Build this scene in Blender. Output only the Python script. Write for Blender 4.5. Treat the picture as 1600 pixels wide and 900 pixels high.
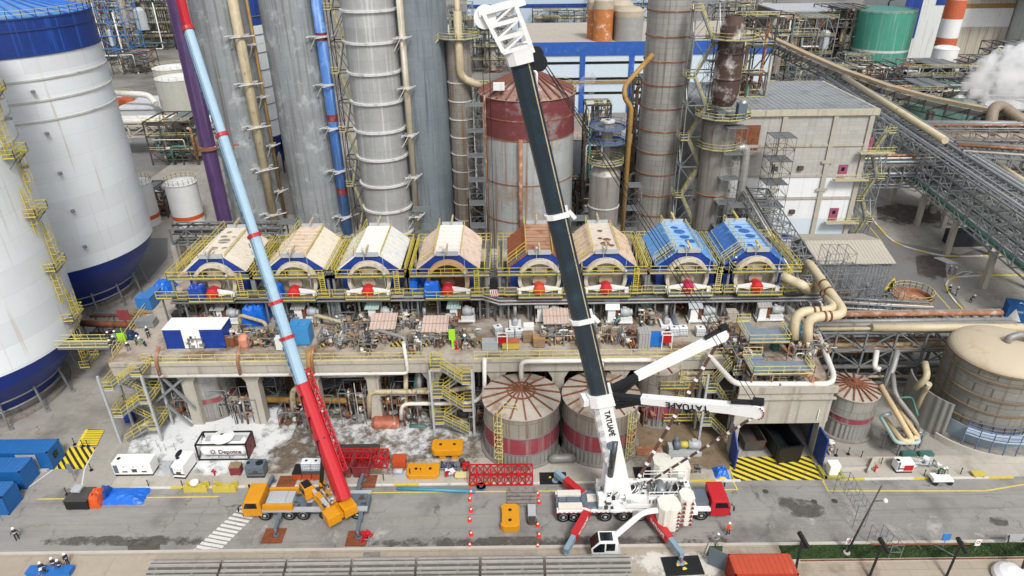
import bpy, math, random
import numpy as np
from mathutils import Vector, Matrix
V = Vector
rnd = random.Random(7)
S = bpy.context.scene
for o in list(bpy.data.objects): bpy.data.objects.remove(o)
COL = S.collection
# ---------------------------------------------------------------- camera
CAM_H, PITCH, ROLL, FPX = 58.0, math.radians(28.0), math.atan(25/2000), 1067.0
F_ = V((0, math.cos(PITCH), -math.sin(PITCH))); R0 = V((1, 0, 0)); U0 = V((0, math.sin(PITCH), math.cos(PITCH)))
RT = R0*math.cos(ROLL) - U0*math.sin(ROLL); UT = U0*math.cos(ROLL) + R0*math.sin(ROLL)
cd = bpy.data.cameras.new('camera'); cam = bpy.data.objects.new('camera', cd); COL.objects.link(cam)
cam.matrix_world = Matrix(((RT.x, UT.x, -F_.x, 0), (RT.y, UT.y, -F_.y, 0), (RT.z, UT.z, -F_.z, CAM_H), (0, 0, 0, 1)))
cd.sensor_width = 36; cd.lens = 36*FPX/1600; cd.clip_start = .5; cd.clip_end = 5000
S.camera = cam
# ---------------------------------------------------------------- sky and sun (overcast)
w = bpy.data.worlds.new('World'); S.world = w; w.use_nodes = True
nt = w.node_tree; nt.nodes.clear()
SUN_EL, SUN_AZ = math.radians(50), math.radians(160)
sky = nt.nodes.new('ShaderNodeTexSky'); sky.sky_type = 'NISHITA'; sky.sun_disc = False
sky.sun_elevation = SUN_EL; sky.sun_rotation = SUN_AZ; sky.dust_density = 3; sky.air_density = 1.0
hs = nt.nodes.new('ShaderNodeHueSaturation'); hs.inputs['Saturation'].default_value = .22
bg = nt.nodes.new('ShaderNodeBackground'); bg.inputs['Strength'].default_value = .125
wo = nt.nodes.new('ShaderNodeOutputWorld')
nt.links.new(sky.outputs[0], hs.inputs['Color']); nt.links.new(hs.outputs[0], bg.inputs[0]); nt.links.new(bg.outputs[0], wo.inputs[0])
sl = bpy.data.lights.new('sun', 'SUN'); sl.energy = 1.9; sl.angle = math.radians(12); sl.color = (1, .97, .93)
so = bpy.data.objects.new('sun', sl); COL.objects.link(so)
sd = V((math.sin(SUN_AZ)*math.cos(SUN_EL), math.cos(SUN_AZ)*math.cos(SUN_EL), math.sin(SUN_EL)))
so.rotation_euler = sd.to_track_quat('Z', 'Y').to_euler(); so.location = (0, 0, 120)
S.view_settings.view_transform = 'Standard'; S.view_settings.look = 'None'
try: S.cycles.volume_bounces = 16
except Exception: pass
S.view_settings.exposure = .48; S.view_settings.gamma = 1
# ---------------------------------------------------------------- pixel (of the 1600x900 photo) to world
def ray(px, py): return (F_ + RT*((px-800)/FPX) - UT*((py-450)/FPX))
def at(px, py, z=0.0):
    r = ray(px, py); k = (z-CAM_H)/r.z; return V((0, 0, CAM_H)) + r*k
def atY(px, py, D):
    r = ray(px, py); return V((0, 0, CAM_H)) + r*(D/r.y)
# ---------------------------------------------------------------- materials
def srgb(h):
    if isinstance(h, str):
        c = [int(h[i:i+2], 16)/255 for i in (0, 2, 4)]
        return tuple((x/12.92 if x <= .04045 else ((x+.055)/1.055)**2.4) for x in c)
    return h
MATS = {}
def mat(name, col, rough=.6, metal=0., var=.14, scale=.8, streak=None, samt=.5, spots=None, pamt=.5, pscale=.35, bump=.0, bscale=6, alpha=None, panel=None, corr=None, lane=None, crack=0):
    """weathered paint / concrete / metal: colour variation, vertical run marks, patches of a second colour"""
    if name in MATS: return MATS[name]
    m = bpy.data.materials.new(name); m.use_nodes = True; MATS[name] = m
    N = m.node_tree.nodes; L = m.node_tree.links
    b = N['Principled BSDF']; b.inputs['Roughness'].default_value = rough; b.inputs['Metallic'].default_value = metal
    tc = N.new('ShaderNodeTexCoord')
    def noise(sc, vec=None, det=6, ro=.6):
        n = N.new('ShaderNodeTexNoise'); n.inputs['Scale'].default_value = sc; n.inputs['Detail'].default_value = det; n.inputs['Roughness'].default_value = ro
        L.new(vec or tc.outputs['Object'], n.inputs['Vector']); return n.outputs['Fac']
    def ramp(f, a, c):
        r = N.new('ShaderNodeValToRGB'); r.color_ramp.elements[0].position = a; r.color_ramp.elements[1].position = c; L.new(f, r.inputs[0]); return r.outputs[0]
    def mix(f, a, c):
        x = N.new('ShaderNodeMixRGB'); 
        L.new(f, x.inputs[0]) if hasattr(f, 'links') else setattr(x.inputs[0], 'default_value', f)
        for v_, i in ((a, 1), (c, 2)):
            if hasattr(v_, 'links'): L.new(v_, x.inputs[i])
            else: x.inputs[i].default_value = (*v_, 1)
        return x.outputs[0]
    c = srgb(col)
    lo = tuple(x*(1-var) for x in c); hi = tuple(min(1, x*(1+var)) for x in c)
    out = mix(ramp(noise(scale), .3, .7), lo, hi)
    out = mix(ramp(noise(scale*9), .35, .75), out, tuple(x*(1-var*.8) for x in c)) if var > .03 else out
    def mapping(sx, sy, sz):
        mp = N.new('ShaderNodeMapping'); mp.inputs['Scale'].default_value = (sx, sy, sz); L.new(tc.outputs['Object'], mp.inputs[0]); return mp.outputs[0]
    if panel:   # sheet joints: (size along z, width, colour)
        br = N.new('ShaderNodeTexBrick'); br.inputs['Scale'].default_value = 1; br.inputs['Mortar Size'].default_value = panel[2]
        br.inputs['Brick Width'].default_value = panel[0]; br.inputs['Row Height'].default_value = panel[1]
        br.inputs['Color1'].default_value = (1, 1, 1, 1); br.inputs['Color2'].default_value = (.86, .86, .86, 1); br.inputs['Mortar'].default_value = (.35, .33, .3, 1)
        sp = N.new('ShaderNodeSeparateXYZ'); L.new(tc.outputs['Object'], sp.inputs[0]); cb = N.new('ShaderNodeCombineXYZ')
        ad = N.new('ShaderNodeMath'); ad.operation = 'ADD'; L.new(sp.outputs[0], ad.inputs[0]); L.new(sp.outputs[1], ad.inputs[1])
        if panel[3] == 'floor': L.new(sp.outputs[0], cb.inputs[0]); L.new(sp.outputs[1], cb.inputs[1])
        else: L.new(ad.outputs[0], cb.inputs[0]); L.new(sp.outputs[2], cb.inputs[1])
        L.new(cb.outputs[0], br.inputs['Vector'])
        mu = N.new('ShaderNodeMixRGB'); mu.blend_type = 'MULTIPLY'; mu.inputs[0].default_value = .8; L.new(out, mu.inputs[1]); L.new(br.outputs[0], mu.inputs[2]); out = mu.outputs[0]
    if lane:
        for cc, sc_, lo_ in lane: out = mix(ramp(noise(1.0, mapping(*sc_), 8, .7), lo_, lo_+.22), out, srgb(cc))
    if crack:
        vo = N.new('ShaderNodeTexVoronoi'); vo.feature = 'DISTANCE_TO_EDGE'; vo.inputs['Scale'].default_value = crack; ad = N.new('ShaderNodeVectorMath'); ad.operation = 'MULTIPLY_ADD'
        n3 = N.new('ShaderNodeTexNoise'); n3.inputs['Scale'].default_value = .9; n3.inputs['Detail'].default_value = 6; L.new(tc.outputs['Object'], n3.inputs['Vector']); L.new(n3.outputs['Color'], ad.inputs[0]); ad.inputs[1].default_value = (2.2, 2.2, 0); L.new(tc.outputs['Object'], ad.inputs[2]); L.new(ad.outputs[0], vo.inputs['Vector'])
        rr = N.new('ShaderNodeValToRGB'); rr.color_ramp.elements[0].position = .001; rr.color_ramp.elements[1].position = .012; rr.color_ramp.elements[0].color = (1, 1, 1, 1); rr.color_ramp.elements[1].color = (0, 0, 0, 1); L.new(vo.outputs['Distance'], rr.inputs[0])
        mm = N.new('ShaderNodeMath'); mm.operation = 'MULTIPLY'; L.new(rr.outputs[0], mm.inputs[0]); L.new(ramp(noise(.25), .45, .6), mm.inputs[1]); out = mix(mm.outputs[0], out, tuple(x*.35 for x in c))
    if streak: out = mix(ramp(noise(1.0, mapping(1.6, 1.6, .05)), .62-.22*samt, .78-.12*samt), out, srgb(streak))
    if spots: out = mix(ramp(noise(pscale, None, 8, .65), .64-.3*pamt, .78-.26*pamt), out, srgb(spots))
    L.new(out, b.inputs['Base Color'])
    bn = None
    if corr:    # corrugated sheet: (wavelength, axis)
        wv = N.new('ShaderNodeTexWave'); wv.inputs['Scale'].default_value = 1/corr[0]/3.0; wv.bands_direction = corr[1]; wv.inputs['Distortion'].default_value = 0
        L.new(tc.outputs['Object'], wv.inputs['Vector']); bu = N.new('ShaderNodeBump'); bu.inputs['Strength'].default_value = .9; bu.inputs['Distance'].default_value = .12
        L.new(wv.outputs['Fac'], bu.inputs['Height']); bn = bu.outputs[0]
    if bump:
        bu = N.new('ShaderNodeBump'); bu.inputs['Strength'].default_value = bump; bu.inputs['Distance'].default_value = .05
        L.new(noise(bscale), bu.inputs['Height'])
        if bn: L.new(bn, bu.inputs['Normal'])
        bn = bu.outputs[0]
    if bn: L.new(bn, b.inputs['Normal'])
    if alpha:   # irregular edge for thin spills
        f = noise(alpha[0], None, 10, .7)
        if len(alpha) > 2:      # spills fade out irregularly towards their outline
            vm = N.new('ShaderNodeVectorMath'); vm.operation = 'MULTIPLY_ADD'; L.new(tc.outputs['Generated'], vm.inputs[0]); vm.inputs[1].default_value = (2, 2, 0); vm.inputs[2].default_value = (-1, -1, 0)
            ln = N.new('ShaderNodeVectorMath'); ln.operation = 'LENGTH'; L.new(vm.outputs[0], ln.inputs[0])
            pw = N.new('ShaderNodeMath'); pw.operation = 'POWER'; L.new(ln.outputs['Value'], pw.inputs[0]); pw.inputs[1].default_value = 3
            su = N.new('ShaderNodeMath'); su.operation = 'MULTIPLY_ADD'; L.new(pw.outputs[0], su.inputs[0]); su.inputs[1].default_value = -alpha[2]; L.new(f, su.inputs[2]); f = su.outputs[0]
        a = ramp(f, alpha[1]-.03, alpha[1]+.14)
        L.new(a, b.inputs['Alpha'])
    return m
RUST = '7a4a2c'
m_silo = mat('silo_white', 'dde2e4', .5, var=.05, scale=.1, streak='b9a88e', samt=.12, panel=(60, 3.1, .008, 'w'))
m_siloblue = mat('silo_blue', '153781', .45, var=.22, scale=.25, streak='2c5fb8', samt=.35)
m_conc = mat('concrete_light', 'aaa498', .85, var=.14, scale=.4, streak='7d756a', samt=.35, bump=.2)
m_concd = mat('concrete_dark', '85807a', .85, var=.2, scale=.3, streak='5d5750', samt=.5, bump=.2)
m_tower = mat('tower_grey', '93999b', .55, .15, var=.12, scale=.25, streak='6a6a64', samt=.62, spots='b3b8b8', pamt=.3, panel=(3.0, 2.6, .010, 'w'))
m_towerd = mat('tower_grey_dark', '7d878d', .55, .15, var=.12, scale=.25, streak='596067', samt=.6, panel=(3.0, 2.4, .010, 'w'))
m_clad = mat('aluminium_cladding', 'b0afaa', .42, .45, var=.12, scale=.3, streak='7c7468', samt=.5, panel=(2.2, 1.0, .018, 'w'))
m_cladr = mat('aluminium_cladding_rusty', '9a958c', .45, .3, var=.15, scale=.4, streak='80592f', samt=.55, panel=(2.0, 1.1, .02, 'w'))
m_ring = mat('ring_white', 'c9c9c6', .6, var=.15, spots='8f877c', pamt=.3, pscale=.6)
m_ringr = mat('ring_rust', '8a5a3a', .8, var=.3, spots='b9a595', pamt=.3, pscale=.8)
m_steel = mat('galvanised_steel', '8d9193', .45, .4, var=.18, scale=.7)
m_steeld = mat('dark_steel', '4c4a48', .6, .2, var=.3, scale=.5, spots='6b4a35', pamt=.35)
m_black = mat('black_steel', '1b1d20', .5, .1, var=.3)
m_rust = mat('rusty_steel', '7c4b30', .85, var=.35, scale=.8, spots='4a3023', pamt=.4, pscale=1)
m_rustl = mat('light_rust', '9b6a4d', .8, var=.3, spots='b8a596', pamt=.4, pscale=.8)
m_yellow = mat('yellow_paint', 'c4b24a', .5, var=.15, spots='b7a557', pamt=.3, pscale=1)
m_yellowp = mat('yellow_faded', 'c9bf7a', .55, var=.2, spots='9c9272', pamt=.3, pscale=1)
m_pipeb = mat('pipe_beige', 'b5a88a', .6, var=.18, streak='8a7757', samt=.4, spots='6f5232', pamt=.18, pscale=1)
m_pipey = mat('pipe_ochre', '9c7a40', .6, var=.2, spots='7b5426', pamt=.35, pscale=.6)
m_pipew = mat('pipe_white', 'cfccc5', .55, var=.12, spots='95673f', pamt=.25, pscale=.7)
m_pipeg = mat('pipe_green', '3f6b64', .5, var=.2, spots='5c8b7c', pamt=.2)
m_pipegr = mat('pipe_grey', '8c8b87', .5, .2, var=.2, spots='6b5a4a', pamt=.3, pscale=.7)
m_bluel = mat('light_blue_paint', '3a7fc4', .4, var=.15)
m_blue = mat('blue_panel', '163a8c', .4, var=.15, scale=.6, spots='2c55b0', pamt=.15)
m_white = mat('white_paint', 'd6d7d6', .45, var=.06, streak='b6b2a8', samt=.2)
m_whitec = mat('crane_white', 'e4e4e2', .35, var=.05, spots='b8b4ac', pamt=.12, pscale=1.2)
m_red = mat('red_paint', 'b3141c', .35, var=.15)
m_redw = mat('red_worn', '7d2c31', .6, var=.2, streak='6f4f4b', samt=.4, spots='9b6f68', pamt=.2)
m_orange = mat('orange_paint', 'c9551f', .5, var=.15, spots='9b4a28', pamt=.2)
m_amber = mat('crane_yellow', 'cc8b16', .4, var=.1, spots='b37a1c', pamt=.15)
m_grey = mat('grey_paint', '5c6873', .5, var=.12)
m_greyl = mat('light_grey_paint', 'a9adb0', .5, var=.12)
m_rubber = mat('rubber', '161616', .85, var=.3)
m_glass = mat('dark_glass', '10161c', .12, var=.05)
m_grating = mat('grating', '6d7274', .6, .2, var=.2, scale=2)
m_asph = mat('asphalt', '8a8884', .9, var=.14, scale=.15, spots='66635f', pamt=.42, pscale=.12, bump=.3, bscale=12, lane=[('918e89', (.05, .55, 1), .48), ('6b6966', (.03, 1.6, 1), .52), ('a09c95', (.35, .9, 1), .60), ('5a5855', (.5, .5, 1), .66)], crack=.16)
m_wood = mat('timber_mat', '7d4226', .8, var=.3, scale=1.5)
m_woodl = mat('timber_light', '8d7558', .8, var=.3, scale=1.5)
m_tarp = mat('blue_tarpaulin', '0f62c4', .4, var=.18, scale=2, bump=.6, bscale=3)
m_purple = mat('purple_paint', '4d3560', .5, var=.2, scale=.3, streak='6b5c78', samt=.4)
m_skin = mat('skin', '8f634a', .6, var=.05)
m_dark = mat('dark_interior', '26231f', .9, var=.3)
# ---------------------------------------------------------------- mesh builder
class MB:
    def __init__(s, T=None): s.v = []; s.f = []; s.mi = []; s.sm = []; s.T = T; s.m = 0; s.bk = []
    def add(s, vs, fs, smooth=False):
        b = len(s.v); s.bk.append(b)
        s.v += [(s.T @ V(p)) if s.T else V(p) for p in vs]
        for f in fs: s.f.append([b+i for i in f]); s.mi.append(s.m); s.sm.append(smooth)
        return s
    def box(s, c, d, rz=0, taper=1.0):
        x, y, z = d[0]/2, d[1]/2, d[2]/2; vs = []
        for k, (sz, t) in enumerate(((-1, 1), (1, taper))):
            for sx, sy in ((-1, -1), (1, -1), (1, 1), (-1, 1)):
                vx, vy = sx*x*t, sy*y*t
                if rz: vx, vy = vx*math.cos(rz)-vy*math.sin(rz), vx*math.sin(rz)+vy*math.cos(rz)
                vs.append((c[0]+vx, c[1]+vy, c[2]+sz*z))
        return s.add(vs, [(3, 2, 1, 0), (4, 5, 6, 7), (0, 1, 5, 4), (1, 2, 6, 5), (2, 3, 7, 6), (3, 0, 4, 7)])
    def bb(s, x0, y0, z0, x1, y1, z1): return s.box(((x0+x1)/2, (y0+y1)/2, (z0+z1)/2), (abs(x1-x0), abs(y1-y0), abs(z1-z0)))
    def beam(s, a, b, w=.2, h=None, up=(0, 0, 1), w2=None, h2=None):
        a, b = V(a), V(b); h = h or w; d = (b-a)
        if d.length < 1e-5: return s
        d.normalize(); u = V(up)
        if abs(d.dot(u)) > .98: u = V((0, 1, 0))
        r = d.cross(u).normalized(); u = r.cross(d)
        vs = []
        for p, ww, hh in ((a, w, h), (b, w2 or w, h2 or h)):
            for sx, sy in ((-1, -1), (1, -1), (1, 1), (-1, 1)): vs.append(p + r*sx*ww/2 + u*sy*hh/2)
        return s.add(vs, [(0, 1, 2, 3), (7, 6, 5, 4), (1, 0, 4, 5), (2, 1, 5, 6), (3, 2, 6, 7), (0, 3, 7, 4)])
    def tube(s, pts, r, n=8, bend=0, caps=True, r2=None):
        P = [V(p) for p in pts]
        if bend and len(P) > 2:
            Q = [P[0]]
            for i in range(1, len(P)-1):
                a = (P[i-1]-P[i]); c = (P[i+1]-P[i]); k = min(bend, a.length*.45, c.length*.45)
                A = P[i]+a.normalized()*k; C = P[i]+c.normalized()*k
                for t in (0, .25, .5, .75, 1): Q.append(A*(1-t)**2 + P[i]*2*t*(1-t) + C*t*t)
            Q.append(P[-1]); P = Q
        vs = []; ref = None
        for i, p in enumerate(P):
            d = (P[min(i+1, len(P)-1)]-P[max(i-1, 0)])
            d = d.normalized() if d.length > 1e-6 else V((0, 0, 1))
            if ref is None:
                ref = V((0, 0, 1)) if abs(d.z) < .9 else V((1, 0, 0))
            u = (ref - d*ref.dot(d))
            u = u.normalized() if u.length > 1e-4 else d.orthogonal().normalized()
            ref = u; w_ = d.cross(u)
            rr = r if r2 is None else r+(r2-r)*i/(len(P)-1)
            for k in range(n):
                t = 2*math.pi*k/n; vs.append(p + (u*math.cos(t)+w_*math.sin(t))*rr)
        fs = []
        for i in range(len(P)-1):
            for k in range(n): fs.append((i*n+k, i*n+(k+1) % n, (i+1)*n+(k+1) % n, (i+1)*n+k))
        s.add(vs, fs, True)
        if caps:
            b = len(s.v)-len(vs)
            s.f.append([b+k for k in range(n)][::-1]); s.mi.append(s.m); s.sm.append(False)
            s.f.append([b+(len(P)-1)*n+k for k in range(n)]); s.mi.append(s.m); s.sm.append(False)
        return s
    def cyl(s, a, b, r, n=16, r2=None): return s.tube([a, b], r, n, r2=r2)
    def lathe(s, c, prof, n=32, a0=0, a1=2*math.pi, smooth=True, sharp=True):
        full = abs(a1-a0-2*math.pi) < 1e-4; k = n if full else n+1; vs = []
        segs = []
        for i in range(len(prof)-1):
            b = len(vs)
            for (r, z) in (prof[i], prof[i+1]):
                for j in range(k):
                    t = a0+(a1-a0)*j/n; vs.append((c[0]+r*math.cos(t), c[1]+r*math.sin(t), c[2]+z))
            for j in range(n if not full else k): segs.append((b+j, b+(j+1) % k, b+k+(j+1) % k, b+k+j))
        return s.add(vs, segs, smooth)
    def prism(s, poly, vec):
        n = len(poly); P = [V(p) for p in poly]; v_ = V(vec)
        nn = (P[1]-P[0]).cross(P[2]-P[0])
        a, b = (list(range(n))[::-1], [n+i for i in range(n)])
        fs = [tuple(a), tuple(b)] + [(i, (i+1) % n, n+(i+1) % n, n+i) for i in range(n)]
        if nn.dot(v_) < 0: fs = [tuple(reversed(f)) for f in fs]
        return s.add(P+[p+v_ for p in P], fs)
    def quad(s, a, b, c, d): return s.add([a, b, c, d], [(0, 1, 2, 3)])
    def sphere(s, c, r, n=12, m=7, sz=1.0, z0=-1.0):
        prof = []
        for i in range(m+1):
            t = -math.pi/2+math.pi*i/m
            if math.sin(t) < z0-1e-6: continue
            prof.append((max(1e-3, r*math.cos(t)), r*math.sin(t)*sz))
        return s.lathe(c, prof, n)
    def rail(s, pts, h=1.1, sp=1.6, r=.036, closed=False, toe=True):
        P = [V(p) for p in pts]
        if closed: P = P+[P[0]]
        for a, b in zip(P, P[1:]):
            L_ = (b-a).length; n = max(1, round(L_/sp))
            for k in range(n+1):
                p = a.lerp(b, k/n); s.beam(p, p+V((0, 0, h)), r*1.7)
            for q in (h, h*.52): s.beam(a+V((0, 0, q)), b+V((0, 0, q)), r*1.8)
            if toe: s.beam(a+V((0, 0, .08)), b+V((0, 0, .08)), r*.9, .16)
        return s
    def stair(s, a, b, wv, treads=True, st=.25):
        """a bottom, b top, wv = width vector"""
        a, b, wv = V(a), V(b), V(wv)
        for q in (wv*0, wv): s.beam(a+q, b+q, .08, st)
        n = max(2, int(abs(b.z-a.z)/.24))
        for k in range(1, n):
            p = a.lerp(b, k/n)+wv/2; h = (b-a); h.z = 0; h.normalize()
            s.beam(p-wv/2, p+wv/2, .26, .04)
        return s
    def truss(s, a, b, w, h, n, t=.08, zig=True):
        a, b = V(a), V(b); d = (b-a).normalized(); u = V((0, 0, 1))
        if abs(d.z) > .9: u = V((0, 1, 0))
        r = d.cross(u).normalized(); u = r.cross(d)
        C = [(-1, -1), (1, -1), (1, 1), (-1, 1)]
        pt = lambda k, c: a.lerp(b, k/n)+r*c[0]*w/2+u*c[1]*h/2
        for c in C: s.beam(pt(0, c), pt(n, c), t)
        for k in range(n+1):
            for i in range(4): s.beam(pt(k, C[i]), pt(k, C[(i+1) % 4]), t*.8)
            if k < n:
                for i in range(4):
                    i0, i1 = (i, (i+1) % 4) if k % 2 else ((i+1) % 4, i)
                    s.beam(pt(k, C[i0]), pt(k+1, C[i1]), t*.7)
        return s
    def frame(s, x0, y0, z0, x1, y1, z1, nx=2, ny=2, nz=3, t=.1, brace=True):
        xs = [x0+(x1-x0)*i/(nx-1) for i in range(nx)]; ys = [y0+(y1-y0)*i/(ny-1) for i in range(ny)]; zs = [z0+(z1-z0)*i/nz for i in range(1, nz+1)]
        for x in xs:
            for y in ys: s.beam((x, y, z0), (x, y, z1), t)
        for z in zs:
            for y in ys: s.beam((x0, y, z), (x1, y, z), t)
            for x in xs: s.beam((x, y0, z), (x, y1, z), t)
        if brace:
            zz = [z0]+zs
            for k in range(nz):
                for i in range(nx-1):
                    a, b = (i, i+1) if (i+k) % 2 else (i+1, i)
                    for y in (y0, y1): s.beam((xs[a], y, zz[k]), (xs[b], y, zz[k+1]), t*.6)
                for i in range(ny-1):
                    a, b = (i, i+1) if (i+k) % 2 else (i+1, i)
                    for x in (x0, x1): s.beam((x, ys[a], zz[k]), (x, ys[b], zz[k+1]), t*.6)
        return s
    def grid_sheet(s, x0, y0, x1, y1, z, sx=1): return s.quad((x0, y0, z), (x1, y0, z), (x1, y1, z), (x0, y1, z))
    def pieces(s):
        """far-apart pieces of this mesh, each to become an object of its own"""
        k = len(s.bk)
        if k < 2 or k > 1500: return None
        P = np.array([tuple(p) for p in s.v]); e = s.bk[1:]+[len(s.v)]
        lo = np.array([P[a:b].min(0) for a, b in zip(s.bk, e)]); hi = np.array([P[a:b].max(0) for a, b in zip(s.bk, e)])
        size = (hi-lo).max(1); par = list(range(k))
        def find(i):
            while par[i] != i: par[i] = par[par[i]]; i = par[i]
            return i
        for i in range(k):
            gap = np.maximum(0, np.maximum(lo[i]-hi[i+1:], lo[i+1:]-hi[i]))
            near = np.sqrt((gap**2).sum(1)) <= np.maximum(.02, .5*np.maximum(size[i], size[i+1:]))
            for j in np.nonzero(near)[0]: par[find(i+1+int(j))] = find(i)
        roots = {}; vb = np.zeros(len(s.v), int)
        for i, (a, b) in enumerate(zip(s.bk, e)): vb[a:b] = roots.setdefault(find(i), len(roots))
        if len(roots) < 2 or len(roots) > 60: return None
        out = []
        for q in range(len(roots)):
            m = MB(); idx = np.nonzero(vb == q)[0]; mp = {int(v_): n_ for n_, v_ in enumerate(idx)}
            m.v = [s.v[int(v_)] for v_ in idx]
            for f, a, b in zip(s.f, s.mi, s.sm):
                if vb[f[0]] == q: m.f.append([mp[i] for i in f]); m.mi.append(a); m.sm.append(b)
            m.bk = [0]; out.append(m)
        return out
    def build(s, name, mats, parent=None, bevel=0, split=True):
        if not isinstance(mats, (list, tuple)): mats = [mats]
        if parent is not None and split:
            pc = s.pieces()
            if pc: return [m.build(name, mats, parent, bevel, False) for m in pc][0]
        if parent is not None: org = ORG[parent.name]
        else:
            zs = [p.z for p in s.v]; n = len(s.v)
            org = V(((min(p.x for p in s.v)+max(p.x for p in s.v))/2, (min(p.y for p in s.v)+max(p.y for p in s.v))/2, min(zs)))
        me = bpy.data.meshes.new(name); me.from_pydata([tuple(p-org) for p in s.v], [], s.f)
        for m_ in mats: me.materials.append(m_)
        me.polygons.foreach_set('material_index', s.mi); me.polygons.foreach_set('use_smooth', s.sm); me.update()
        o = bpy.data.objects.new(name, me); COL.objects.link(o)
        if parent is not None: o.parent = parent; CH.setdefault(parent.name, []).append(o)
        else: o.location = org
        ORG[o.name] = org
        if bevel:
            bv = o.modifiers.new('bevel', 'BEVEL'); bv.width = bevel; bv.segments = 2; bv.limit_method = 'ANGLE'
        return o
ORG = {}; CH = {}
def thing(name, label, cat, loc, group=None):
    o = bpy.data.objects.new(name, None); COL.objects.link(o); o.location = loc; o.empty_display_size = .5
    ORG[o.name] = V(loc); o['label'] = label; o['category'] = cat
    if group: o['group'] = group
    return o
def tag(o, label, cat, group=None, kind=None):
    o['label'] = label; o['category'] = cat
    if group: o['group'] = group
    if kind: o['kind'] = kind
    return o
def struct(name, mb, m, label=None):
    o = mb.build(name, m); o['kind'] = 'structure'
    if label: o['label'] = label
    return o
def copy_tree(o, parent=None):
    c = o.copy(); COL.objects.link(c)
    if parent: c.parent = parent; CH.setdefault(parent.name, []).append(c)
    ORG[c.name] = ORG.get(o.name, V((0, 0, 0)))
    for ch in list(CH.get(o.name, [])): copy_tree(ch, c)
    return c
def dup(o, loc, label, rz=0, group=None):
    c = copy_tree(o); c.location = loc; c.rotation_euler = (0, 0, rz); c['label'] = label
    if group: c['group'] = group
    return c
def remat(root, old, new):
    """give a copy its own colour: swap a material on it and its parts (object-level slots)"""
    todo = [root]
    for o in todo: todo += CH.get(o.name, [])
    for o in todo:
        if o.type == 'MESH':
            for sl_ in o.material_slots:
                if sl_.material == old: sl_.link = 'OBJECT'; sl_.material = new
# ================================================================ GROUND, ROADS, PAINT
RY0, RY1 = 50.9, 60.2        # road edges
m_ground = mat('plant_ground', '9a968e', .9, var=.16, scale=.12, spots='6f6b64', pamt=.42, pscale=.09, bump=.2, panel=(5, 5, .012, 'floor'), crack=.22)
m_apron = mat('sidewalk_concrete', 'b0aba0', .9, var=.12, scale=.3, spots='8f8576', pamt=.35, pscale=.25, bump=.2, panel=(4.2, 2.2, .012, 'floor'))
m_slab = mat('foreground_slabs', 'a89c8c', .9, var=.14, scale=.2, spots='7f7161', pamt=.4, pscale=.2, bump=.2, panel=(4.4, 3.0, .016, 'floor'))
m_wet = mat('wet_stained_floor', '7c705f', .55, var=.25, scale=.3, spots='54483c', pamt=.5, pscale=.3, bump=.2)
m_far = mat('far_ground', '7d7a75', .9, var=.2, scale=.05, spots='55524e', pamt=.5, pscale=.03)
m_paintw = mat('road_paint_white', 'd2d0ca', .7, var=.1, alpha=(3.5, .30))
m_painty = mat('road_paint_yellow', 'd6c04a', .7, var=.15, alpha=(3.5, .30))
m_paintk = mat('road_paint_black', '2a2826', .8, var=.3)
m_kerb = mat('kerb_concrete', 'b6b1a7', .85, var=.12)
m_lime = mat('lime_powder', 'd0d2d2', .95, var=.05, scale=1.5, alpha=(.35, .30, .16))
m_limec = mat('lime_crust', 'c6c7c7', .95, var=.08, scale=1.5, alpha=(.55, .44, .16))
m_mud = mat('mud_stain', '6f6253', .5, var=.3, alpha=(.3, .36, .14))
m_oil = mat('oil_stain', '57534e', .5, var=.3, alpha=(.45, .40, .15))
m_grass = mat('grass', '344a26', .9, var=.35, scale=1.2)
def sheet(name, pts, z, m, n=1):
    b = MB(); b.add([(p[0], p[1], z) for p in pts], [tuple(range(len(pts)))]); return struct(name, b, m)
def rect(name, x0, y0, x1, y1, z, m): return sheet(name, [(x0, y0), (x1, y0), (x1, y1), (x0, y1)], z, m)
rect('ground', -2500, -60, 2500, 4000, -.02, m_far)
rect('plant_floor', -95, RY1, 110, 230, 0.0, m_ground)
rect('road', -110, RY0, 110, RY1, 0.004, m_asph)
b = MB(); b.bb(-110, 20, -.01, 110, RY0-.35, .12); struct('pavement', b, m_slab)
# raised pavement and its painted kerb along the works side of the road
def gp(px, py, z=0): return at(px, py, z)
def band(name, segs, m):      # kerb pieces between pixel abscissae, at the road edge
    b = MB()
    for x0, x1 in segs: b.bb(x0, RY1-.28, 0, x1, RY1, .14)
    return struct(name, b, m)
XK = lambda px: at(px, 752).x
wy = [(-95, -60), (-38, -30)]
white, yel = [], []
x = -52; k = 0
while x < 58:
    L_ = 2.9
    if not (XK(1138) < x < XK(1275)): (yel if k % 3 == 1 else white).append((x, x+L_))
    x += L_+.01; k += 1
band('kerb_white', white, mat('kerb_paint_white', 'cdcac2', .7, var=.12, spots='9b958a', pamt=.3, pscale=1)); band('kerb_yellow', yel, mat('kerb_paint_yellow', 'cdb63c', .7, var=.15, spots='9b958a', pamt=.3, pscale=1))
b = MB()
b.bb(XK(385), RY1+.003, 0, XK(1134), RY1+4.2, .13); b.bb(XK(1288), RY1+.003, 0, 66, RY1+3.6, .13)
b.bb(XK(180), RY1+.003, 0, XK(385)-.003, RY1+3.0, .13)
struct('sidewalk', b, m_apron)
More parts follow.
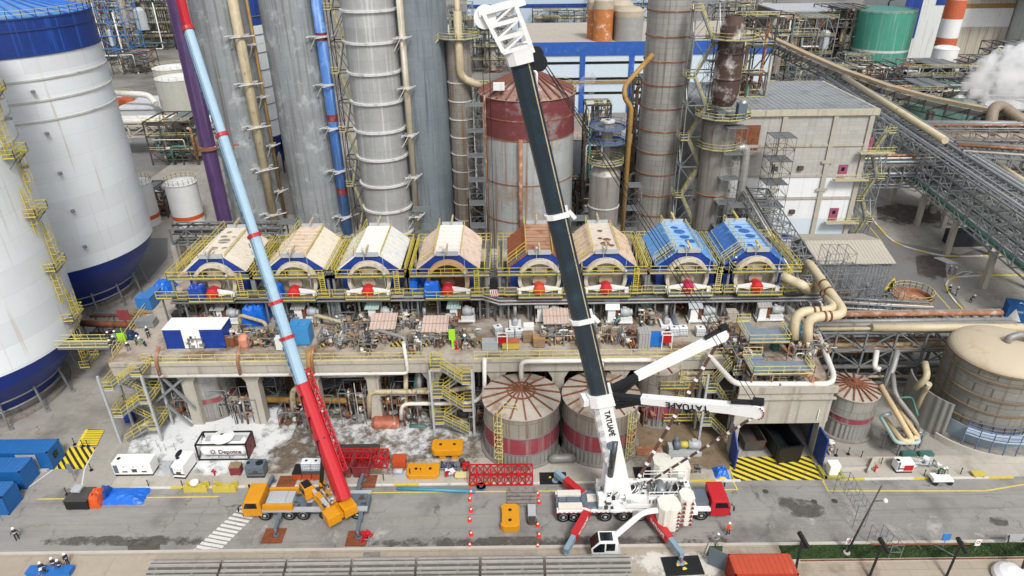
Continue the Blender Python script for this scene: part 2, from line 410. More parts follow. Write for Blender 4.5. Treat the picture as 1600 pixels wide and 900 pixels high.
# foreground kerb and grass
b = MB(); b.bb(-110, RY0-.35, 0, 110, RY0, .15); struct('kerb', b, m_kerb)
gr = [(at(1222, 868).x, 48.6), (110, 48.6), (110, RY0-.4), (at(1222, 868).x, RY0-.4)]
sheet('grass_bed', gr, .126, m_grass)
b = MB()
for i in range(9000):
    x = rnd.uniform(gr[0][0], 60); y = rnd.uniform(48.65, RY0-.45); h = rnd.uniform(.05, .16); a = rnd.uniform(0, 3.14)
    dx, dy = math.cos(a)*.05, math.sin(a)*.05
    b.add([(x-dx, y-dy, .125), (x+dx, y+dy, .125), (x+rnd.uniform(-.06, .06), y+rnd.uniform(-.06, .06), .125+h)], [(0, 1, 2)])
g = b.build('grass', mat('grass_blades', '46602e', .9, var=.4, scale=2)); tag(g, 'mown green grass verge between the road and the lower pavement', 'grass', kind='stuff')
b = MB(); b.bb(gr[0][0], 48.3, .12, 110, 48.6, .25); struct('grass_kerb', b, m_kerb)
# painted lines: polylines given in photo pixels
def line(name, px, wd, m, z=.009, closed=False):
    b = MB(); P = [at(*p) for p in px]
    for a, c in zip(P, P[1:]):
        d = (c-a).normalized(); n_ = V((-d.y, d.x, 0))*wd/2; a = a-d*wd*.5; c = c+d*wd*.5
        b.quad(*[V((q.x, q.y, z)) for q in (a-n_, c-n_, c+n_, a+n_)]); z += .0004
    return struct(name, b, m)
line('yellow_line', [(60, 780), (340, 776)], .16, m_painty); line('yellow_line', [(560, 770), (880, 767)], .16, m_painty)
line('yellow_line', [(1072, 766), (1152, 765), (1146, 752)], .17, m_painty)
line('yellow_line', [(1286, 752), (1294, 767), (1440, 767), (1540, 767), (1600, 757)], .17, m_painty)
line('faded_line', [(0, 822), (330, 817)], .12, mat('faded_yellow', 'a8a07a', .8, var=.2, alpha=(3, .46)))
line('faded_line', [(560, 811), (770, 809)], .12, MATS['faded_yellow'])
line('white_line', [(44, 762), (84, 733)], .16, m_paintw); line('white_line', [(128, 757), (132, 733), (148, 702)], .14, m_paintw)
# zebra crossing
b = MB()
for k in range(15):
    t = k/14; x = 398+(314-398)*t; y = 787+(866-787)*t; hw = 25+7*t
    if k == 0: continue
    p = [at(x-hw*.55+dx, y+dy) for dx, dy in ((0, -2.1-t), (hw*1.15, 4.3-t*1), (hw*1.15-3, 7.2+t*.5), (-3, .9+t*.8))]
    b.quad(*[V((q.x, q.y, .0095 if q.y < 99 else 0)) for q in p][::-1])
b.v = [V((p.x, p.y, .009)) for p in b.v]; struct('zebra_crossing', b, m_paintw)
# hatched zones
def hatch(name, corners, n, z, slope, duty=.52):
    A, B_, C_, D_ = [at(*c) for c in corners]      # near-left, near-right, far-right, far-left
    b = MB(); b.quad(*[V((q.x, q.y, z)) for q in (A, B_, C_, D_)]); struct(name+'_base', b, m_paintk)
    b = MB()
    P = lambda u, v_: V(((A*(1-u)+B_*u)*(1-v_)+(D_*(1-u)+C_*u)*v_).to_tuple()[:2]+(z+.004,))
    for k in range(-n, 2*n):
        pts = []
        for v_ in [i/12 for i in range(13)]:
            u0 = k/n+slope*v_; pts.append((u0, u0+duty/n, v_))
        for (a0, a1, v0), (c0, c1, v1) in zip(pts, pts[1:]):
            a0, a1, c0, c1 = [min(1, max(0, q)) for q in (a0, a1, c0, c1)]
            if a1-a0 > 1e-3 or c1-c0 > 1e-3: b.quad(P(a0, v0), P(a1, v0), P(c1, v1), P(c0, v1))
    return struct(name, b, m_hatchy)
m_hatchy = mat('hatch_yellow', 'dcc531', .7, var=.12, spots='8d8248', pamt=.2, pscale=.8)
hatch('hatched_bay', [(1146, 751), (1284, 750), (1268, 713), (1136, 714)], 7, .012, -.6)
hatch('hatched_walk', [(86, 733), (130, 733), (150, 699), (109, 698)], 4, .012, -1.0)
hatch('hatched_ramp', [(120, 697), (152, 697), (164, 672), (134, 671)], 1, .013, 0, .12)
b = MB()
for k in range(9):
    a, c = at(120+14*k/9, 695-24*k/9), at(152+12*k/9, 695-24*k/9); b.beam(a+V((0, 0, .03)), c+V((0, 0, .03)), .2, .05)
struct('ramp_stripes', b, m_hatchy)
line('bay_edge', [(1287, 751), (1270, 714)], .16, m_painty, .02); line('bay_edge', [(1146, 751), (1136, 716)], .16, m_painty, .02)
b = MB(); b.add([tuple(at(*p).to_tuple()[:2])+(.02,) for p in ((1046, 750), (1146, 750), (1135, 719), (1060, 719))], [(0, 1, 2, 3)]); struct('grey_painted_floor', b, mat('grey_floor_paint', '9ea6ab', .7, var=.08))
# spills
def spill(name, px, m, z): return sheet(name, [tuple(at(*p)) for p in px], z, m)
spill('lime_spill', [(190, 745), (430, 745), (470, 650), (420, 618), (250, 625), (205, 690)], m_lime, .150)
spill('lime_spill', [(430, 735), (640, 742), (790, 735), (770, 640), (640, 610), (440, 640)], m_limec, .154)
spill('mud_patch', [(300, 740), (780, 745), (780, 600), (300, 600)], m_mud, .145)
spill('mud_patch', [(960, 735), (1140, 735), (1140, 600), (960, 600)], mat('wet_ochre_floor', '81705a', .5, var=.3, alpha=(.3, .26, .16)), .145)
spill('oil_patch', [(1222, 806), (1300, 812), (1282, 786), (1212, 772)], m_oil, .0085)
spill('oil_patch', [(1546, 822), (1576, 822), (1574, 806), (1546, 806)], m_oil, .0085)
spill('wet_patch', [(200, 862), (250, 862), (250, 842), (198, 843)], mat('puddle', '55504a', .25, var=.2, alpha=(.6, .3, .15)), .0085)
spill('wet_patch', [(60, 853), (330, 853), (330, 835), (60, 838)], MATS['oil_stain'], .0088)
spill('wet_patch', [(560, 856), (1140, 858), (1140, 836), (560, 840)], MATS['oil_stain'], .0088)
spill('worn_patch', [(360, 855), (700, 855), (700, 800), (360, 800)], mat('worn_asphalt', 'a3a09b', .9, var=.1, alpha=(.3, .5, .1)), .0065)
spill('worn_patch', [(1150, 855), (1600, 855), (1600, 780), (1150, 780)], MATS['worn_asphalt'], .0065)
spill('lime_dust', [(985, 905), (1140, 905), (1120, 862), (985, 862)], mat('pale_dust', 'c6c1b8', .95, var=.08, alpha=(.4, .32, .15)), .124)
# side road on the right and yards behind
m_asph2 = mat('side_road_asphalt', '6f6e6c', .9, var=.12, scale=.12, spots='57534d', pamt=.35, pscale=.1, bump=.2)
sheet('side_road', [tuple(at(*p)) for p in ((1425, 500), (1532, 612), (1620, 640), (1530, 512), (1475, 438), (1480, 405), (1620, 390), (1620, 358), (1500, 398), (1395, 376), (1330, 318), (1290, 318), (1330, 385))][::-1], .006, m_asph2)
def kerbline(name, px, m, w_=.25, h=.15):
    b = MB(); P = [at(*p) for p in px]
    for a, c in zip(P, P[1:]): b.beam(a+V((0, 0, h/2)), c+V((0, 0, h/2)), w_, h)
    return struct(name, b, m)
kp = [(1354, 330), (1370, 352), (1384, 368), (1396, 378), (1412, 385), (1432, 391), (1452, 396), (1475, 400), (1500, 401), (1535, 400), (1575, 398), (1610, 397)]
for i, (a, c) in enumerate(zip(kp, kp[1:])): kerbline('kerb_piece', [a, c], MATS['kerb_paint_yellow' if i % 2 else 'kerb_paint_white'], .35)
kp = [(1530, 503), (1512, 492), (1494, 474), (1482, 458), (1478, 446), (1482, 438), (1495, 433), (1530, 431), (1610, 430)]
for i, (a, c) in enumerate(zip(kp, kp[1:])): kerbline('kerb_piece', [a, c], MATS['kerb_paint_yellow' if i % 2 else 'kerb_paint_white'], .3)
line('yellow_line', [(1460, 455), (1505, 505)], .15, m_painty, .012); line('yellow_line', [(1345, 338), (1380, 380)], .15, m_painty, .012)
b = MB()
for k in range(6):
    for (x, y) in ((1468+4*k, 403+1.6*k), (1498+2.5*k, 431-1.2*k)):
        a = at(x, y, .012); b.bb(a.x-1.0, a.y-.25, .010, a.x+1.0, a.y+.25, .013)
struct('far_crossing', b, m_paintw)
spill('oil_patch', [(1435, 440), (1480, 440), (1475, 395), (1430, 400)], mat('dark_spill', '4a423c', .6, var=.3, alpha=(.25, .36, .16)), .012)
spill('oil_patch', [(1370, 352), (1470, 352), (1470, 318), (1370, 318)], MATS['dark_spill'], .012)
spill('left_yard', [(205, 470), (262, 402), (262, 372), (200, 372)], m_asph2, .012)
spill('back_road', [(205, 262), (250, 262), (262, 205), (205, 205)], m_asph2, .012)
b = MB(); b.add([tuple(at(*p)) for p in ((442, 335), (480, 335), (470, 205), (425, 205))], [(0, 1, 2, 3)]); b.v = [V((p.x, p.y, .015)) for p in b.v]; struct('back_yard', b, m_concd)
# drain covers
for px_, py_ in ((1196, 768), (1272, 784), (1304, 783)):
    a = at(px_, py_); b = MB(); b.cyl(a, a+V((0, 0, .02)), .35, 14); struct('manhole_cover', b, m_steeld)
# ================================================================ BIG SILOS ON THE LEFT
def ladder_run(b, c, r, ang, z0, z1, hh=5.2):
    """caged ladder up a cylinder with small platforms; c = centre, ang = direction"""
    d = V((math.cos(ang), math.sin(ang), 0)); s_ = V((-d.y, d.x, 0))
    z = z0; k = 0
    while z < z1:
        z2 = min(z+hh, z1); off = (.9 if k % 2 else -.9)
        p = V((c[0], c[1], 0))+d*(r+.25)+s_*off
        for q in (-.28, .28): b.beam(p+s_*q+V((0, 0, z)), p+s_*q+V((0, 0, z2+1)), .09)
        n = int((z2-z)/.5)
        for i in range(n): b.beam(p-s_*.28+V((0, 0, z+i*.5)), p+s_*.28+V((0, 0, z+i*.5)), .06)
        for i in range(1, n, 2):
            zz = z+i*.5
            if zz < z+1.5: continue
            q = [p+s_*.4, p+s_*.4+d*.7, p-s_*.4+d*.7, p-s_*.4]
            for a, e in zip(q, q[1:]): b.beam(a+V((0, 0, zz)), e+V((0, 0, zz)), .06)
        for e in (p+s_*.4+d*.7, p-s_*.4+d*.7): b.beam(e+V((0, 0, z+1.5)), e+V((0, 0, z2+.8)), .05)
        z = z2; k += 1
def platform_at(g, b, c, r, ang, z, w=3.4, dp=1.3):
    d = V((math.cos(ang), math.sin(ang), 0)); s_ = V((-d.y, d.x, 0)); p = V((c[0], c[1], z))+d*r
    q = [p-s_*w/2, p-s_*w/2+d*dp, p+s_*w/2+d*dp, p+s_*w/2]
    g.prism([x+V((0, 0, -.06)) for x in q], (0, 0, .06)); b.rail(q)
    g.beam(p-s_*w*.3-V((0, 0, 1.4)), p-s_*w*.3+d*dp, .1); g.beam(p+s_*w*.3-V((0, 0, 1.4)), p+s_*w*.3+d*dp, .1)
def silo(label, X, Y, r, rb, zs, zt, blue, lad):
    t = thing('storage_silo', label, 'silo', (X, Y, 0))
    b = MB(); b.lathe((X, Y, 0), [(rb+.05, 1.2), (rb+.6, 2.4), (r*.93, zs-2.2), (r, zs)], 72); b.build('cone', mat('silo_cone_blue', '0d2f86', .4, var=.15, scale=.3), t)
    b = MB(); b.lathe((X, Y, 0), [(r, zs), (r, blue)], 72); b.build('shell', m_silo, t)
    b = MB(); b.lathe((X, Y, 0), [(r+.02, blue), (r+.02, zt)], 72); b.build('painted_band', m_siloblue, t)
    b = MB()
    for z in (blue-3.2, blue-6.1, blue-8.9): b.lathe((X, Y, z), [(r, -.12), (r+.16, -.12), (r+.16, .12), (r, .12)], 72, smooth=False)
    b.build('ring', mat('ring_silo', 'bcbcb5', .6, var=.15, spots='8f7a5c', pamt=.3, pscale=.5), t)
    b = MB()
    for z in (blue, blue+3.3, zt): b.lathe((X, Y, z), [(r, -.1), (r+.14, -.1), (r+.14, .1), (r, .1)], 72, smooth=False)
    b.build('ring', mat('ring_blue', '1f3a74', .6), t)
    b = MB(); b.lathe((X, Y, zt), [(r, 0), (.5, 3.4)], 72, smooth=False)
    rf = b.build('roof', mat('silo_roof', '4f86c2', .5, var=.2, streak='8d6a4c', samt=.4), t)
    b = MB()
    for i in range(36):
        a = i*math.pi/18; b.beam((X+r*math.cos(a), Y+r*math.sin(a), zt+.12), (X+.6*math.cos(a), Y+.6*math.sin(a), zt+3.5), .2, .16)
    b.build('roof_rib', mat('silo_rib', '2f6dc0', .5, var=.2), rf)
    b = MB(); pts = [(X+r*math.cos(i*math.pi/24), Y+r*math.sin(i*math.pi/24), zt) for i in range(48)]; b.rail(pts, closed=True, toe=False); b.build('railing', m_yellowp, t)
    b = MB(); b.lathe((X, Y, 0), [(rb+1.2, 0), (rb+1.2, .5), (rb+.05, .5), (rb+.05, 1.3)], 64, smooth=False); b.build('footing', m_concd, t)
    b = MB()
    for zz, rr in ((2.0, rb+1.0), (3.6, rb+1.55)): 
        pts = [(X+rr*math.cos(a), Y+rr*math.sin(a), zz) for a in [-2.6+i*.12 for i in range(24)]]; b.tube(pts, .16, 6)
    b.build('ring_pipe', m_pipegr, t)
    b = MB()
    for i in range(8):
        a = -2.5+i*.42; p = V((X+(rb+2.6)*math.cos(a), Y+(rb+2.6)*math.sin(a), 0)); b.beam(p, p+V((-math.cos(a)*.7, -math.sin(a)*.7, 4.3)), .2)
        b.beam(p+V((0, 0, 0)), p+V((.3, .3, .1)), .5)
    b.build('support', m_steel, t)
    if lad is not None:
        b = MB(); g = MB(); ladder_run(b, (X, Y), r, lad, zs-5, zt, 5.0)
        z = zs-5; 
        while z < zt: platform_at(g, b, (X, Y), r, lad, z); z += 7.5
        b.build('ladder', m_yellow, t); g.build('landing', m_grating, t)
    b = MB()
    for k in range(5):
        a = lad if lad is not None else -.9
        p = V((X+r*math.cos(a+.13), Y+r*math.sin(a+.13), 14+6*k)); b.beam(p, p+V((math.cos(a)*.8, math.sin(a)*.8, 0)), .5, .3)
    b.build('nozzle', m_steel, t)
    return t
silo('tall white silo with deep blue top band and blue cone, behind the other one', at(237, 370, 10).x-14.0+.1, 108.5, 14.0, 8.2, 10.3, 47.4, 42.6, None)
silo('tall white silo with yellow caged ladder on its side, at the left edge', at(129, 505, 10).x-13.3-1.0, 79.0, 13.3, 8.4, 9.0, 50, 44.2, .15)
# ================================================================ TOWERS
def tower(name, label, px, py, r, z1, m, rings=(), rm=None, z0=0., rz=.14, skirt=0, group=None, rw=.25, n=40, Yd=None, base=None):
    c = at(px, py, 0) if Yd is None else atY(px, py, Yd); c.z = 0
    t = thing(name, label, 'tower' if 'tower' in name or 'column' in name else 'tank', (c.x, c.y, 0), group)
    b = MB(); b.lathe((c.x, c.y, 0), [(r, z0+skirt), (r, z1), (.1, z1+.01)], n)
    b.build('shell', m, t)
    if skirt: b = MB(); b.lathe((c.x, c.y, 0), [(r*1.02, z0), (r*.96, z0+skirt)], n); b.build('skirt', m_towerd, t)
    if rings:
        b = MB()
        for z in rings: b.lathe((c.x, c.y, z), [(r-.01, -rz), (r+rw, -rz), (r+rw, rz), (r-.01, rz)], n, smooth=False)
        b.build('ring', rm or m_ring, t)
    return t, c
def side_pipe(t, c, R, ang, r, z0, z1, m, brk, bm=None, name='pipe', gap=.9, bands=()):
    d = V((math.cos(ang), math.sin(ang), 0)); s_ = V((-d.y, d.x, 0)); p = V((c.x, c.y, 0))+d*(R+gap+r)
    b = MB(); b.tube([p+V((0, 0, z0)), p+V((0, 0, z1))], r, 16); b.build(name, m, t)
    b = MB()
    for z in brk:
        q = V((c.x, c.y, z))+d*R
        for k in (-1, 1): b.beam(q+s_*k*(r+.35), p+s_*k*(r+.35)+d*(r+.5)+V((0, 0, z)), .16); b.beam(q+s_*k*(r+.35)-V((0, 0, 2.4)), p+s_*k*(r+.35)+V((0, 0, z)), .14)
        for e in (r+.35, -r-.35): b.beam(p+d*e-s_*(r+1.5)+V((0, 0, z)), p+d*e+s_*(r+1.5)+V((0, 0, z)), .18)
        b.lathe((p.x, p.y, z), [(r, -.2), (r+.15, -.2), (r+.15, .2), (r, .2)], 16, smooth=False)
    b.build('bracket', bm or m_ring, t)
    if bands:
        b = MB()
        for z in bands: b.lathe((p.x, p.y, z), [(r+.02, -.7), (r+.02, .7)], 16)
        b.build('pipe_band', m_redw, t)
# T1 / T2: big grey digesters
t, c = tower('digester_tower', 'huge plain grey tower with a beige and an ochre pipe running down its right side', 409, 346, 5.5, 62, m_tower)
BR = [4, 14, 22.8, 31.2, 40]
side_pipe(t, c, 5.5, -.85, .95, 0, 60, m_pipeb, BR)
side_pipe(t, c, 5.5, -.35, .28, 0, 60, m_pipey, [8, 18, 28, 38], name='thin_pipe')
t, c = tower('digester_tower', 'huge pale grey tower carrying a bright blue pipe with red bands', 506, 352, 5.7, 62, m_tower)
side_pipe(t, c, 5.7, -.62, 1.05, 0, 60, mat('pipe_blue', '4b7cc2', .5, var=.15, streak='a9bfe0', samt=.5, spots='7fa2d4', pamt=.3), BR, bands=(9.6, 24.8, 40))
t, c = tower('process_tower', 'wide dark grey tower behind the ribbed silver column', 668, 346, 6.6, 62, m_towerd)
t, c = tower('ribbed_column', 'silver column with thick white flange rings and a beige pipe at its side', 611, 368, 4.75, 62, mat('column_silver', 'b2b3b1', .5, .35, var=.12, scale=.3, streak='d4d5d3', samt=.45, panel=(5, 2.8, .01, 'w')), [1.6+5.4*k for k in range(11)], m_ring, skirt=1.2, rw=.42, rz=.2)
side_pipe(t, c, 4.75, -.25, .62, 0, 60, mat('pipe_brown_white', 'a89b86', .6, var=.15, streak='dad8d2', samt=.5), [5, 13.5, 22, 31, 40])
# slim column with head platform
t, c = tower('slim_column', 'slim segmented grey column topped by a railed platform, left of the rusty tank', 729, 352, 2.35, 38.5, m_cladr, [2+3.6*k for k in range(9)], m_ring, rw=.14, rz=.1)
side_pipe(t, c, 2.35, -.1, .42, 0, 30, m_pipegr, [6, 14, 22, 29], gap=.9)
b = MB(); x, y = c.x, c.y
b.tube([(x+.3, y-2.8, 44), (x+.3, y-2.8, 32), (x+3.7, y-2.8, 30.6), (x+3.7, y-.6, 30)], .75, 12, bend=2); b.cyl((x+.3, y-2.8, 42), (x+.3, y-2.8, 46), .5, 10)
b.build('overhead_pipe', m_pipeb, t)
g = MB(); g.lathe((x, y, 39), [(4.1, 0), (4.1, .12), (2, .12)], 20, smooth=False); g.build('platform', m_grating, t)
b = MB(); b.rail([(x+4.1*math.cos(i*math.pi/8), y+4.1*math.sin(i*math.pi/8), 39.1) for i in range(16)], closed=True); b.build('railing', m_yellowp, t)
b = MB(); b.stair((x-9.5, y-2, 33), (x-3.6, y-2.2, 39), (0, 1, 0)); b.rail([(x-9.5, y-2, 33), (x-3.6, y-2.2, 39)]); b.rail([(x-13.5, y-2, 33), (x-9.5, y-2, 33)]); b.beam((x-13.5, y-1.5, 32.9), (x-9.5, y-1.5, 32.9), 1.1, .1); b.build('stair', m_yellowp, t)
# rusty banded storage tank
m_tankr = mat('tank_peeling', 'a9adad', .6, .1, var=.1, scale=.2, streak='84593a', samt=.5, spots='8f7f68', pamt=.35, pscale=.15, panel=(4.5, 2.6, .01, 'w'))
m_tankred = mat('tank_red_peeling', '74373a', .7, var=.2, streak='59302f', samt=.5, spots='8f938e', pamt=.34, pscale=.2, panel=(4.5, 2.6, .01, 'w'))
c = atY(824, 370, 130); c.z = 0; R = 8.9
t = thing('storage_tank', 'huge rusty tank with dark red upper band and ribbed conical roof behind the black boom', 'tank', c)
b = MB(); b.lathe(c, [(R, 0), (R, 23.4)], 56); b.build('shell', m_tankr, t)
b = MB(); b.lathe(c, [(R+.02, 23.4), (R+.02, 30.6)], 56); b.build('red_band', m_tankred, t)
b = MB()
for z in (7.5, 15, 23.4, 27, 30.6): b.lathe((c.x, c.y, z), [(R, -.08), (R+.12, -.08), (R+.12, .08), (R, .08)], 56, smooth=False)
b.build('seam', m_ringr, t)
m_rroof = mat('roof_rose_rust', '8f7568', .75, var=.2, streak='6b4136', samt=.4, spots='b7a39a', pamt=.3, pscale=.3)
b = MB(); b.lathe(c, [(R+.3, 30.6), (.8, 34.4), (.05, 34.5)], 40, smooth=False); rf = b.build('roof', m_rroof, t)
b = MB()
for i in range(28):
    a = i*math.pi/14; b.beam((c.x+(R+.2)*math.cos(a), c.y+(R+.2)*math.sin(a), 30.85), (c.x+1.2*math.cos(a), c.y+1.2*math.sin(a), 34.5), .28, .3)
b.build('roof_rib', mat('roof_rib_red', '7c4f46', .75, var=.2), rf)
b = MB(); b.rail([(c.x+(R+.2)*math.cos(a), c.y+(R+.2)*math.sin(a), 30.7) for a in [-.4+i*.25 for i in range(10)]], toe=False); b.build('railing', m_yellowp, t)
b = MB(); b.tube([(c.x-1.5, c.y-R-.8, 0), (c.x-1.5, c.y-R-.8, 24)], .38, 8); b.tube([(c.x-R+1, c.y-4, 0), (c.x-R+1, c.y-5, 31)], .2, 8); b.build('pipe', m_rustl, t)
b = MB(); b.bb(c.x-6.2, c.y-7.2, 32.2, c.x-4.2, c.y-5.4, 33.3); b.tube([(c.x+1.5, c.y-6.5, 32), (c.x+1.5, c.y-6.5, 35.5), (c.x-3, c.y-6, 35.8)], .25, 8, bend=1); b.build('hatch', m_white, t)
# big ribbed column right of centre
t, c = tower('ribbed_column', 'tall grey cladded column with rusty rings, left of the zigzag stair tower', 1018, 364, 4.35, 62, m_clad, [1.2+4.3*k for k in range(14)], m_ringr, skirt=.8, rw=.16, rz=.1)
# steam vessel with yellow pipe
m_ves = mat('vessel_brown_grey', '9b9791', .45, .3, var=.15, streak='6c513c', samt=.5)
c = atY(940, 370, 124); c.z = 0
t = thing('process_vessel', 'brown grey vessel with a coned top and ochre pipe, left of the tall ringed column', 'vessel', c)
b = MB(); b.lathe(c, [(2.9, 0), (2.9, 16.5), (1.9, 18.4), (.7, 19.0), (.7, 22), (1.0, 22), (1.0, 26), (.6, 26)], 28, smooth=False); b.build('shell', m_ves, t)
b = MB(); b.lathe((c.x, c.y, 10), [(2.9, 0), (3.05, 0), (3.05, .2), (2.9, .2)], 28); b.lathe((c.x, c.y, 26), [(.6, 0), (1.3, .1), (1.3, .4), (.5, .5)], 16); b.build('ring', m_ring, t)
b = MB(); b.tube([(c.x+3.9, c.y-1, 0), (c.x+3.9, c.y-1, 29), (c.x+2.6, c.y-1, 30.5), (c.x+2.6, c.y, 32.5), (c.x+7.6, c.y+2, 37.5)], .45, 12, bend=1.5); b.build('pipe', m_pipey, t)
for z in (18.6, 22.6, 25.2):
    b = MB(); b.rail([(c.x+3.4*math.cos(i*math.pi/5), c.y+3.4*math.sin(i*math.pi/5), z) for i in range(10)], closed=True); b.build('railing', m_yellowp if z < 20 else mat('railing_blue', '4a6ea8', .5), t)
g = MB()
for z in (18.6, 22.6, 25.2): g.lathe((c.x, c.y, z), [(3.4, 0), (3.4, -.1), (1.2, -.1)], 10, smooth=False)
g.build('platform', m_grating, t)
# lattice tower between the second tower and ribbed column
def access_tower(name, label, x, y, w_, d_, z0, z1, step, mf, mr, flights=True, group=None, px=None):
    t = thing(name, label, 'stair tower', (x, y, z0), group)
    f = MB(); f.frame(x-w_/2, y-d_/2, z0, x+w_/2, y+d_/2, z1, 2, 2, int((z1-z0)/step), .17); f.build('frame', mf, t)
    st, rl, g = MB(), MB(), MB(); z = z0; k = 0
    while z+step <= z1+.1:
        xs = (x-w_/2+.9, x+w_/2-.9); a, c_ = (xs if k % 2 == 0 else xs[::-1]); yy = y-d_/2+.1
        if flights:
            st.stair((a, yy, z), (c_, yy, z+step), (0, .8, 0)); rl.rail([(a, yy, z), (c_, yy, z+step)], toe=False); rl.rail([(a, yy+.8, z), (c_, yy+.8, z+step)], toe=False)
        e = x+w_/2 if c_ > x else x-w_/2
        g.bb(min(e, c_), y-d_/2-.3, z+step-.06, max(e, c_), y+d_/2, z+step)
        o = .5 if c_ > x else -.5
        rl.rail([(c_, y-d_/2-.3, z+step), (e+o, y-d_/2-.3, z+step), (e+o, y+d_/2, z+step)])
        g.bb(min(e, e+o), y-d_/2-.3, z+step-.07, max(e, e+o)+.001, y+d_/2, z+step-.005)
        z += step; k += 1
    st.build('stair_flight', m_steel, t); rl.build('railing', mr, t); g.build('landing', m_grating, t)
    return t
p = atY(566, 352, 134); access_tower('lattice_tower', 'dark narrow lattice tower squeezed between two grey towers', p.x, 135, 3.2, 3.2, 0, 56, 5.6, m_steeld, m_yellowp)
p = atY(1069, 340, 126); access_tower('stair_tower', 'tall zigzag stair tower with yellow landings beside the rusty ringed column', p.x, 126, 4.6, 3.0, 0, 46, 5.6, m_steel, m_yellowp)
# vessel with rusty burner head
c = atY(1104, 360, 124); c.z = 0
t = thing('burner_column', 'grey vessel with a peeling rusty black head and railed platform, right of the stair tower', 'vessel', c)
b = MB(); b.lathe(c, [(2.7, 0), (2.7, 12.5), (2.9, 12.5), (2.9, 25), (2.2, 26.4), (1.4, 27)], 28, smooth=False); b.build('shell', m_ves, t)
b = MB(); b.lathe(c, [(1.9, 29), (2.4, 30.5), (2.4, 33.5), (2.6, 33.7), (2.4, 34), (2.4, 38), (2.6, 38), (2.3, 38.4), (2.0, 42.5), (1.2, 44)], 28, smooth=False); b.build('burner_head', mat('peeling_head', '4d3a33', .8, var=.3, spots='c9c6c0', pamt=.52, pscale=.3), t)
b = MB(); b.lathe((c.x, c.y, 12.5), [(2.9, -.15), (3.05, 0), (2.9, .15)], 28); b.build('ring', m_ringr, t)
b = MB(); g = MB()
for z, r in ((27.2, 5), (21.5, 4), (40.5, 4.6)):
    b.rail([(c.x+r*math.cos(i*math.pi/6), c.y+r*math.sin(i*math.pi/6), z) for i in range(12)], closed=True); g.lathe((c.x, c.y, z), [(r, 0), (r, -.12), (1.5, -.12)], 12, smooth=False)
b.build('railing', m_yellowp, t); g.build('platform', m_grating, t)
b = MB(); b.tube([(c.x+2.5, c.y-1, 21), (c.x+5, c.y-1, 21.5), (c.x+5.2, c.y-1, 17), (c.x+5.2, c.y-1, 2)], .8, 12, bend=1.5); b.tube([(c.x+2, c.y-3, 27.5), (c.x+2.6, c.y-3.4, 30.5)], .5, 10); b.build('duct', m_clad, t)
b = MB(); b.bb(c.x+1.5, c.y-4.2, 27.3, c.x+3, c.y-2.6, 30); b.bb(c.x-2, c.y-4.2, 27.3, c.x-.7, c.y-3, 28.6); b.build('motor', m_grey, t)
# purple stack
c = atY(351, 345, 132); c.z = 0
t = thing('purple_pipe_stack', 'thin tall purple stack behind the pale blue crane boom', 'stack', c)
b = MB(); b.lathe(c, [(1.45, 0), (1.45, 60)], 20); b.build('shell', m_purple, t)
b = MB()
for z in (1.2, 20): b.lathe((c.x, c.y, z), [(1.45, -.3), (1.9, -.3), (1.9, .3), (1.45, .3)], 20, smooth=False); b.beam((c.x-1.5, c.y-1.6, z), (c.x+5.5, c.y+1.5, z), .2); b.beam((c.x-1.5, c.y+1.6, z), (c.x+5.5, c.y+1.5, z), .2)
b.build('bracket', m_ringr, t)
# two white-blue silos far behind
for i, (px_, lab) in enumerate(((415, 'white corrugated silo with a blue top far behind the grey towers'), (456, 'white corrugated silo without a painted top, half hidden behind the grey tower'))):
    c = atY(px_, 250, 172+6*i); c.z = 0
    t = thing('storage_silo', lab, 'silo', c); r = 5.6 if i == 0 else 5.2
    b = MB(); b.lathe(c, [(r, 12), (r, 38)], 32); b.build('shell', m_silo, t)
    b = MB()
    for z in range(12, 56, 4): b.lathe((c.x, c.y, z), [(r, -.1), (r+.18, 0), (r, .1)], 32)
    b.build('ring', mat('ring_grey', '5e666e', .6), t)
    b = MB(); b.lathe(c, [(r, 38), (r, 56)] , 32); b.build('upper_shell', m_siloblue if i == 0 else m_silo, t)
    b = MB(); b.lathe(c, [(1.5, 2), (r, 12)], 32); b.build('cone', m_siloblue, t)
    b = MB()
    for k in range(6): a = k*math.pi/3; b.beam((c.x+r*math.cos(a), c.y+r*math.sin(a), 0), (c.x+r*math.cos(a), c.y+r*math.sin(a), 12), .4)
    b.build('leg', m_steeld, t)
# ================================================================ BUILDINGS
def windows(t, x0, x1, y, z0, z1, n, w_, m=None, frame=True):
    for i in range(n):
        x = x0+(x1-x0)*(i+.5)/n
        b = MB(); b.bb(x-w_/2, y-.12, z0, x+w_/2, y+.02, z1)
        for q in range(1, 3): b.bb(x-w_/2, y-.16, z0+(z1-z0)*q/3-.05, x+w_/2, y-.12, z0+(z1-z0)*q/3+.05)
        f = b.build('window', m_glass, t)
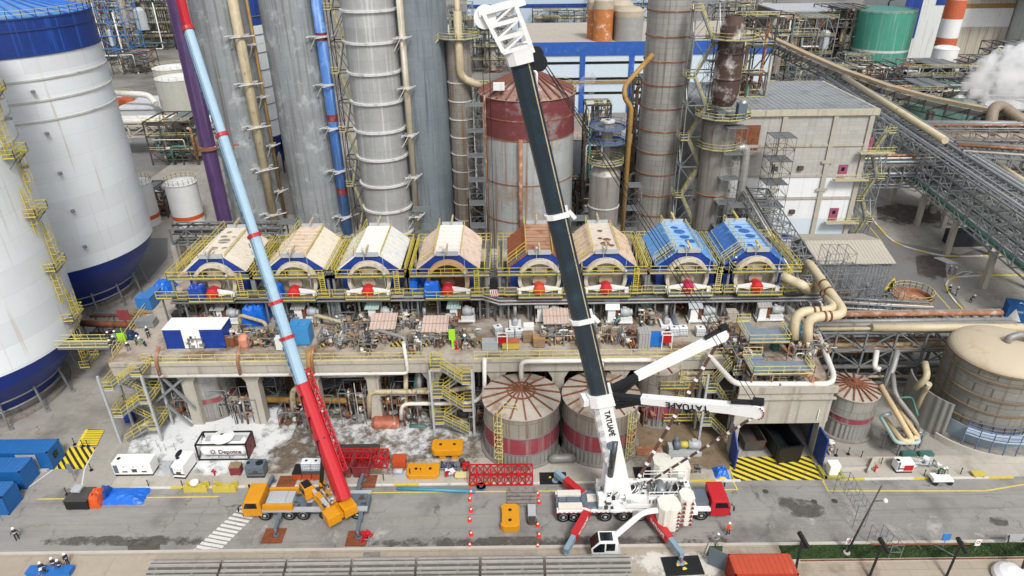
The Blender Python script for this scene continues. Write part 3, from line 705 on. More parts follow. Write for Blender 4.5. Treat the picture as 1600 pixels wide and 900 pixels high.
# grey block building right of the stair tower
X0, X1, Y0, Y1, ZT = at(1075, 385).x, 68.0, 127.0, 152.5, 26.3
t = thing('concrete_building', 'grey concrete block hall with white lower wall and grey sheet roof, right of the towers', 'building', ((X0+X1)/2, Y0, 0))
b = MB(); b.bb(X0, Y0, 14.4, X1, Y1, ZT); b.build('wall', mat('block_wall', 'adaba5', .85, var=.08, scale=.3, streak='8b8a84', samt=.35, panel=(1.6, .8, .008, 'w')), t)
b = MB(); b.bb(X0, Y0+.01, 5.4, X1, Y1, 14.395); b.build('white_wall', mat('white_wall', 'd9dbdc', .7, var=.05, streak='bfc4c6', samt=.3), t)
b = MB(); b.bb(X0, Y0+.01, 0, X1, Y1, 5.395); b.build('lower_wall', mat('pale_blue_wall', 'c3ced6', .7, var=.05), t)
b = MB(); b.bb(X0, Y0-.06, .9, X1+.06, Y0, 2.0); b.build('blue_stripe', m_blue, t)
b = MB()
for x in (X0+6, X0+15.5, X0+25, X1-.5): b.bb(x-.45, Y0-.35, 0, x+.45, Y0-.07, ZT)
for z in (9.8, 14.4, 20.4): b.bb(X0, Y0-.2, z-.25, X1, Y0-.001, z+.25)
for x in (X0+6, X0+15.5, X0+25):
    for z in (11.6, 17.2): b.bb(x-1.1, Y0-.42, z-.3, x+1.1, Y0-.36, z+.3)
b.build('pillar', m_conc, t)
b = MB(); b.bb(X0-.3, Y0-.5, ZT-.2, X1+.6, Y0-.001, ZT+.9); b.bb(X1+.001, Y0, ZT-.2, X1+.6, Y1, ZT+.9); b.build('cornice', mat('cornice', 'b3ad98', .8, var=.15, streak='7d7768', samt=.5), t)
b = MB(); b.bb(X0, Y0+.01, ZT+.001, X1, Y1, ZT+.95); rf = b.build('roof', mat('sheet_roof_grey', '8b8f91', .65, .0, var=.14, scale=.25, spots='6a6e70', pamt=.35, pscale=.3), t)
b = MB()
for i in range(30): x = X0+(X1-X0)*(i+.5)/30; b.bb(x-.03, Y0+.2, ZT+.95, x+.03, Y1, ZT+1.0)
b.build('seam', m_steel, rf)
b = MB(); b.rail([(X0, Y0+.1, ZT+.95), (X1, Y0+.1, ZT+.95), (X1, Y1, ZT+.95)], sp=3, toe=False, r=.025); b.build('railing', m_steel, t)
b = MB(); b.bb(X0+6.8, Y0-.12, 19.6, X0+11.2, Y0-.03, 24.4); w_ = b.build('shutter', m_rust, t)
b = MB(); b.bb(X0+6.4, Y0-1.2, 19.0, X0+11.6, Y0-.03, 19.3); b.rail([(X0+6.4, Y0-1.2, 19.3), (X0+11.6, Y0-1.2, 19.3)]); b.build('balcony', m_conc, t)
for k, (dx, z) in enumerate(((-4.6, 13.9), (-4.5, 5.0), (-.9, 19.2))):
    b = MB(); b.bb(X1+dx, Y0-.16, z, X1+dx+1.7, Y0-.02, z+2.6); d = b.build('door', mat('door_pink', '8f4a62', .6, var=.1), t)
    b = MB(); b.bb(X1+dx+.5, Y0-.2, z+1.4, X1+dx+1.1, Y0-.161, z+2.1); b.build('door_window', m_glass, d)
    b = MB(); b.bb(X1+dx-1, Y0-1.8, z-.2, X1+dx+5.5, Y0-.45, z-.02); b.build('landing', m_conc, t)
    b = MB(); b.rail([(X1+dx-1, Y0-1.8, z), (X1+dx+5.5, Y0-1.8, z), (X1+dx+5.5, Y0-.5, z)]); b.build('railing', m_yellowp, t)
for z, n in ((15.6, 2), (6.6, 2)):
    for x in (X1-17.5, X1-12.6): b = MB(); b.bb(x, Y0-.5, z, x+1.0, Y0-.03, z+.8); b.build('vent_box', m_steeld, t)
p = V((X1+2.2, Y0+1, 0)); access_tower('stair_tower', 'steel escape stair at the right end of the grey concrete hall', p.x+.4, p.y+.6, 3.6, 2.6, 0, 22.5, 4.5, m_steel, m_yellowp)
# long blue and white process building in the middle distance
X0, X1, Y0, ZT = at(815, 175).x, at(1012, 175).x, 238.0, 22.6
t = thing('process_building', 'white building with blue frame lines and dark window strips behind the rusty tank', 'building', ((X0+X1)/2, Y0, 0))
b = MB(); b.bb(X0, Y0, 0, X1+40, Y0+55, ZT); b.build('wall', mat('white_facade', 'bccad4', .6, var=.06), t)
b = MB()
for z in (17.2, 12.0, 7.2): b.bb(X0, Y0-.1, z-.8, X1, Y0-.001, z)
b.build('window', mat('window_strip', '07080a', .4), t)
b = MB(); b.bb(X0, Y0-.35, ZT-3.4, X1+40, Y0-.12, ZT+.9); b.bb(X0-.4, Y0, ZT, X0-.001, Y0+55, ZT+1.4)
for x in (X0+4, X0+20.5, X0+37): b.bb(x-.9, Y0-.3, 0, x+.9, Y0-.12, ZT-3.4)
b.build('blue_frame', mat('facade_blue', '2455a4', .5, var=.2, spots='5a83c0', pamt=.2), t)
b = MB(); b.bb(X0, Y0+.01, ZT+.01, X1+40, Y0+55, ZT+.4); b.build('roof', mat('roof_deck', 'a9a197', .9, var=.15), t)
b = MB(); b.bb(X0-1, Y0-.6, 10.3, X1, Y0-.36, 11.0); b.build('pipe', m_pipey, t)
# buildings at the top right
def block(name, label, px0, px1, pyb, D, zt, dep, wm, stripes=(), rm=None, win=0, z0=0, group=None):
    x0, x1 = atY(px0, pyb, D).x, atY(px1, pyb, D).x
    t = thing(name, label, 'building', ((x0+x1)/2, D, z0), group)
    b = MB(); b.bb(x0, D, z0, x1, D+dep, zt); b.build('wall', wm, t)
    b = MB(); b.bb(x0-.5, D-.5, zt+.001, x1+.5, D+dep, zt+.6); b.build('roof', rm or m_greyl, t)
    for (u0, u1, a, c_, m) in stripes: b = MB(); b.bb(x0+(x1-x0)*u0, D-.15, a, x0+(x1-x0)*u1, D-.005, c_); b.build('panel', m, t)
    if win: windows(t, x0+(x1-x0)*win[0], x0+(x1-x0)*win[1], D-.1, win[2], win[3], win[4], win[5])
    return t
wf = mat('far_white_cladding', 'c9ccca', .6, var=.06, streak='9a8366', samt=.3)
block('boiler_building', 'blue and white tall building behind the green tank', 1388, 1478, 118, 330, 62, 40, wf, [(0, .28, 10, 60, m_siloblue), (.5, .66, 24, 60, m_siloblue)], win=(.3, .5, 34, 40, 1, 5))
block('boiler_house', 'pale rusty-streaked building with a row of small windows behind the striped chimney', 1479, 1552, 118, 334, 62, 40, mat('streaked_cladding', 'b7b3a6', .6, var=.08, streak='8a6a48', samt=.55), [(0, 1, 14, 22, m_white), (0, 1, 22, 24, m_pipey)], win=(.05, .9, 30, 40, 5, 2.4))
block('boiler_building', 'grey cladded building raised on trusses at the top right corner', 1536, 1680, 110, 318, 62, 45, mat('grey_cladding', '8c9092', .55, var=.08), z0=30)
block('plant_building', 'white wall with yellow stair landings at the right edge below the grey building', 1600, 1700, 110, 316, 30, 40, wf)
block('cooling_hall', 'long low grey slatted structure left of the boiler building', 1205, 1330, 100, 330, 22, 30, mat('slatted_dark', '6a5d4e', .8, var=.3, corr=(1.4, 'Z')))
block('plant_building', 'far pale blue and white hall at the top between the towers', 732, 1010, 60, 420, 38, 60, mat('far_facade', 'a9b9c4', .6, var=.06), [(0, 1, 30, 37, m_siloblue), (0, 1, 16, 18, m_siloblue)])
block('low_building', 'low white roofed shed beside the pipes behind the left silo', 175, 305, 135, 228, 5.5, 18, m_greyl, rm=mat('pale_roof', 'b9bdbf', .7, var=.1, streak='8a8f92', samt=.3))
block('control_room', 'pale concrete building on pillars behind the towers, left of the grey hall', 940, 1010, 250, 150, 14, 16, m_conc, win=(.05, .5, 4, 8, 2, 2))
# stripes chimney, green tank, white vessel, other tanks
def tank(name, label, px, py, r, h, m, roof='cone', rm=None, rh=None, D=None, bands=(), cat='tank', group=None, n=40, rail=True, rings=(), ribs=0, ribm=None, ladder=None, z0=0):
    c = at(px, py, z0) if D is None else atY(px, py, D); c.z = z0
    t = thing(name, label, cat, c, group)
    b = MB(); b.lathe(c, [(r, 0), (r, h)], n); b.build('shell', m, t)
    rh = rh if rh is not None else r*.25; b = MB()
    if roof == 'dome': b.lathe(c, [(r+.1, h-.02)]+[(r*math.cos(a), h+rh*math.sin(a)) for a in [i*math.pi/16 for i in range(8)]]+[(.05, h+rh)], n)
    elif roof == 'cone': b.lathe(c, [(r+.15, h-.1), (r+.15, h+.02), (.05, h+rh)], n, smooth=False)
    else: b.lathe(c, [(r, h), (r+.02, h+.05), (r-.2, h+.05), (r-.2, h-.6), (.05, h-.6)], n, smooth=False)
    rf = b.build('roof', rm or m, t)
    if ribs:
        b = MB()
        for i in range(ribs): a = 2*math.pi*i/ribs+.1; b.beam((c.x+(r+.1)*math.cos(a), c.y+(r+.1)*math.sin(a), c.z+h+.1), (c.x+.35*math.cos(a), c.y+.35*math.sin(a), c.z+h+rh+.05), .17, .18)
        b.lathe((c.x, c.y, c.z+h+rh*.62), [(r*.38, 0), (r*.38, .18), (r*.38-.15, .18)], 24, smooth=False)
        b.cyl((c.x, c.y, c.z+h+rh-.2), (c.x, c.y, c.z+h+rh+.5), .35, 12)
        b.build('roof_rib', ribm or m_rust, rf)
    for z, hh, bm in bands: b = MB(); b.lathe((c.x, c.y, c.z+z), [(r+.03, 0), (r+.03, hh)], n); b.build('painted_band', bm, t)
    if rings:
        b = MB()
        for z in rings: b.lathe((c.x, c.y, c.z+z), [(r+.02, -.07), (r+.12, -.07), (r+.12, .07), (r+.02, .07)], n, smooth=False)
        b.build('ring', m_ringr, t)
    if rail: b = MB(); b.rail([(c.x+r*math.cos(i*math.pi/10), c.y+r*math.sin(i*math.pi/10), c.z+h+.05) for i in range(20)], closed=True, toe=False); b.build('railing', m_yellowp, t)
    if ladder is not None: b = MB(); ladder_run(b, c, r, ladder, c.z, c.z+h-.3, 20); b.build('ladder', m_yellowp, t)
    return t, c
mg = mat('tank_green', '46917c', .55, var=.1, scale=.15, streak='8fb5a6', samt=.3)
t, c = tank('green_tank', 'large green tank with a low domed roof at the top right', 1367, 100, 12.3, 22.5, mg, 'dome', mat('roof_green', '4d7f78', .6, var=.1), 2.2, bands=[(6.5, 1.0, m_ring)])
b = MB(); b.tube([(c.x, c.y, 24.6), (c.x, c.y, 27), (c.x+2.2, c.y, 27.2)], .3, 8, bend=1); b.build('vent', m_black, t)
c = atY(1467, 105, 300); c.z = 0
t = thing('striped_chimney', 'orange and white striped chimney behind the white vessel', 'chimney', c)
for k in range(9):
    b = MB(); b.lathe(c, [(4.1-.06*k, 7.3*k), (4.1-.06*(k+1), 7.3*(k+1))], 24); b.build('stripe', mat('chimney_orange', 'b95c38', .6) if k % 2 else m_white, t)
tank('white_vessel', 'small white domed vessel standing before the striped chimney', 1470, 108, 4.6, 12.5, m_white, 'dome', m_white, 1.2, D=285, rail=False)
t, c = tank('orange_vessel', 'small orange banded tank with a white top, right of the blue-banded silo', 184, 130, 3.9, 8.2, mat('vessel_orange', 'c7613a', .5, var=.15, streak='e0c8bb', samt=.3), 'dome', m_whitec, 1, D=238, rings=(2.5, 5.5))
tank('white_tank', 'pale round tank with a white roof, upper one of the pair behind the purple stack', 262, 72, 7.2, 12, mat('tank_pale', 'a7a79e', .7, var=.08, streak='8d8b80', samt=.3), 'cone', m_white, 1, D=268)
tank('white_tank', 'pale round tank with a white roof, lower one of the pair behind the purple stack', 284, 140, 7.4, 15, MATS['tank_pale'], 'cone', m_white, 1, D=232)
tank('small_white_tank', 'small white tank with an orange-red band, beside the purple stack', 294, 335, 3.3, 9.6, m_white, 'cone', m_white, .8, D=142, bands=[(1.6, .9, m_orange)], n=28)
tank('small_white_tank', 'small white tank with an orange-red band, half hidden by the left silo', 224, 335, 3.3, 9.6, m_white, 'cone', m_white, .8, D=142, bands=[(1.6, .9, m_orange)], n=28)
tank('grey_tank', 'grey conical roofed tank standing right of the rusty tank', 912, 262, 8.5, 15, mat('tank_steelblue', '8b949c', .6, .1, var=.1, streak='6c7278', samt=.4), 'cone', mat('roof_tan', 'a59d90', .7, var=.12), 2.4, D=160)
o1, o2 = mat('vessel_orange_rust', 'b5713a', .6, var=.2, spots='d9cfc5', pamt=.25, pscale=.4), mat('vessel_grey', '9c9c98', .5, .2, var=.12)
for i, (px_, py_, r, h, m, lab) in enumerate(((930, 60, 3.0, 13, o1, 'orange vessel with a grey cap, rear one on the roof deck'), (941, 64, 3.3, 14, o1, 'orange vessel with a grey cap, front one on the roof deck'), (981, 62, 4.8, 10.5, o2, 'grey domed vessel on the roof deck, largest one'), (967, 56, 4.4, 12, o2, 'grey tall vessel on the roof deck behind the domed one'))):
    D = 244+6*(i in (0, 3)); c = atY(px_, py_, D)
    t = thing('roof_vessel', lab, 'vessel', (c.x, D, 23.01)); b = MB(); b.lathe((c.x, D, 23.01), [(r, 0), (r, h*.72)], 24); b.build('shell', m, t)
    b = MB(); b.lathe((c.x, D, 23.01), [(r+.05, h*.72), (r+.05, h*.9), (r*.7, h), (.1, h+.6)], 24); b.build('cap', mat('cap_tan', 'ab9f8c', .6), t)
mgr = mat('tank_dark_green', '4c6b60', .6, var=.2, scale=.3)
for i, (px_, py_) in enumerate(((1442, 172), (1478, 172), (1501, 172))):
    tank('green_vessel', ['dull green vessel under the conveyor gallery, largest', 'dull green vessel under the conveyor gallery, middle', 'dull green vessel under the conveyor gallery, right'][i], px_, py_, 5.6-.9*i, 8, mgr, 'dome', None, 1.2, D=212, rail=False)
# ================================================================ RAISED CONCRETE PLATFORM
ZD = 10.2; DF = 71.3
XL, XR, XE = at(192, 546, ZD).x, at(1143, 546, ZD).x, at(1303, 603, ZD).x
m_deck = mat('deck_surface', 'aaa094', .8, var=.2, scale=.35, streak='8c6a3c', samt=.0, spots='6d5840', pamt=.55, pscale=.22, bump=.2)
def on(px, py, z=ZD): return at(px, py, z)
t = thing('concrete_platform', 'long raised concrete platform on pillars carrying the row of hooded filters', 'platform', (0, DF, 0))
b = MB(); b.prism([(XL, DF, ZD-.4), (XR, DF, ZD-.4), (XR, 64.6, ZD-.4), (XE, 64.6, ZD-.4), (XE+3, 104, ZD-.4), (XL-3.5, 104, ZD-.4)], (0, 0, .4)); b.build('deck_slab', m_deck, t)
b = MB(); b.bb(XL, DF-.25, ZD-1.9, XR-.01, DF-.003, ZD-.35); b.bb(XL, DF-.45, ZD-.35, XR-.01, DF-.003, ZD+.12); b.build('edge_beam', m_conc, t)
b = MB(); b.prism([(XL-.3, DF, ZD-1.7), (XL-3.8, 104, ZD-1.7), (XL-3.3, 104, ZD-1.7), (XL+.01, DF, ZD-1.7)], (0, 0, 1.8)); b.build('side_beam', mat('edge_timber', 'a57f55', .8, var=.2), t)
cols = [283, 386, 482, 578, 674, 775, 873, 970, 1070]
for px_ in cols:
    x = atY(px_, 570, DF).x
    b = MB(); b.bb(x-.75, DF+.15, 0, x+.75, DF+1.5, ZD-3.3)
    b.prism([(x-.75, DF+.15, ZD-3.3), (x+.75, DF+.15, ZD-3.3), (x+1.5, DF+.15, ZD-1.9), (x-1.5, DF+.15, ZD-1.9)], (0, 1.35, 0)); b.bb(x-.75, DF+.15, ZD-1.9, x+.75, DF+1.5, ZD-.4)
    b.build('column', m_conc, t)
for D in (79.5, 88):
    for px_ in cols[::1]:
        x = atY(px_, 570, DF).x; b = MB(); b.bb(x-.5, D, 0, x+.5, D+1, ZD-.41); b.build('column', m_concd, t)  # shade under the deck put into darker concrete for rear columns and girders
b = MB()
for px_ in cols: x = atY(px_, 570, DF).x; b.bb(x-.35, DF+1.51, ZD-1.6, x+.35, 100, ZD-.41)
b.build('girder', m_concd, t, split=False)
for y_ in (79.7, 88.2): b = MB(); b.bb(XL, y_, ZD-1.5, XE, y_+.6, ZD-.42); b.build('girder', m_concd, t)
b = MB(); b.bb(XL+2, 99, 0, XE, 99.6, ZD-.41); b.build('rear_wall', mat('rear_wall', '4b4640', .9, var=.3), t)  # wall coloured dark to deepen the shade under the deck
b = MB(); b.rail([(XL+5.2, DF-.3, ZD+.12), (on(735, 550).x-5.5, DF-.3, ZD+.12)]); b.rail([(on(735, 550).x+.6, DF-.3, ZD+.12), (XR, DF-.3, ZD+.12)]); b.rail([(XL-.1, DF+1, ZD+.1), (XL-2.8, 94, ZD+.1)])
b.build('railing', m_yellowp, t, split=False)
# front service pipes
b = MB(); b.tube([(XL+3, DF-.7, ZD-1.65), (on(635, 570).x, DF-.7, ZD-1.65), (on(635, 560).x, DF-.7, ZD+3)], .22, 8, bend=.6)
tag(b.build('service_pipe', m_pipew), 'white and rust service pipe running along the left half of the platform edge', 'pipe')
b = MB(); x0 = on(814, 556).x; b.tube([(x0, DF-.9, ZD-7.6), (x0, DF-.9, ZD+.05), (on(1020, 550).x, DF-.9, ZD+.05), (on(1020, 550).x, DF-.9, ZD-1.6)], .3, 10, bend=.8); b.tube([(on(938, 550).x, DF-.9, ZD), (on(938, 550).x, DF-.9, ZD-2.8)], .24, 8)
tag(b.build('service_pipe', m_pipew), 'white insulated pipe along the right half of the platform edge, dropping to the tanks', 'pipe')
for px_, lab in ((270, 'leftmost'), (390, 'middle'), (500, 'right')):
    p = on(px_, 540); b = MB(); b.tube([(p.x, DF-.75, ZD-1.5), (p.x, DF-.75, ZD+.6), (p.x+.2, DF+.5, ZD+2.0)], .2, 8, bend=.5)
    tag(b.build('downpipe', m_rustl), f'{lab} of three rusty downpipes bending over the platform edge left of the red boom', 'pipe')
# ---------------------------------------------------------------- FILTERS
FZ, FY = 14.3, 81.6
def hooded_filter(label, X, roofm, slopem, left_rail, ringm, discm, motorm, tarp=None, patches=None, arms=2, skirt=m_blue, railm=None):
    T = Matrix.Translation((X, FY, FZ)); t = thing('drum_filter', label, 'filter', (X, FY, ZD), 'hooded drum filters on the platform'); ry = railm or m_yellow
    A = lambda: MB(T)
    b = A(); b.bb(-3.9, 1.25, -1.2, 3.9, 10.6, 2.85); b.build('housing', skirt, t)
    b = A(); b.prism([(-4.0, 1.0, 2.87), (4.0, 1.0, 2.87), (1.7, 1.0, 4.85), (-1.7, 1.0, 4.85)], (0, .24, 0)); b.build('front_panel', skirt, t)
    b = A(); b.prism([(-4.1, .9, 2.9), (-4.3, .9, 3.0), (-1.75, .9, 5.05), (-1.6, .9, 4.9)], (0, 10, 0)); b.prism([(4.1, .9, 2.9), (4.3, .9, 3.0), (1.75, .9, 5.05), (1.6, .9, 4.9)], (0, 10, 0)); b.build('roof_slope', slopem, t, split=False)
    b = A(); b.bb(-1.72, .9, 4.92, 1.72, 10.9, 5.08); rf = b.build('roof_top', roofm, t)
    b = A()
    for k in range(1, 8):
        y = .9+10*k/8
        b.bb(-1.7, y-.03, 5.08, 1.7, y+.03, 5.13)
        for s_ in (-1, 1): b.beam((s_*4.32, y, 3.04), (s_*1.78, y, 5.09), .06, .07)
    b.build('roof_seam', slopem, rf, split=False)
    if patches:
        b = A()
        for (u, v_, r) in patches: b.lathe((u, v_, 5.09), [(r, 0), (.01, .012)], 14)
        b.build('roof_patch', patches_m if patches is not P6 else m_rust, rf, split=False)
    b = A()
    for y in (.75, 11.0): b.bb(-1.5, y-.15, 4.95, 1.5, y+.15, 5.5)
    b.build('lifting_frame', m_greyl, t)
    b = A()
    for y in (-.2, 10.2): b.beam((0, y, 5.9), (0, y+2.2, 6.0), .22, .28)
    b.build('lifting_beam', ry if slopem in (m_roofb1, m_roofb2) else m_pipeb, t)
    b = A(); R1, R2 = 2.9, 2.42; n = 28; b.T = T @ Matrix.Translation((0, .35, 1.45)) @ Matrix.Rotation(math.pi/2, 4, 'X')
    b.lathe((0, 0, 0), [(R2, -.5), (R2, .35), (R1, .35), (R1, -.5)], n, smooth=False); b.build('end_ring', ringm, t)
    b = A(); b.T = T @ Matrix.Translation((0, .8, 1.45)) @ Matrix.Rotation(math.pi/2, 4, 'X')
    b.lathe((0, 0, 0), [(R2, -.1), (R2-.1, 0), (1.2, .05), (1.2, .35), (.9, .4), (.9, .9), (.01, .9)], n); dk = b.build('drum_end', discm, t)
    b = MB(T @ Matrix.Translation((0, .9, 1.45)) @ Matrix.Rotation(math.pi/2, 4, 'X'))
    for a in (.6, 2.5): b.cyl((1.65*math.cos(a), 1.65*math.sin(a), .06), (1.65*math.cos(a), 1.65*math.sin(a), .14), .38, 12)
    b.build('manhole', m_black, dk)
    b = A(); b.T = T @ Matrix.Translation((-.05, -1.2, .62)) @ Matrix.Rotation(math.pi/2, 4, 'X'); b.lathe((0, 0, 0), [(.8, -.95), (.8, .2), (.66, .45), (.3, .55), (.3, .8), (.01, .8)], 18); b.build('gear_motor', motorm, t)
    b = A(); b.T = T @ Matrix.Translation((-.05, -.6, .8)) @ Matrix.Rotation(math.pi/2, 4, 'X'); b.lathe((0, 0, 0), [(.6, -.9), (.6, .1)], 14)
    b.build('drive_shaft', m_pipey if arms == 2 else m_greyl, t)
    b = A()
    for s_ in ((1, -1) if arms == 2 else (1,)): b.prism([(s_*.5, -1.05, .1), (s_*.5, -1.05, 1.1), (s_*2.5, -1.0, .72), (s_*2.5, -1.0, .5)], (0, .35, 0))
    for s_ in (-1, 1): b.bb(s_*2.75-.3, -1.3, -.1, s_*2.75+.3, -.7, .65)
    b.build('torque_arm', m_whitec, t)
    # walkways
    b = A(); b.bb(-4.7, -1.4, -.14, 4.7, 1.2, -.02); b.bb(-2.9, -2.3, -.14, 3.1, -1.401, -.02); b.bb(-5.0, -.9, 2.55, 5.0, -.1, 2.68); b.bb(-5.6, -.9, 2.55, -5.001, 10.6, 2.68); b.bb(5.001, -.9, 2.55, 5.6, 10.6, 2.68); b.build('walkway', m_grating, t, split=False)
    b = A(); b.rail([(-4.7, -1.4, 0), (-2.9, -1.4, 0), (-2.9, -2.3, 0), (3.1, -2.3, 0), (3.1, -1.4, 0), (4.7, -1.4, 0)]); b.build('railing', ry, t, split=False)
    b = A(); b.rail([(-4.9, .6, 2.7), (-4.9, 10.6, 2.7)], sp=1.8); b.rail([(-5.65, 10.6, 2.7), (-5.65, -.95, 2.7), (5.65, -.95, 2.7), (5.65, 10.6, 2.7), (-5.65, 10.6, 2.7)], sp=1.6); b.rail([(4.9, .6, 2.7), (4.9, 10.6, 2.7)], sp=1.8); b.build('railing', ry, t, split=False)
    b = A(); b.rail([(-1.78, .9, 5.1), (-1.78, 10.9, 5.1)], toe=False, sp=2.4)
    if left_rail:
        b.rail([(-4.3, 2.2, 3.05), (-1.8, 2.2, 5.1)], toe=False); b.rail([(-4.3, 1.0, 3.05), (-1.8, 1.0, 5.1)], toe=False)
    else: b.rail([(-3.8, .9, 3.5), (-1.8, .9, 5.1)], toe=False)
    b.rail([(1.78, .9, 5.1), (1.78, 10.9, 5.1)], toe=False, sp=2.4, h=.5); b.build('railing', ry if railm is None else m_yellowp, t, split=False)
    if left_rail: b = A(); b.stair((-4.3, 1.1, 3.0), (-1.8, 1.1, 5.05), (0, 1, 0)); b.build('roof_stair', m_grating, t)
    b = A()
    for x in (-5.3, 5.3):
        for y in (-.5, 5, 10.3): b.bb(x-.15, y-.15, -4.1, x+.15, y+.15, 2.54)
    for x in (-4.2, -1.5, 1.5, 4.2):
        for y in (-.9, 1.5): b.bb(x-.12, y-.12, -4.1, x+.12, y+.12, -.15)
    b.build('leg', m_steel, t)
    b = A(); b.rail([(4.0, -.92, 2.6), (3.9, -.92, .2)], h=.4, toe=False, sp=3); b.beam((3.6, -1.0, -.1), (3.6, -1.0, 3.6), .1); b.beam((4.2, -1.0, -.1), (4.2, -1.0, 3.6), .1)
    for q in range(9): b.beam((3.6, -1, .2+q*.3), (4.2, -1, .2+q*.3), .06)
    for q in (2.9, 3.3, 3.8): b.beam((3.6, -1.6, q), (4.2, -1.6, q), .06)
    b.build('ladder', ry, t, split=False)
    b = A(); b.T = T @ Matrix.Translation((0, 1.4, 0)) @ Matrix.Rotation(-math.pi/2, 4, 'X'); b.lathe((0, 0, 0), [(3.1, 0), (3.1, 8.5), (.1, 8.5)], 24); b.build('vat', m_steeld, t)
    b = A(); b.beam((2.4, -1.2, 1.4), (2.4, -1.2, 6.2), .05); b.cyl((2.4, -1.35, 3.2), (2.4, -1.35, 3.5), .18, 8); b.beam((-.4, .3, 2.7), (-.4, .3, 6.0), .06); b.sphere((-.4, .2, 6.1), .2, 8, 5); b.build('lamp_post', m_greyl, t)
    return t
patches_m = mat('roof_stain', '8d867c', .7, var=.2, spots='5a7ba6', pamt=.1)
m_cream = mat('roof_cream', 'd6cdbd', .6, var=.06, streak='b09a7c', samt=.2)
m_cream2 = mat('roof_cream_rust', 'cdb9a2', .65, var=.08, streak='a5764e', samt=.45)
m_roofw = mat('roof_white', 'e2ddd6', .6, var=.05, spots='b58e6c', pamt=.12)
m_roofr = mat('roof_rusted', '8a5030', .8, var=.2, scale=.6, spots='c4b0a0', pamt=.2, pscale=.5)
m_roofr2 = mat('roof_rusted_flat', 'a8866c', .8, var=.25, spots='7b4527', pamt=.5, pscale=.4)
m_roofb1 = mat('roof_sky_blue', '5e93c8', .5, var=.15, spots='a9c6e0', pamt=.36, pscale=.5)
m_roofb2 = mat('roof_mid_blue', '3f72b4', .5, var=.25, scale=.5, spots='8db1d8', pamt=.3, pscale=.5)
m_rooflb = mat('roof_pale_blue', '8fb4d8', .5, var=.1)
m_blued = mat('roof_blue_stain', '2c5c9e', .6, var=.2)
m_ringc = mat('ring_cream', 'c9bfac', .7, var=.15, streak='9c8768', samt=.4); m_ringt = mat('ring_tan', 'b9956a', .7, var=.2)
m_disc = mat('disc_tan', 'a49a8a', .6, var=.2, spots='7d6447', pamt=.3, pscale=.6); m_discr = mat('disc_rust', '5f3c26', .8, var=.3)
m_motor = mat('motor_red', 'b8262c', .4, var=.1); m_motorm = mat('motor_magenta', 'b01f48', .4, var=.1)
PF = [(-.8, 7.6, .5), (.7, 7.4, .32), (-.2, 6.1, .85), (-.7, 3.6, .55), (.7, 3.7, .4), (-.6, 9.2, .4)]; P6 = [(.2, 3.6, .7), (.6, 4.9, .6), (-.3, 5.4, .35), (1.0, 3.0, .4), (0, 8, .4)]; PB = [(-.2, 8.8, .55), (.2, 7.4, .8), (.5, 5.6, .7), (.9, 4.1, .7), (-.5, 2.6, .4)]
FX = [(p-800)*.0865+.5 for p in (332, 458, 572, 695, 837, 940, 1067, 1173)]
hooded_filter('cream hooded filter with grey roof patches, at the left end of the row', FX[0], m_cream, m_cream, 0, m_ringc, m_disc, m_motor, patches=PF, arms=1)
hooded_filter('plain cream hooded filter beside the pale blue boom, second from the left end', FX[1], m_cream2, m_cream, 0, m_ringc, m_disc, m_motor, arms=1)
hooded_filter('cream and white hooded filter with blue-streaked right slope, third from the left end', FX[2], m_roofw, mat('roof_cream_blue', 'd3d2cb', .6, var=.06, streak='9fb2cc', samt=.35), 0, m_ringc, m_disc, m_motor)
hooded_filter('white topped hooded filter with a brown drum end and tan ring, left of the gap', FX[3], m_roofw, mat('roof_pinkish', 'd2bfb0', .6, var=.06, streak='b58770', samt=.4), 0, m_ringt, m_discr, m_motor, arms=1)
hooded_filter('rusty brown hooded filter just left of the black boom', FX[4], m_roofr2, m_roofr, 1, m_ringc, m_disc, mat('motor_orange_red', 'c4442e', .45, var=.1))
hooded_filter('cream hooded filter with jagged rust holes in its roof, right of the black boom', FX[5], mat('roof_dusty', 'c9c0b4', .7, var=.1, spots='a88a6c', pamt=.2), m_cream2, 0, m_ringc, m_disc, m_motor, patches=P6)
patches_m = m_blued
hooded_filter('sky blue hooded filter with dark round roof patches and magenta motor', FX[6], m_rooflb, m_roofb1, 1, m_ringc, m_disc, m_motorm, patches=PB, railm=m_yellowp)
hooded_filter('deeper blue hooded filter with few roof patches, at the right end of the row', FX[7], m_rooflb, m_roofb2, 1, m_ringc, m_disc, m_motor, patches=PB[:3]+PB[4:], railm=m_yellow)
# gallery linking the filters
t = thing('link_walkway', 'long narrow grating walkway with yellow railing linking all hooded filters', 'walkway', (0, FY, ZD))
g = MB(); b = MB()
xs = [FX[0]-7.6]+FX+[FX[7]+7.2]
for i, (a, c) in enumerate(zip(xs, xs[1:])):
    a2 = a+(4.75 if i else 0); c2 = c-(4.75 if i < 8 else 0)
    if c2-a2 < .3: continue
    g.bb(a2, FY-1.3, FZ-.1, c2, FY+.4, FZ-.01); b.rail([(a2, FY-1.3, FZ), (c2, FY-1.3, FZ)])
    for x in (a2+.3, c2-.3): g.beam((x, FY-.5, ZD), (x, FY-.5, FZ-.1), .18)
g.build('walkway', m_grating, t); b.build('railing', m_yellow, t)
x0 = (FX[3]+FX[4])/2
t = thing('access_stair', 'steep access stair in the gap between the fourth and fifth hooded filters', 'stair', (x0, FY+3, ZD))
g = MB(); g.bb(x0-2.6, FY+.5, FZ-.1, x0-1.2, FY+9, FZ); g.bb(x0+1.0, FY+.5, FZ-.1, x0+1.8, FY+9, FZ); g.build('walkway', m_grating, t)
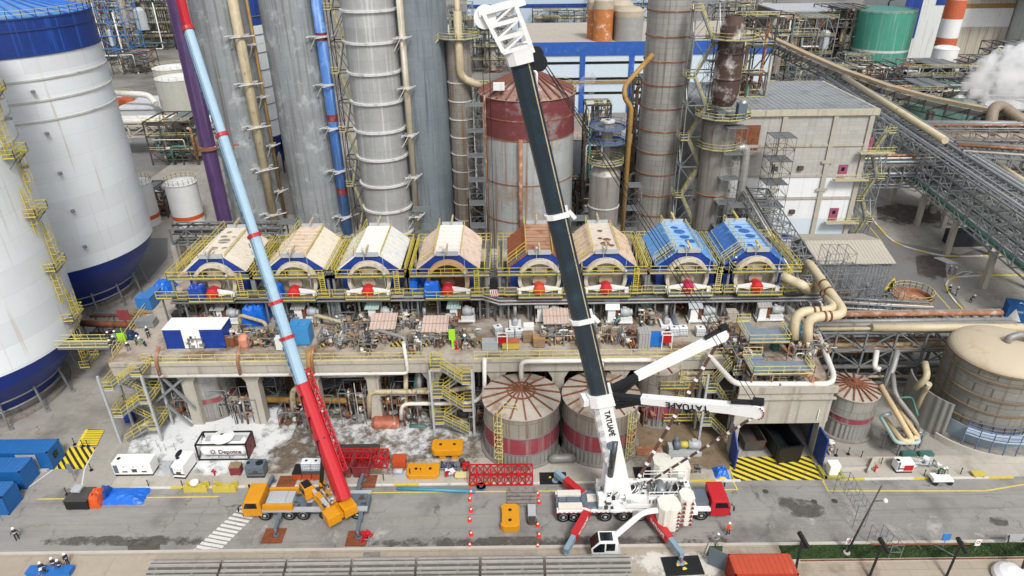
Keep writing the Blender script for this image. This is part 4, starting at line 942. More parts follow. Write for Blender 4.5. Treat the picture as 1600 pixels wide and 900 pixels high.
b = MB(); b.stair((x0-.7, FY+1.5, FZ), (x0-.7, FY+5, FZ+3.2), (1.3, 0, 0)); b.build('flight', m_steel, t); b = MB(); b.rail([(x0-1.2, FY+.5, FZ), (x0-1.2, FY+9, FZ)]); b.rail([(x0+1.8, FY+.5, FZ), (x0+1.8, FY+9, FZ)]); b.rail([(x0+.7, FY+1.5, FZ), (x0+.7, FY+5, FZ+3.2)]); b.build('railing', m_yellow, t)
x0 = (FX[5]+FX[6])/2
t = thing('access_stair', 'yellow railed stair and pipe run between the sixth and seventh hooded filters', 'stair', (x0, FY+3, ZD))
b = MB(); b.stair((x0-1.6, FY+1, FZ-1), (x0-2, FY+4, FZ+2.4), (1.1, 0, 0)); b.build('flight', m_steel, t); b = MB(); b.rail([(x0-1.7, FY+1, FZ-1), (x0-2.1, FY+4, FZ+2.4)]); b.rail([(x0-.5, FY+1, FZ-1), (x0-.9, FY+4, FZ+2.4)]); b.rail([(x0-2.2, FY+4, FZ+2.4), (x0-2.2, FY+9, FZ+2.4)]); b.build('railing', m_yellow, t)
b = MB(); b.tube([(x0+.6, FY+1, FZ), (x0+.4, FY+10, FZ+.3)], .5, 8); b.tube([(x0+1.5, FY, FZ-1), (x0+1.2, FY+10, FZ+.2)], .3, 8); b.build('pipe', m_pipegr, t)
# pipe runs in front of and below the walkway
for k, (dz, dy, r, m) in enumerate(((0, 0, .14, m_steel), (0, .45, .16, m_steeld), (0, .9, .13, m_pipegr), (-.55, .1, .16, m_steel), (-.6, .6, .12, m_rustl))):
    b = MB(); xa, xb = FX[0]-5.4-k*.1, FX[7]+8.4; xm = (FX[3]+FX[4])/2-1.5; y = 79.9+dy; z = 14.0+dz
    b.tube([(xa, y, z+.35), (xm, y, z+.35), (xm+2.2, y, z-.45), (xb, y, z-.45), (xb+2.5, y+1.5, z-.2)], r, 6)
    tag(b.build('pipe_run', m), 'long dark thin pipe running in parallel below the filter walkway', 'pipe', 'parallel pipes below the filter walkway')
for i in range(18):
    x = FX[0]-5+i*4.75; y = 80.3; b = MB(); z = 13.4 if x < (FX[3]+FX[4])/2 else 12.6
    b.beam((x, y, ZD), (x, y, z+.2), .2); b.beam((x, y-.7, z), (x, y+.9, z), .16); tag(b.build('pipe_support', m_steeld), 'dark T-shaped post holding the parallel pipes below the walkway', 'pipe support', 'posts of the parallel pipes')
# ================================================================ FRONT TANKS, UNDERCROFT, STAIRS, LOADING BAY, RIGHT SIDE
m_wall1 = mat('tank_cladding_brown', '9b958a', .55, .2, var=.14, scale=.4, streak='6b5440', samt=.55, panel=(1.1, 2.2, .03, 'w'))
m_roofbg = mat('tank_roof_beige', 'aaa196', .75, var=.14, spots='87705c', pamt=.42, pscale=.5)
m_redb = mat('tank_band_red', '8c3a44', .6, var=.2, streak='8f8a84', samt=.5, spots='7a5a58', pamt=.3)
m_base = mat('tank_base_grey', '94948e', .5, .2, var=.1, streak='75726a', samt=.3, corr=(.5, 'X'))
def front_tank(name, label, px, D, r, h, lad=None, ribs=16, band=(2.0, 2.5), m=m_wall1):
    c = atY(px, 700, D); c.z = 0
    t, c = tank_at(name, label, c, r, h, m, band, ribs, lad)
    return t, c
def tank_at(name, label, c, r, h, m, band, ribs, lad):
    t = thing(name, label, 'tank', c)
    b = MB(); b.lathe(c, [(r, 0), (r, h)], 40); b.build('shell', m, t)
    b = MB(); b.lathe(c, [(r+.2, h-.12), (r+.2, h), (.05, h+r*.24)], 32, smooth=False); rf = b.build('roof', m_roofbg, t)
    b = MB()
    for i in range(ribs): a = 2*math.pi*i/ribs+.1; b.beam((c.x+(r+.15)*math.cos(a), c.y+(r+.15)*math.sin(a), h+.1), (c.x+.3*math.cos(a), c.y+.3*math.sin(a), h+r*.24+.07), .15, .16)
    b.lathe((c.x, c.y, h+r*.24*.62+.05), [(r*.38, 0), (r*.38, .16), (r*.38-.16, .16), (r*.38-.16, 0)], 24, smooth=False); b.cyl((c.x, c.y, h+r*.24-.2), (c.x, c.y, h+r*.24+.45), .3, 10)
    b.build('roof_rib', m_rust, rf, split=False)
    b = MB(); b.lathe(c, [(r+.06, .0), (r+.06, band[0])], 40); b.build('skirt', m_base, t)
    if band[1]: b = MB(); b.lathe((c.x, c.y, band[0]), [(r+.03, 0), (r+.03, band[1])], 40); b.build('painted_band', m_redb, t)
    b = MB()
    for z in (band[0], band[0]+band[1], h-.05): b.lathe((c.x, c.y, z), [(r+.02, -.06), (r+.12, -.06), (r+.12, .06), (r+.02, .06)], 40, smooth=False)
    b.build('ring', m_steel, t)
    b = MB(); b.lathe(c, [(r+.5, 0), (r+.5, .25), (r, .25)], 40, smooth=False); b.build('footing', m_concd, t)
    if lad is not None: b = MB(); ladder_run(b, c, r, lad, .2, h, 20); b.build('ladder', m_yellowp, t); b = MB(); a = lad+.25; b.rail([(c.x+r*.75*math.cos(a), c.y+r*.75*math.sin(a), h+.25), (c.x+r*.8*math.cos(lad-.25), c.y+r*.8*math.sin(lad-.25), h+.2)]); b.build('railing', m_yellowp, t)
    return t, c
t, c1 = front_tank('liquor_tank', 'brown-grey tank with a red band and ribbed roof, left one of the front pair', 815, 67.2, 4.6, 7.4, -1.95)
t, c2 = front_tank('liquor_tank', 'brown-grey tank with red band and ribbed roof, right one, behind the white crane', 934, 67.4, 4.6, 7.4, -.75)
b = MB(); b.tube([(c1.x+3.6, c1.y-3.4, .2), (c1.x+3.8, c1.y-3.9, .9), (c2.x-3.8, c2.y-4.0, .9), (c2.x-3.6, c2.y-3.4, .2)], .55, 12, bend=1.5); tag(b.build('crossover_pipe', m_pipegr), 'thick grey pipe joining the two front tanks at ground level', 'pipe')
front_tank('liquor_tank', 'slender tank with a red lower band under the platform, right of the front pair', 1015, 72.6, 2.7, 8.4, -.3, 10, (1.2, 3.4))
front_tank('liquor_tank', 'squat tank with a worn magenta band and brown radial ribs, right of the loading bay', 1308, 69.6, 2.95, 6.3, None, 18, (2.6, .9), mat('tank_cladding_grey', '9a9890', .55, .2, var=.12, streak='716a5e', samt=.5, panel=(1.1, 2.2, .03, 'w')))
m_silver = mat('silver_cladding', 'b9b9b6', .3, .6, var=.15, streak='7c6a5a', samt=.45, panel=(1.0, 2.0, .02, 'w'))
c = atY(341, 650, 75.8); c.z = 0
t, _ = tank_at('silver_tank', 'shiny silver cladded tank under the left end of the platform', c, 3.4, 8.0, m_silver, (2.6, .9), 8, None)
m_tankrust = mat('undercroft_tank_rust', '7d5638', .7, var=.3, streak='43301f', samt=.6)
for px_, D, r, h, lab in ((452, 84, 3.8, 9.2, 'rusty tank under the platform behind the red boom'), (612, 83, 4.2, 9.3, 'tall rusty tank under the platform left of the middle stair'), (540, 85, 3.2, 9.0, 'dark rusty tank deep under the platform between two pillars')):
    c = atY(px_, 600, D); c.z = 0; t = thing('rusty_tank', lab, 'tank', c)
    b = MB(); b.lathe(c, [(r, 0), (r, h), (.1, h+.3)], 32); b.build('shell', m_tankrust, t)
    b = MB(); ladder_run(b, c, r, -1.4, .5, h-.5, 20); b.build('ladder', m_yellowp, t)
for px_, D, r, h in ((705, 86, 3, 9), (760, 84, 2.4, 8.5), (860, 84, 3, 9), (905, 82, 1.2, 9), (1085, 79, 1.3, 8.5), (1000, 84, 2.6, 9), (250, 83, 2.6, 8), (396, 88, 3, 9)):
    c = atY(px_, 600, D); c.z = 0; b = MB(); b.lathe(c, [(r, 0), (r, h), (.1, h+.2)], 28); tag(b.build('dark_vessel', m_ves if r < 2 else m_steeld), 'dark vessel in the shade deep under the platform', 'vessel', 'dark vessels under the platform')
# scaffolds
def scaffold(label, c, w_, d_, h, nx, nz, deck=True, m=m_steel, group=None, boards=(), rz=0, name='scaffold'):
    t = thing(name, label, 'scaffold', c, group); T = Matrix.Translation(c) @ Matrix.Rotation(rz, 4, 'Z')
    b = MB(T); b.frame(-w_/2, -d_/2, 0, w_/2, d_/2, h, nx, 2, nz, .065); b.build('frame', m, t)
    if deck:
        b = MB(T)
        for k in range(1, nz+1):
            if k % 2 == nz % 2: b.bb(-w_/2+.05, -d_/2+.05, h*k/nz-.06, w_/2-.05, d_/2-.05, h*k/nz)
        b.build('deck_boards', m_woodl if deck == 'w' else m_grating, t)
    return t
G = 'scaffolds under the platform'
scaffold('grey tube scaffold under the platform left of the red boom', atY(428, 650, 76), 3.6, 3, 9.2, 3, 6, group=G)
scaffold('grey tube scaffold under the platform just right of the red boom', atY(528, 650, 77), 4.2, 3.4, 9.4, 3, 6, group=G, rz=.5)
scaffold('grey tube scaffold in the dark under the left end of the platform', atY(268, 640, 79), 6, 3, 9, 4, 6, group=G)
scaffold('low tube scaffold between the pillars near the long beige pipe', atY(640, 650, 78), 3.5, 2, 6, 3, 4, group=G)
scaffold('tube scaffold deep under the platform behind the left front tank', atY(745, 640, 80), 4, 3, 8.5, 3, 5, group=G)
def clutter(label, c, w_, d_, h, n, mats_, group=None, seed=0, name='valve_cluster', cat='pipework', rr=(.06, .16)):
    R_ = random.Random(seed+int(c.x*13+c.y*7)); t = thing(name, label, cat, c, group)
    ms = {}
    for i in range(n):
        m = R_.choice(mats_); b = ms.setdefault(m.name, (m, MB()))[1]
        x, y = R_.uniform(-w_/2, w_/2), R_.uniform(-d_/2, d_/2); z = R_.uniform(0, h*.7); r = R_.uniform(*rr)
        k = R_.random()
        if k < .35: b.tube([c+V((x, y, 0)), c+V((x, y, z+.3)), c+V((x+R_.uniform(-1, 1)*w_*.4, y, z+.3))], r, 6, bend=.3)
        elif k < .6: b.tube([c+V((x, y, z)), c+V((x, y+R_.uniform(-1, 1)*d_*.6, z)), c+V((x, y, z)) + V((0, d_*.3, -z*.8))], r, 6, bend=.2)
        elif k < .8: b.cyl(c+V((x, y, z)), c+V((x, y, z+R_.uniform(.3, .8))), r*2.2, 8); b.cyl(c+V((x, y, z+.2)), c+V((x+.5, y, z+.2)), r, 6)
        elif k < .9: b.box(c+V((x, y, z+.2)), (R_.uniform(.3, .8), R_.uniform(.3, .7), R_.uniform(.3, .6)), R_.uniform(0, 1))
        else: b.beam(c+V((x, y, 0)), c+V((x, y, h*R_.uniform(.6, 1))), .09); b.beam(c+V((x, y, h*.6)), c+V((x+w_*.4, y, h*.6)), .08)
    for m, b in ms.values(): b.build('pipework', m, t)
    b = MB()
    for sx in (-1, 1):
        for sy in (-1, 1): b.beam(c+V((sx*w_/2, sy*d_/2, 0)), c+V((sx*w_/2, sy*d_/2, h*.8)), .1)
    for sx in (-1, 1): b.beam(c+V((sx*w_/2, -d_/2, h*.8)), c+V((sx*w_/2, d_/2, h*.8)), .1); b.beam(c+V((-w_/2, sx*d_/2, h*.8)), c+V((w_/2, sx*d_/2, h*.8)), .1)
    b.build('frame', m_steel, t, split=False)
    return t
# undercroft pipes
def pipe(label, pts, r, m, bend=.6, n=8, group=None, name='pipe', flanges=True):
    P = [V(p) for p in pts]; b = MB(); b.tube(P, r, n, bend=bend)
    o = b.build(name, m)
    tag(o, label, 'pipe', group)
    return o
Y = DF-.4
def pp(px, py, D): return atY(px, py, D)
pipe('long beige and ochre pipe running level under the platform from the left to the stair', [pp(390, 624, 73.5), pp(688, 628, 73.5), pp(700, 640, 73.5)], .42, m_pipey, n=12)
pipe('long straight beige pipe crossing in front of the left pillars', [pp(300, 620, 74.2), pp(500, 628, 74.2)], .36, m_pipeb, n=12)
pipe('beige pipe with an elbow standing before the scaffold, left of the red boom', [pp(500, 600, 72.6), pp(456, 607, 72.6), pp(462, 680, 72.6)], .38, m_pipeb, n=10, bend=1.2)
pipe('upper beige pipe looping from the red horizontal vessel to the stair', [pp(577, 650, 71.5), pp(577, 612, 71.5), pp(690, 612, 71.5), pp(740, 604, 71.5)], .34, m_pipeb, bend=1)
pipe('lower beige pipe beside the looping one above the red horizontal vessel', [pp(584, 650, 71.9), pp(584, 617, 71.9), pp(675, 608, 71.9)], .3, m_pipeb, bend=1)
pipe('pale pipe passing in front of the middle stair towards the left front tank', [pp(627, 655, 70.2), pp(627, 631, 70.2), pp(740, 630, 70.2), pp(757, 615, 70.2), pp(757, 560, 70.2)], .26, m_pipew, bend=1.2)
pipe('teal green pipe bending down to the ground near the middle stair', [pp(640, 666, 70.5), pp(668, 666, 70.5), pp(668, 707, 70.5)], .3, m_pipeg, bend=.8, n=10)
pipe('slanting teal pipe rising to the platform left of the stair', [pp(645, 660, 73), pp(648, 610, 73), pp(655, 560, 73)], .26, m_pipeg, bend=1)
pipe('thick grey pipe with a double bend hanging left of the middle stair', [pp(655, 575, 73), pp(655, 640, 73), pp(668, 648, 73), pp(668, 690, 73)], .34, m_pipegr, bend=.8, n=10)
pipe('beige vertical pipe with a bend beside the teal pipe', [pp(634, 580, 72.5), pp(634, 636, 72.5), pp(640, 645, 72.5), pp(640, 700, 72.5)], .3, m_pipeb, bend=.8)
pipe('white pipe hanging under the platform above the scaffold', [pp(500, 588, 73), pp(592, 586, 73)], .22, m_pipew)
pipe('ochre pipe dropping along a pillar beside the pale blue boom', [pp(482, 548, 71), pp(487, 610, 71)], .4, m_pipey, n=10)
for k, px_ in enumerate((596, 602, 608, 614, 700, 712, 724, 748, 764, 845, 852, 520, 410, 402, 660, 678, 1065, 1120)):
    pipe('thin vertical pipe in the dark under the platform', [pp(px_, 565, 76+k % 4), pp(px_+2, 640+3*(k % 5), 76+k % 4)], .13+.05*(k % 3), (m_pipegr, m_rustl, m_steel, m_pipeb)[k % 4], group='thin vertical pipes under the platform', n=6)
for k in range(16):
    x0_ = rnd.uniform(390, 1080); w_ = rnd.uniform(40, 110); y0_ = rnd.uniform(575, 600); D = rnd.uniform(77, 90)
    pipe('thin level pipe in the dark under the platform', [pp(x0_, y0_, D), pp(x0_+w_, y0_, D), pp(x0_+w_, y0_+30, D)], rnd.uniform(.12, .25), rnd.choice((m_pipegr, m_rustl, m_steel, m_pipeb)), group='thin level pipes under the platform', n=6, bend=.5)
for i in range(16):
    clutter('tangle of valves and small pipes standing under the platform', at(300+i*50+rnd.uniform(-15, 15), 648+rnd.uniform(-6, 10), .15), 3.2, 3.0, rnd.uniform(2.2, 6.5), 34, [m_steeld, m_pipegr, m_rust, m_steel, m_rustl, m_pipew], group='pipe tangles under the platform', seed=200+i, name='pipe_tangle')
# copper-red horizontal vessel
c = pp(605, 662, 71.2); t = thing('horizontal_vessel', 'small copper red horizontal vessel with yellow railed stand, left of the teal pipe', 'vessel', (c.x, c.y, 0))
b = MB(); b.T = Matrix.Translation((c.x, c.y, c.z)) @ Matrix.Rotation(math.pi/2, 4, 'Y'); b.lathe((0, 0, 0), [(.05, -2.1), (.9, -1.9), (1.15, -1.5), (1.15, 1.3), (.9, 1.7), (.05, 1.9)], 20); b.build('shell', mat('vessel_copper', 'a4604a', .45, .3, var=.3, spots='c7a596', pamt=.3, pscale=.8), t)
b = MB(); b.bb(c.x-2.3, c.y-1.6, c.z-1.9, c.x+1.5, c.y-.6, c.z-1.75); b.rail([(c.x-2.3, c.y-1.6, c.z-1.75), (c.x+1.5, c.y-1.6, c.z-1.75)]); b.build('railing', m_yellow, t)
b = MB()
for x in (-1.6, 1.1): b.bb(c.x+x-.15, c.y-.5, 0, c.x+x+.15, c.y+.5, c.z-.9)
b.build('leg', m_steel, t)
# long beige pipes with bends right of the front tanks
for k in range(3):
    pipe(['outer of three nested beige pipes beside the slender tank', 'middle of three nested beige pipes beside the slender tank', 'inner of three nested beige pipes beside the slender tank'][k], [pp(1115+3*k, 582+8*k, 71.5), pp(1046+9*k, 584+8*k, 71.5), pp(1048+9*k, 668-6*k, 71.5), pp(1030+11*k, 684, 71.5), pp(1034+11*k, 715, 71.5)], .34, m_pipeb, bend=1.1, n=10)
pipe('thick bent grey pipe lying at the foot of the slender tank', [pp(1001, 690, 70), pp(1004, 708, 69), pp(1046, 706, 69), pp(1050, 690, 69)], .6, m_pipegr, bend=1.8, n=12)
pipe('rusty white pipe bending over the right corner of the platform', [on(1105, 552, ZD+1), on(1122, 572, ZD+.6), on(1148, 600, ZD+.5), (XE-.6, 64.3, ZD+.5), (XE+.5, 66, ZD+.5), (XE+1.6, 74, ZD+1.4), (XE-.2, 80, ZD+1.8)], .34, m_pipew, bend=1, n=10)
for k in range(7):
    px_ = 1062+9*k; pipe('vertical grey pipe crowded under the right part of the platform', [pp(px_, 585, 74), pp(px_+1, 690, 74)], .2+.12*(k % 3), (m_pipegr, m_steeld, m_pipeb)[k % 3], group='vertical pipes under the right part', n=8)
# big pump by the bay
c = at(1068, 708); t = thing('centrifugal_pump', 'grey pump and motor with yellow coupling guard, left of the bay stair', 'pump', c)
b = MB(); b.bb(c.x-1.9, c.y-.8, 0, c.x+2.0, c.y+.6, .7); b.bb(c.x-2.1, c.y-.9, 0, c.x-1.6, c.y+.2, 1.6); b.build('plinth', m_greyl, t)
b = MB(); b.cyl((c.x+.4, c.y, 1.4), (c.x+1.9, c.y, 1.4), .55, 14); b.bb(c.x+.8, c.y-.2, 1.8, c.x+1.4, c.y+.2, 2.15); b.build('motor', m_greyl, t)
b = MB(); b.cyl((c.x-.6, c.y, 1.4), (c.x+.39, c.y, 1.4), .42, 12); b.build('coupling_guard', m_yellow, t)
b = MB(); b.cyl((c.x-1.4, c.y, 1.4), (c.x-.61, c.y, 1.4), .6, 14); b.cyl((c.x-1.1, c.y, 1.4), (c.x-1.1, c.y, 2.7), .25, 10); b.build('volute', m_grey, t)
c = at(1014, 707); b = MB()
for k in range(9): b.beam((c.x-1.6, c.y-.6+.15*k, .15+.12*(k % 3)), (c.x+1.6, c.y-.5+.15*k, .15+.12*(k % 3)), .16)
tag(b.build('timber_stack', m_rustl), 'stack of reddish planks on the ground between the front tank and the pump', 'timber')
# ---------------------------------------------------------------- stair towers of the platform
def zig_stair(label, x0, x1, y, z0, z1, n, depth=2.0, mr=m_yellow, first=1, cols=True, name='stair_tower'):
    t = thing(name, label, 'stair tower', ((x0+x1)/2, y, z0)); st, rl, g, f = MB(), MB(), MB(), MB(); dz = (z1-z0)/n; lw = 1.3
    for k in range(n):
        yy = y-depth/2+(0 if k % 2 == 0 else depth/2); fw = (k+first) % 2
        a, c_ = (x0+lw, x1-lw) if fw else (x1-lw, x0+lw); za, zb = z0+k*dz, z0+(k+1)*dz
        if k == 0: a = a+(-.6 if fw else .6)
        st.stair((a, yy, za), (c_, yy, zb), (0, depth/2-.15, 0)); rl.rail([(a, yy-.03, za), (c_, yy-.03, zb)], toe=False, sp=1.3); rl.rail([(a, yy+depth/2-.1, za), (c_, yy+depth/2-.1, zb)], toe=False, sp=1.3)
        e = x1 if c_ > a else x0
        g.bb(min(e, c_), y-depth/2, zb-.08, max(e, c_), y+depth/2, zb)
        rl.rail([(c_, y-depth/2, zb), (e, y-depth/2, zb), (e, y+depth/2, zb), (c_, y+depth/2, zb)], sp=1.3); f.beam((min(e, c_), y-depth/2, zb-.16), (max(e, c_), y-depth/2, zb-.16), .12, .18)
    if cols:
        for x in (x0, x1):
            for yy in (y-depth/2-.15, y+depth/2+.15): f.beam((x, yy, z0), (x, yy, z1), .26)
    st.build('stair_flight', m_steel, t, split=False); rl.build('railing', mr, t, split=False); g.build('landing', m_grating, t); f.build('frame', m_greyl, t, split=False)
    return t
p = pp(682, 660, 69.6); q = pp(738, 660, 69.6)
zig_stair('yellow zigzag stair tower up to the platform, in the middle between two pillars', p.x-.2, q.x+.3, 69.9, 0, ZD+.1, 5, 2.2, first=0)
p = pp(168, 600, 69.5); q = pp(240, 600, 69.5)
zig_stair('wide yellow zigzag stair tower at the left end of the platform', p.x, q.x-.4, 69.9, 0, ZD+.1, 5, 3.0, first=1)
b = MB()
for a, c_ in (((pp(250, 575, 71).x, 71, 8), (pp(305, 640, 71).x, 71, 3.2)), ((pp(256, 610, 71).x, 70.8, 4), (pp(296, 652, 71).x, 71, .4)), ((pp(238, 600, 71).x, 70.8, 4.6), (pp(290, 575, 71).x, 71.1, 8.5))): b.beam(a, c_, .28)
tag(b.build('brace', m_steel), 'long diagonal steel braces between the left stair tower and the first pillar', 'brace')
c = pp(208, 668, 72.5); b = MB(); b.bb(c.x-.6, c.y-.4, 0, c.x+.6, c.y+.4, 2.0); tag(b.build('portable_toilet', m_blue, bevel=.08), 'blue cabinet standing inside the foot of the left stair tower', 'cabinet')
p = pp(1096, 620, 68.4); q = pp(1150, 620, 68.4)
zig_stair('grey and yellow stair tower left of the loading bay', p.x, q.x, 68.2, 0, ZD+.1, 4, 2.0, m_yellowp, first=0)
for i, (px_, py_) in enumerate(((1068, 600), (1072, 650))):
    c = pp(px_, py_, 70.6); t = thing('grating_gallery', ['upper', 'lower'][i]+' grating gallery with yellow railing left of the bay stair', 'gallery', (c.x, 70.6, 0)); g = MB(); g.bb(c.x-3.2, 69.6, c.z-.1, c.x+2.2, 72, c.z); g.build('deck', m_grating, t)
    b = MB(); b.rail([(c.x-3.2, 69.6, c.z), (c.x+2.2, 69.6, c.z)]); b.rail([(c.x-3.2, 69.6, c.z), (c.x-3.2, 72, c.z)]); b.build('railing', m_yellow, t); b = MB()
    for x in (-3, 2): b.beam((c.x+x, 69.8, 0), (c.x+x, 69.8, c.z-.1), .2)
    b.build('leg', m_steel, t)
p = pp(205, 545, 84); t = thing('footbridge', 'yellow railed footbridge from the left silo to the platform', 'footbridge', (XL-4, 76, 0)); g = MB(); g.bb(XL-9, 75.2, ZD-.5, XL-.4, 76.6, ZD-.2); g.build('deck', m_grating, t); b = MB(); b.rail([(XL-9, 75.2, ZD-.2), (XL-.5, 75.2, ZD-.2)]); b.rail([(XL-9, 76.6, ZD-.2), (XL-.5, 76.6, ZD-.2)]); b.build('railing', m_yellowp, t)
# ---------------------------------------------------------------- loading bay block
x0, x1 = pp(1143, 660, 64.5).x+.4, pp(1282, 660, 64.5).x; xt = XE
t = thing('loading_bay', 'concrete loading bay with an open blue-doored gateway under the platform corner', 'building', ((x0+x1)/2, 64.6, 0))
b = MB(); b.bb(x0-.2, 64.35, 5.0, xt, 64.59, ZD-.02); b.bb(xt-.01, 64.6, 5, xt+.25, 72, ZD-.45); b.build('front_wall', m_conc, t)
b = MB(); b.bb(x0-.3, 64.05, ZD-.6, xt+.35, 64.34, ZD+.25); b.bb(x0-.3, 64.0, ZD-1.5, xt+.35, 64.34, ZD-1.3); b.build('parapet', m_conc, t)
b = MB()
for x in (x0+.3, xt-.35): b.bb(x-.35, 64.4, 0, x+.35, 65.6, 4.99)
b.build('pillar', m_conc, t)
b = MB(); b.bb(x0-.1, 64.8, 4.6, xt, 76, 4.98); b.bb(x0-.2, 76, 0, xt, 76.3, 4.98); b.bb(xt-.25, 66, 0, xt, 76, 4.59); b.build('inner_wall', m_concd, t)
b = MB(); b.prism([(x0-.15, 64.3, 0), (x0-.15, 61.9, 0), (x0-.15, 61.9, 3.1), (x0-.15, 64.3, 4.9)], (.15, 0, 0)); b.bb(xt-.6, 61.9, .1, xt-.45, 66.5, 4.4); b.build('gate_wing', mat('gate_blue', '173c86', .5, var=.12), t)
b = MB(); b.bb(x1-.7, 64.2, ZD-4.7, x1-.6, 64.34, ZD-3.2); b.build('number_plate', m_white, t)
b = MB(); b.rail([(x0, 64.1, 6.4), (x0+3.2, 64.1, 6.4)], toe=False); b.build('railing', m_yellowp, t)
def skip(label, c, w_, l_, h, m, rz=0, name='open_skip', cat='skip', group=None, fill=m_dark, taper=.12):
    t = thing(name, label, cat, c, group); T = Matrix.Translation(c) @ Matrix.Rotation(rz, 4, 'Z'); b = MB(T); s_ = taper
    lo = [(-w_/2+s_, -l_/2+s_), (w_/2-s_, -l_/2+s_), (w_/2-s_, l_/2-s_), (-w_/2+s_, l_/2-s_)]; hi = [(-w_/2, -l_/2), (w_/2, -l_/2), (w_/2, l_/2), (-w_/2, l_/2)]
    vs = [(x, y, .12) for x, y in lo]+[(x, y, h) for x, y in hi]+[(x*.93, y*.93, h) for x, y in hi]+[(x*.9, y*.9, .4) for x, y in lo]
    fs = [(3, 2, 1, 0), (15, 14, 13, 12)][0:1]+[(12, 13, 14, 15)]
    for k in range(4): j = (k+1) % 4; fs += [(k, j, 4+j, 4+k), (4+k, 4+j, 8+j, 8+k), (8+k, 8+j, 12+j, 12+k)]
    b.add(vs, fs); b.build('tub', m, t)
    b = MB(T)
    for k in range(5):
        y = -l_/2+l_*(k+.5)/5
        for s in (-1, 1): b.beam((s*(w_/2-s_+.03), y, .2), (s*(w_/2+.03), y, h), .08, .1)
    for s in (-1, 1): b.beam((s*w_/2, -l_/2, h+.02), (s*w_/2, l_/2, h+.02), .12, .1); b.beam((-w_/2, s*l_/2, h+.02), (w_/2, s*l_/2, h+.02), .12, .1)
    b.build('rim', m, t, split=False)
    b = MB(T); b.bb(-w_/2+.3, -l_/2+.2, 0, -w_/2+.5, l_/2-.2, .12); b.bb(w_/2-.5, -l_/2+.2, 0, w_/2-.3, l_/2-.2, .12); b.build('skid', m_black, t)
    return t
c = at(1224, 722); skip('large black open skip inside the loading bay gateway', V((c.x, 67.6, 0)), 3.0, 9.5, 2.4, m_black, .12)
c = at(1176, 706); skip('dark open skip with plank load at the left inside the loading bay', V((c.x, 68.0, 0)), 2.6, 6, 1.6, m_steeld, .05)
# equipment on the corner of the platform above the bay
G = 'valve clusters on the platform corner'
MX = [m_pipegr, m_rustl, m_steel, m_pipew, m_pipeb, m_steeld]
clutter('dense tangle of rusty pipework left on the platform corner above the bay', on(1162, 565), 3.4, 5, 2.6, 70, MX, seed=3)
clutter('rusty valve cluster at the right rim of the platform corner', on(1268, 545), 2.2, 4.5, 2.6, 50, MX, seed=4)
clutter('valve cluster behind the platform corner beside the pale blue machine', on(1245, 552), 2.4, 3.5, 2.2, 40, MX, seed=5)
for i, (x_, y_, w_, d_, h, lab) in enumerate(((1186, 548, 5, 5, 2.8, 'rear raised grating stage with yellow stair on the platform corner'), (1210, 590, 7, 4, 1.9, 'front raised grating stage over pipework on the platform corner'))):
    c = on(x_, y_); t = thing('grating_stage', lab, 'stage', c); g = MB(); g.bb(c.x-w_/2, c.y-d_/2, c.z+h-.1, c.x-w_/6, c.y+d_/2, c.z+h); g.bb(c.x-w_/6+.01, c.y-d_/2+(.6 if i else 0), c.z+h-.1, c.x+w_/2, c.y+d_/6, c.z+h); g.build('deck', mat('grating_blue', '7d8b98', .6, .2, var=.2), t)
    b = MB(); b.rail([(c.x-w_/2, c.y-d_/2, c.z+h), (c.x+w_/2, c.y-d_/2, c.z+h), (c.x+w_/2, c.y+d_/6, c.z+h)]); b.rail([(c.x-w_/2, c.y-d_/2, c.z+h), (c.x-w_/2, c.y+d_/2, c.z+h), (c.x-w_/6, c.y+d_/2, c.z+h)]); b.build('railing', m_yellowp, t, split=False)
    b = MB()
    for sx in (-.5, -.16, .5):
        for sy in (-.5, .16): b.beam((c.x+sx*w_, c.y+sy*d_, c.z), (c.x+sx*w_, c.y+sy*d_, c.z+h-.1), .14)
    b.build('leg', m_rustl, t)
    b = MB(); b.stair((c.x+w_*.75, c.y-1.5, c.z), (c.x+w_*.2, c.y-1.5, c.z+h), (0, .9, 0)); b.build('stair_flight', m_rustl, t)
    if i == 0: continue
    clutter('pipework under the front grating stage', c, w_*.8, d_*.7, 1.7, 40, MX, seed=9)
c = on(1240, 530); t = thing('rotary_machine', 'pale blue machine housing where the two thick elbows come down', 'machine', c)
b = MB(); b.sphere(c+V((0, 0, 1.6)), 1.0, 14, 8); b.bb(c.x-.8, c.y-.6, c.z, c.x+.8, c.y+.6, c.z+1.2); b.bb(c.x-1.7, c.y-1.4, c.z, c.x-1.0, c.y-.4, c.z+2.0); b.build('housing', mat('machine_blue', '6fa6c4', .5, var=.15), t)
b = MB(); b.bb(c.x-2, c.y-1.6, c.z+.02, c.x+1.2, c.y+.9, c.z+.15); b.build('base', m_rustl, t)
c = on(1210, 545); b = MB(); b.lathe(c, [(.6, 0), (.6, 1.1), (.65, 1.15), (.1, 1.4)], 16); tag(b.build('drum', m_pipeg), 'dark green drum with yellow lid beside the rear grating stage', 'drum')
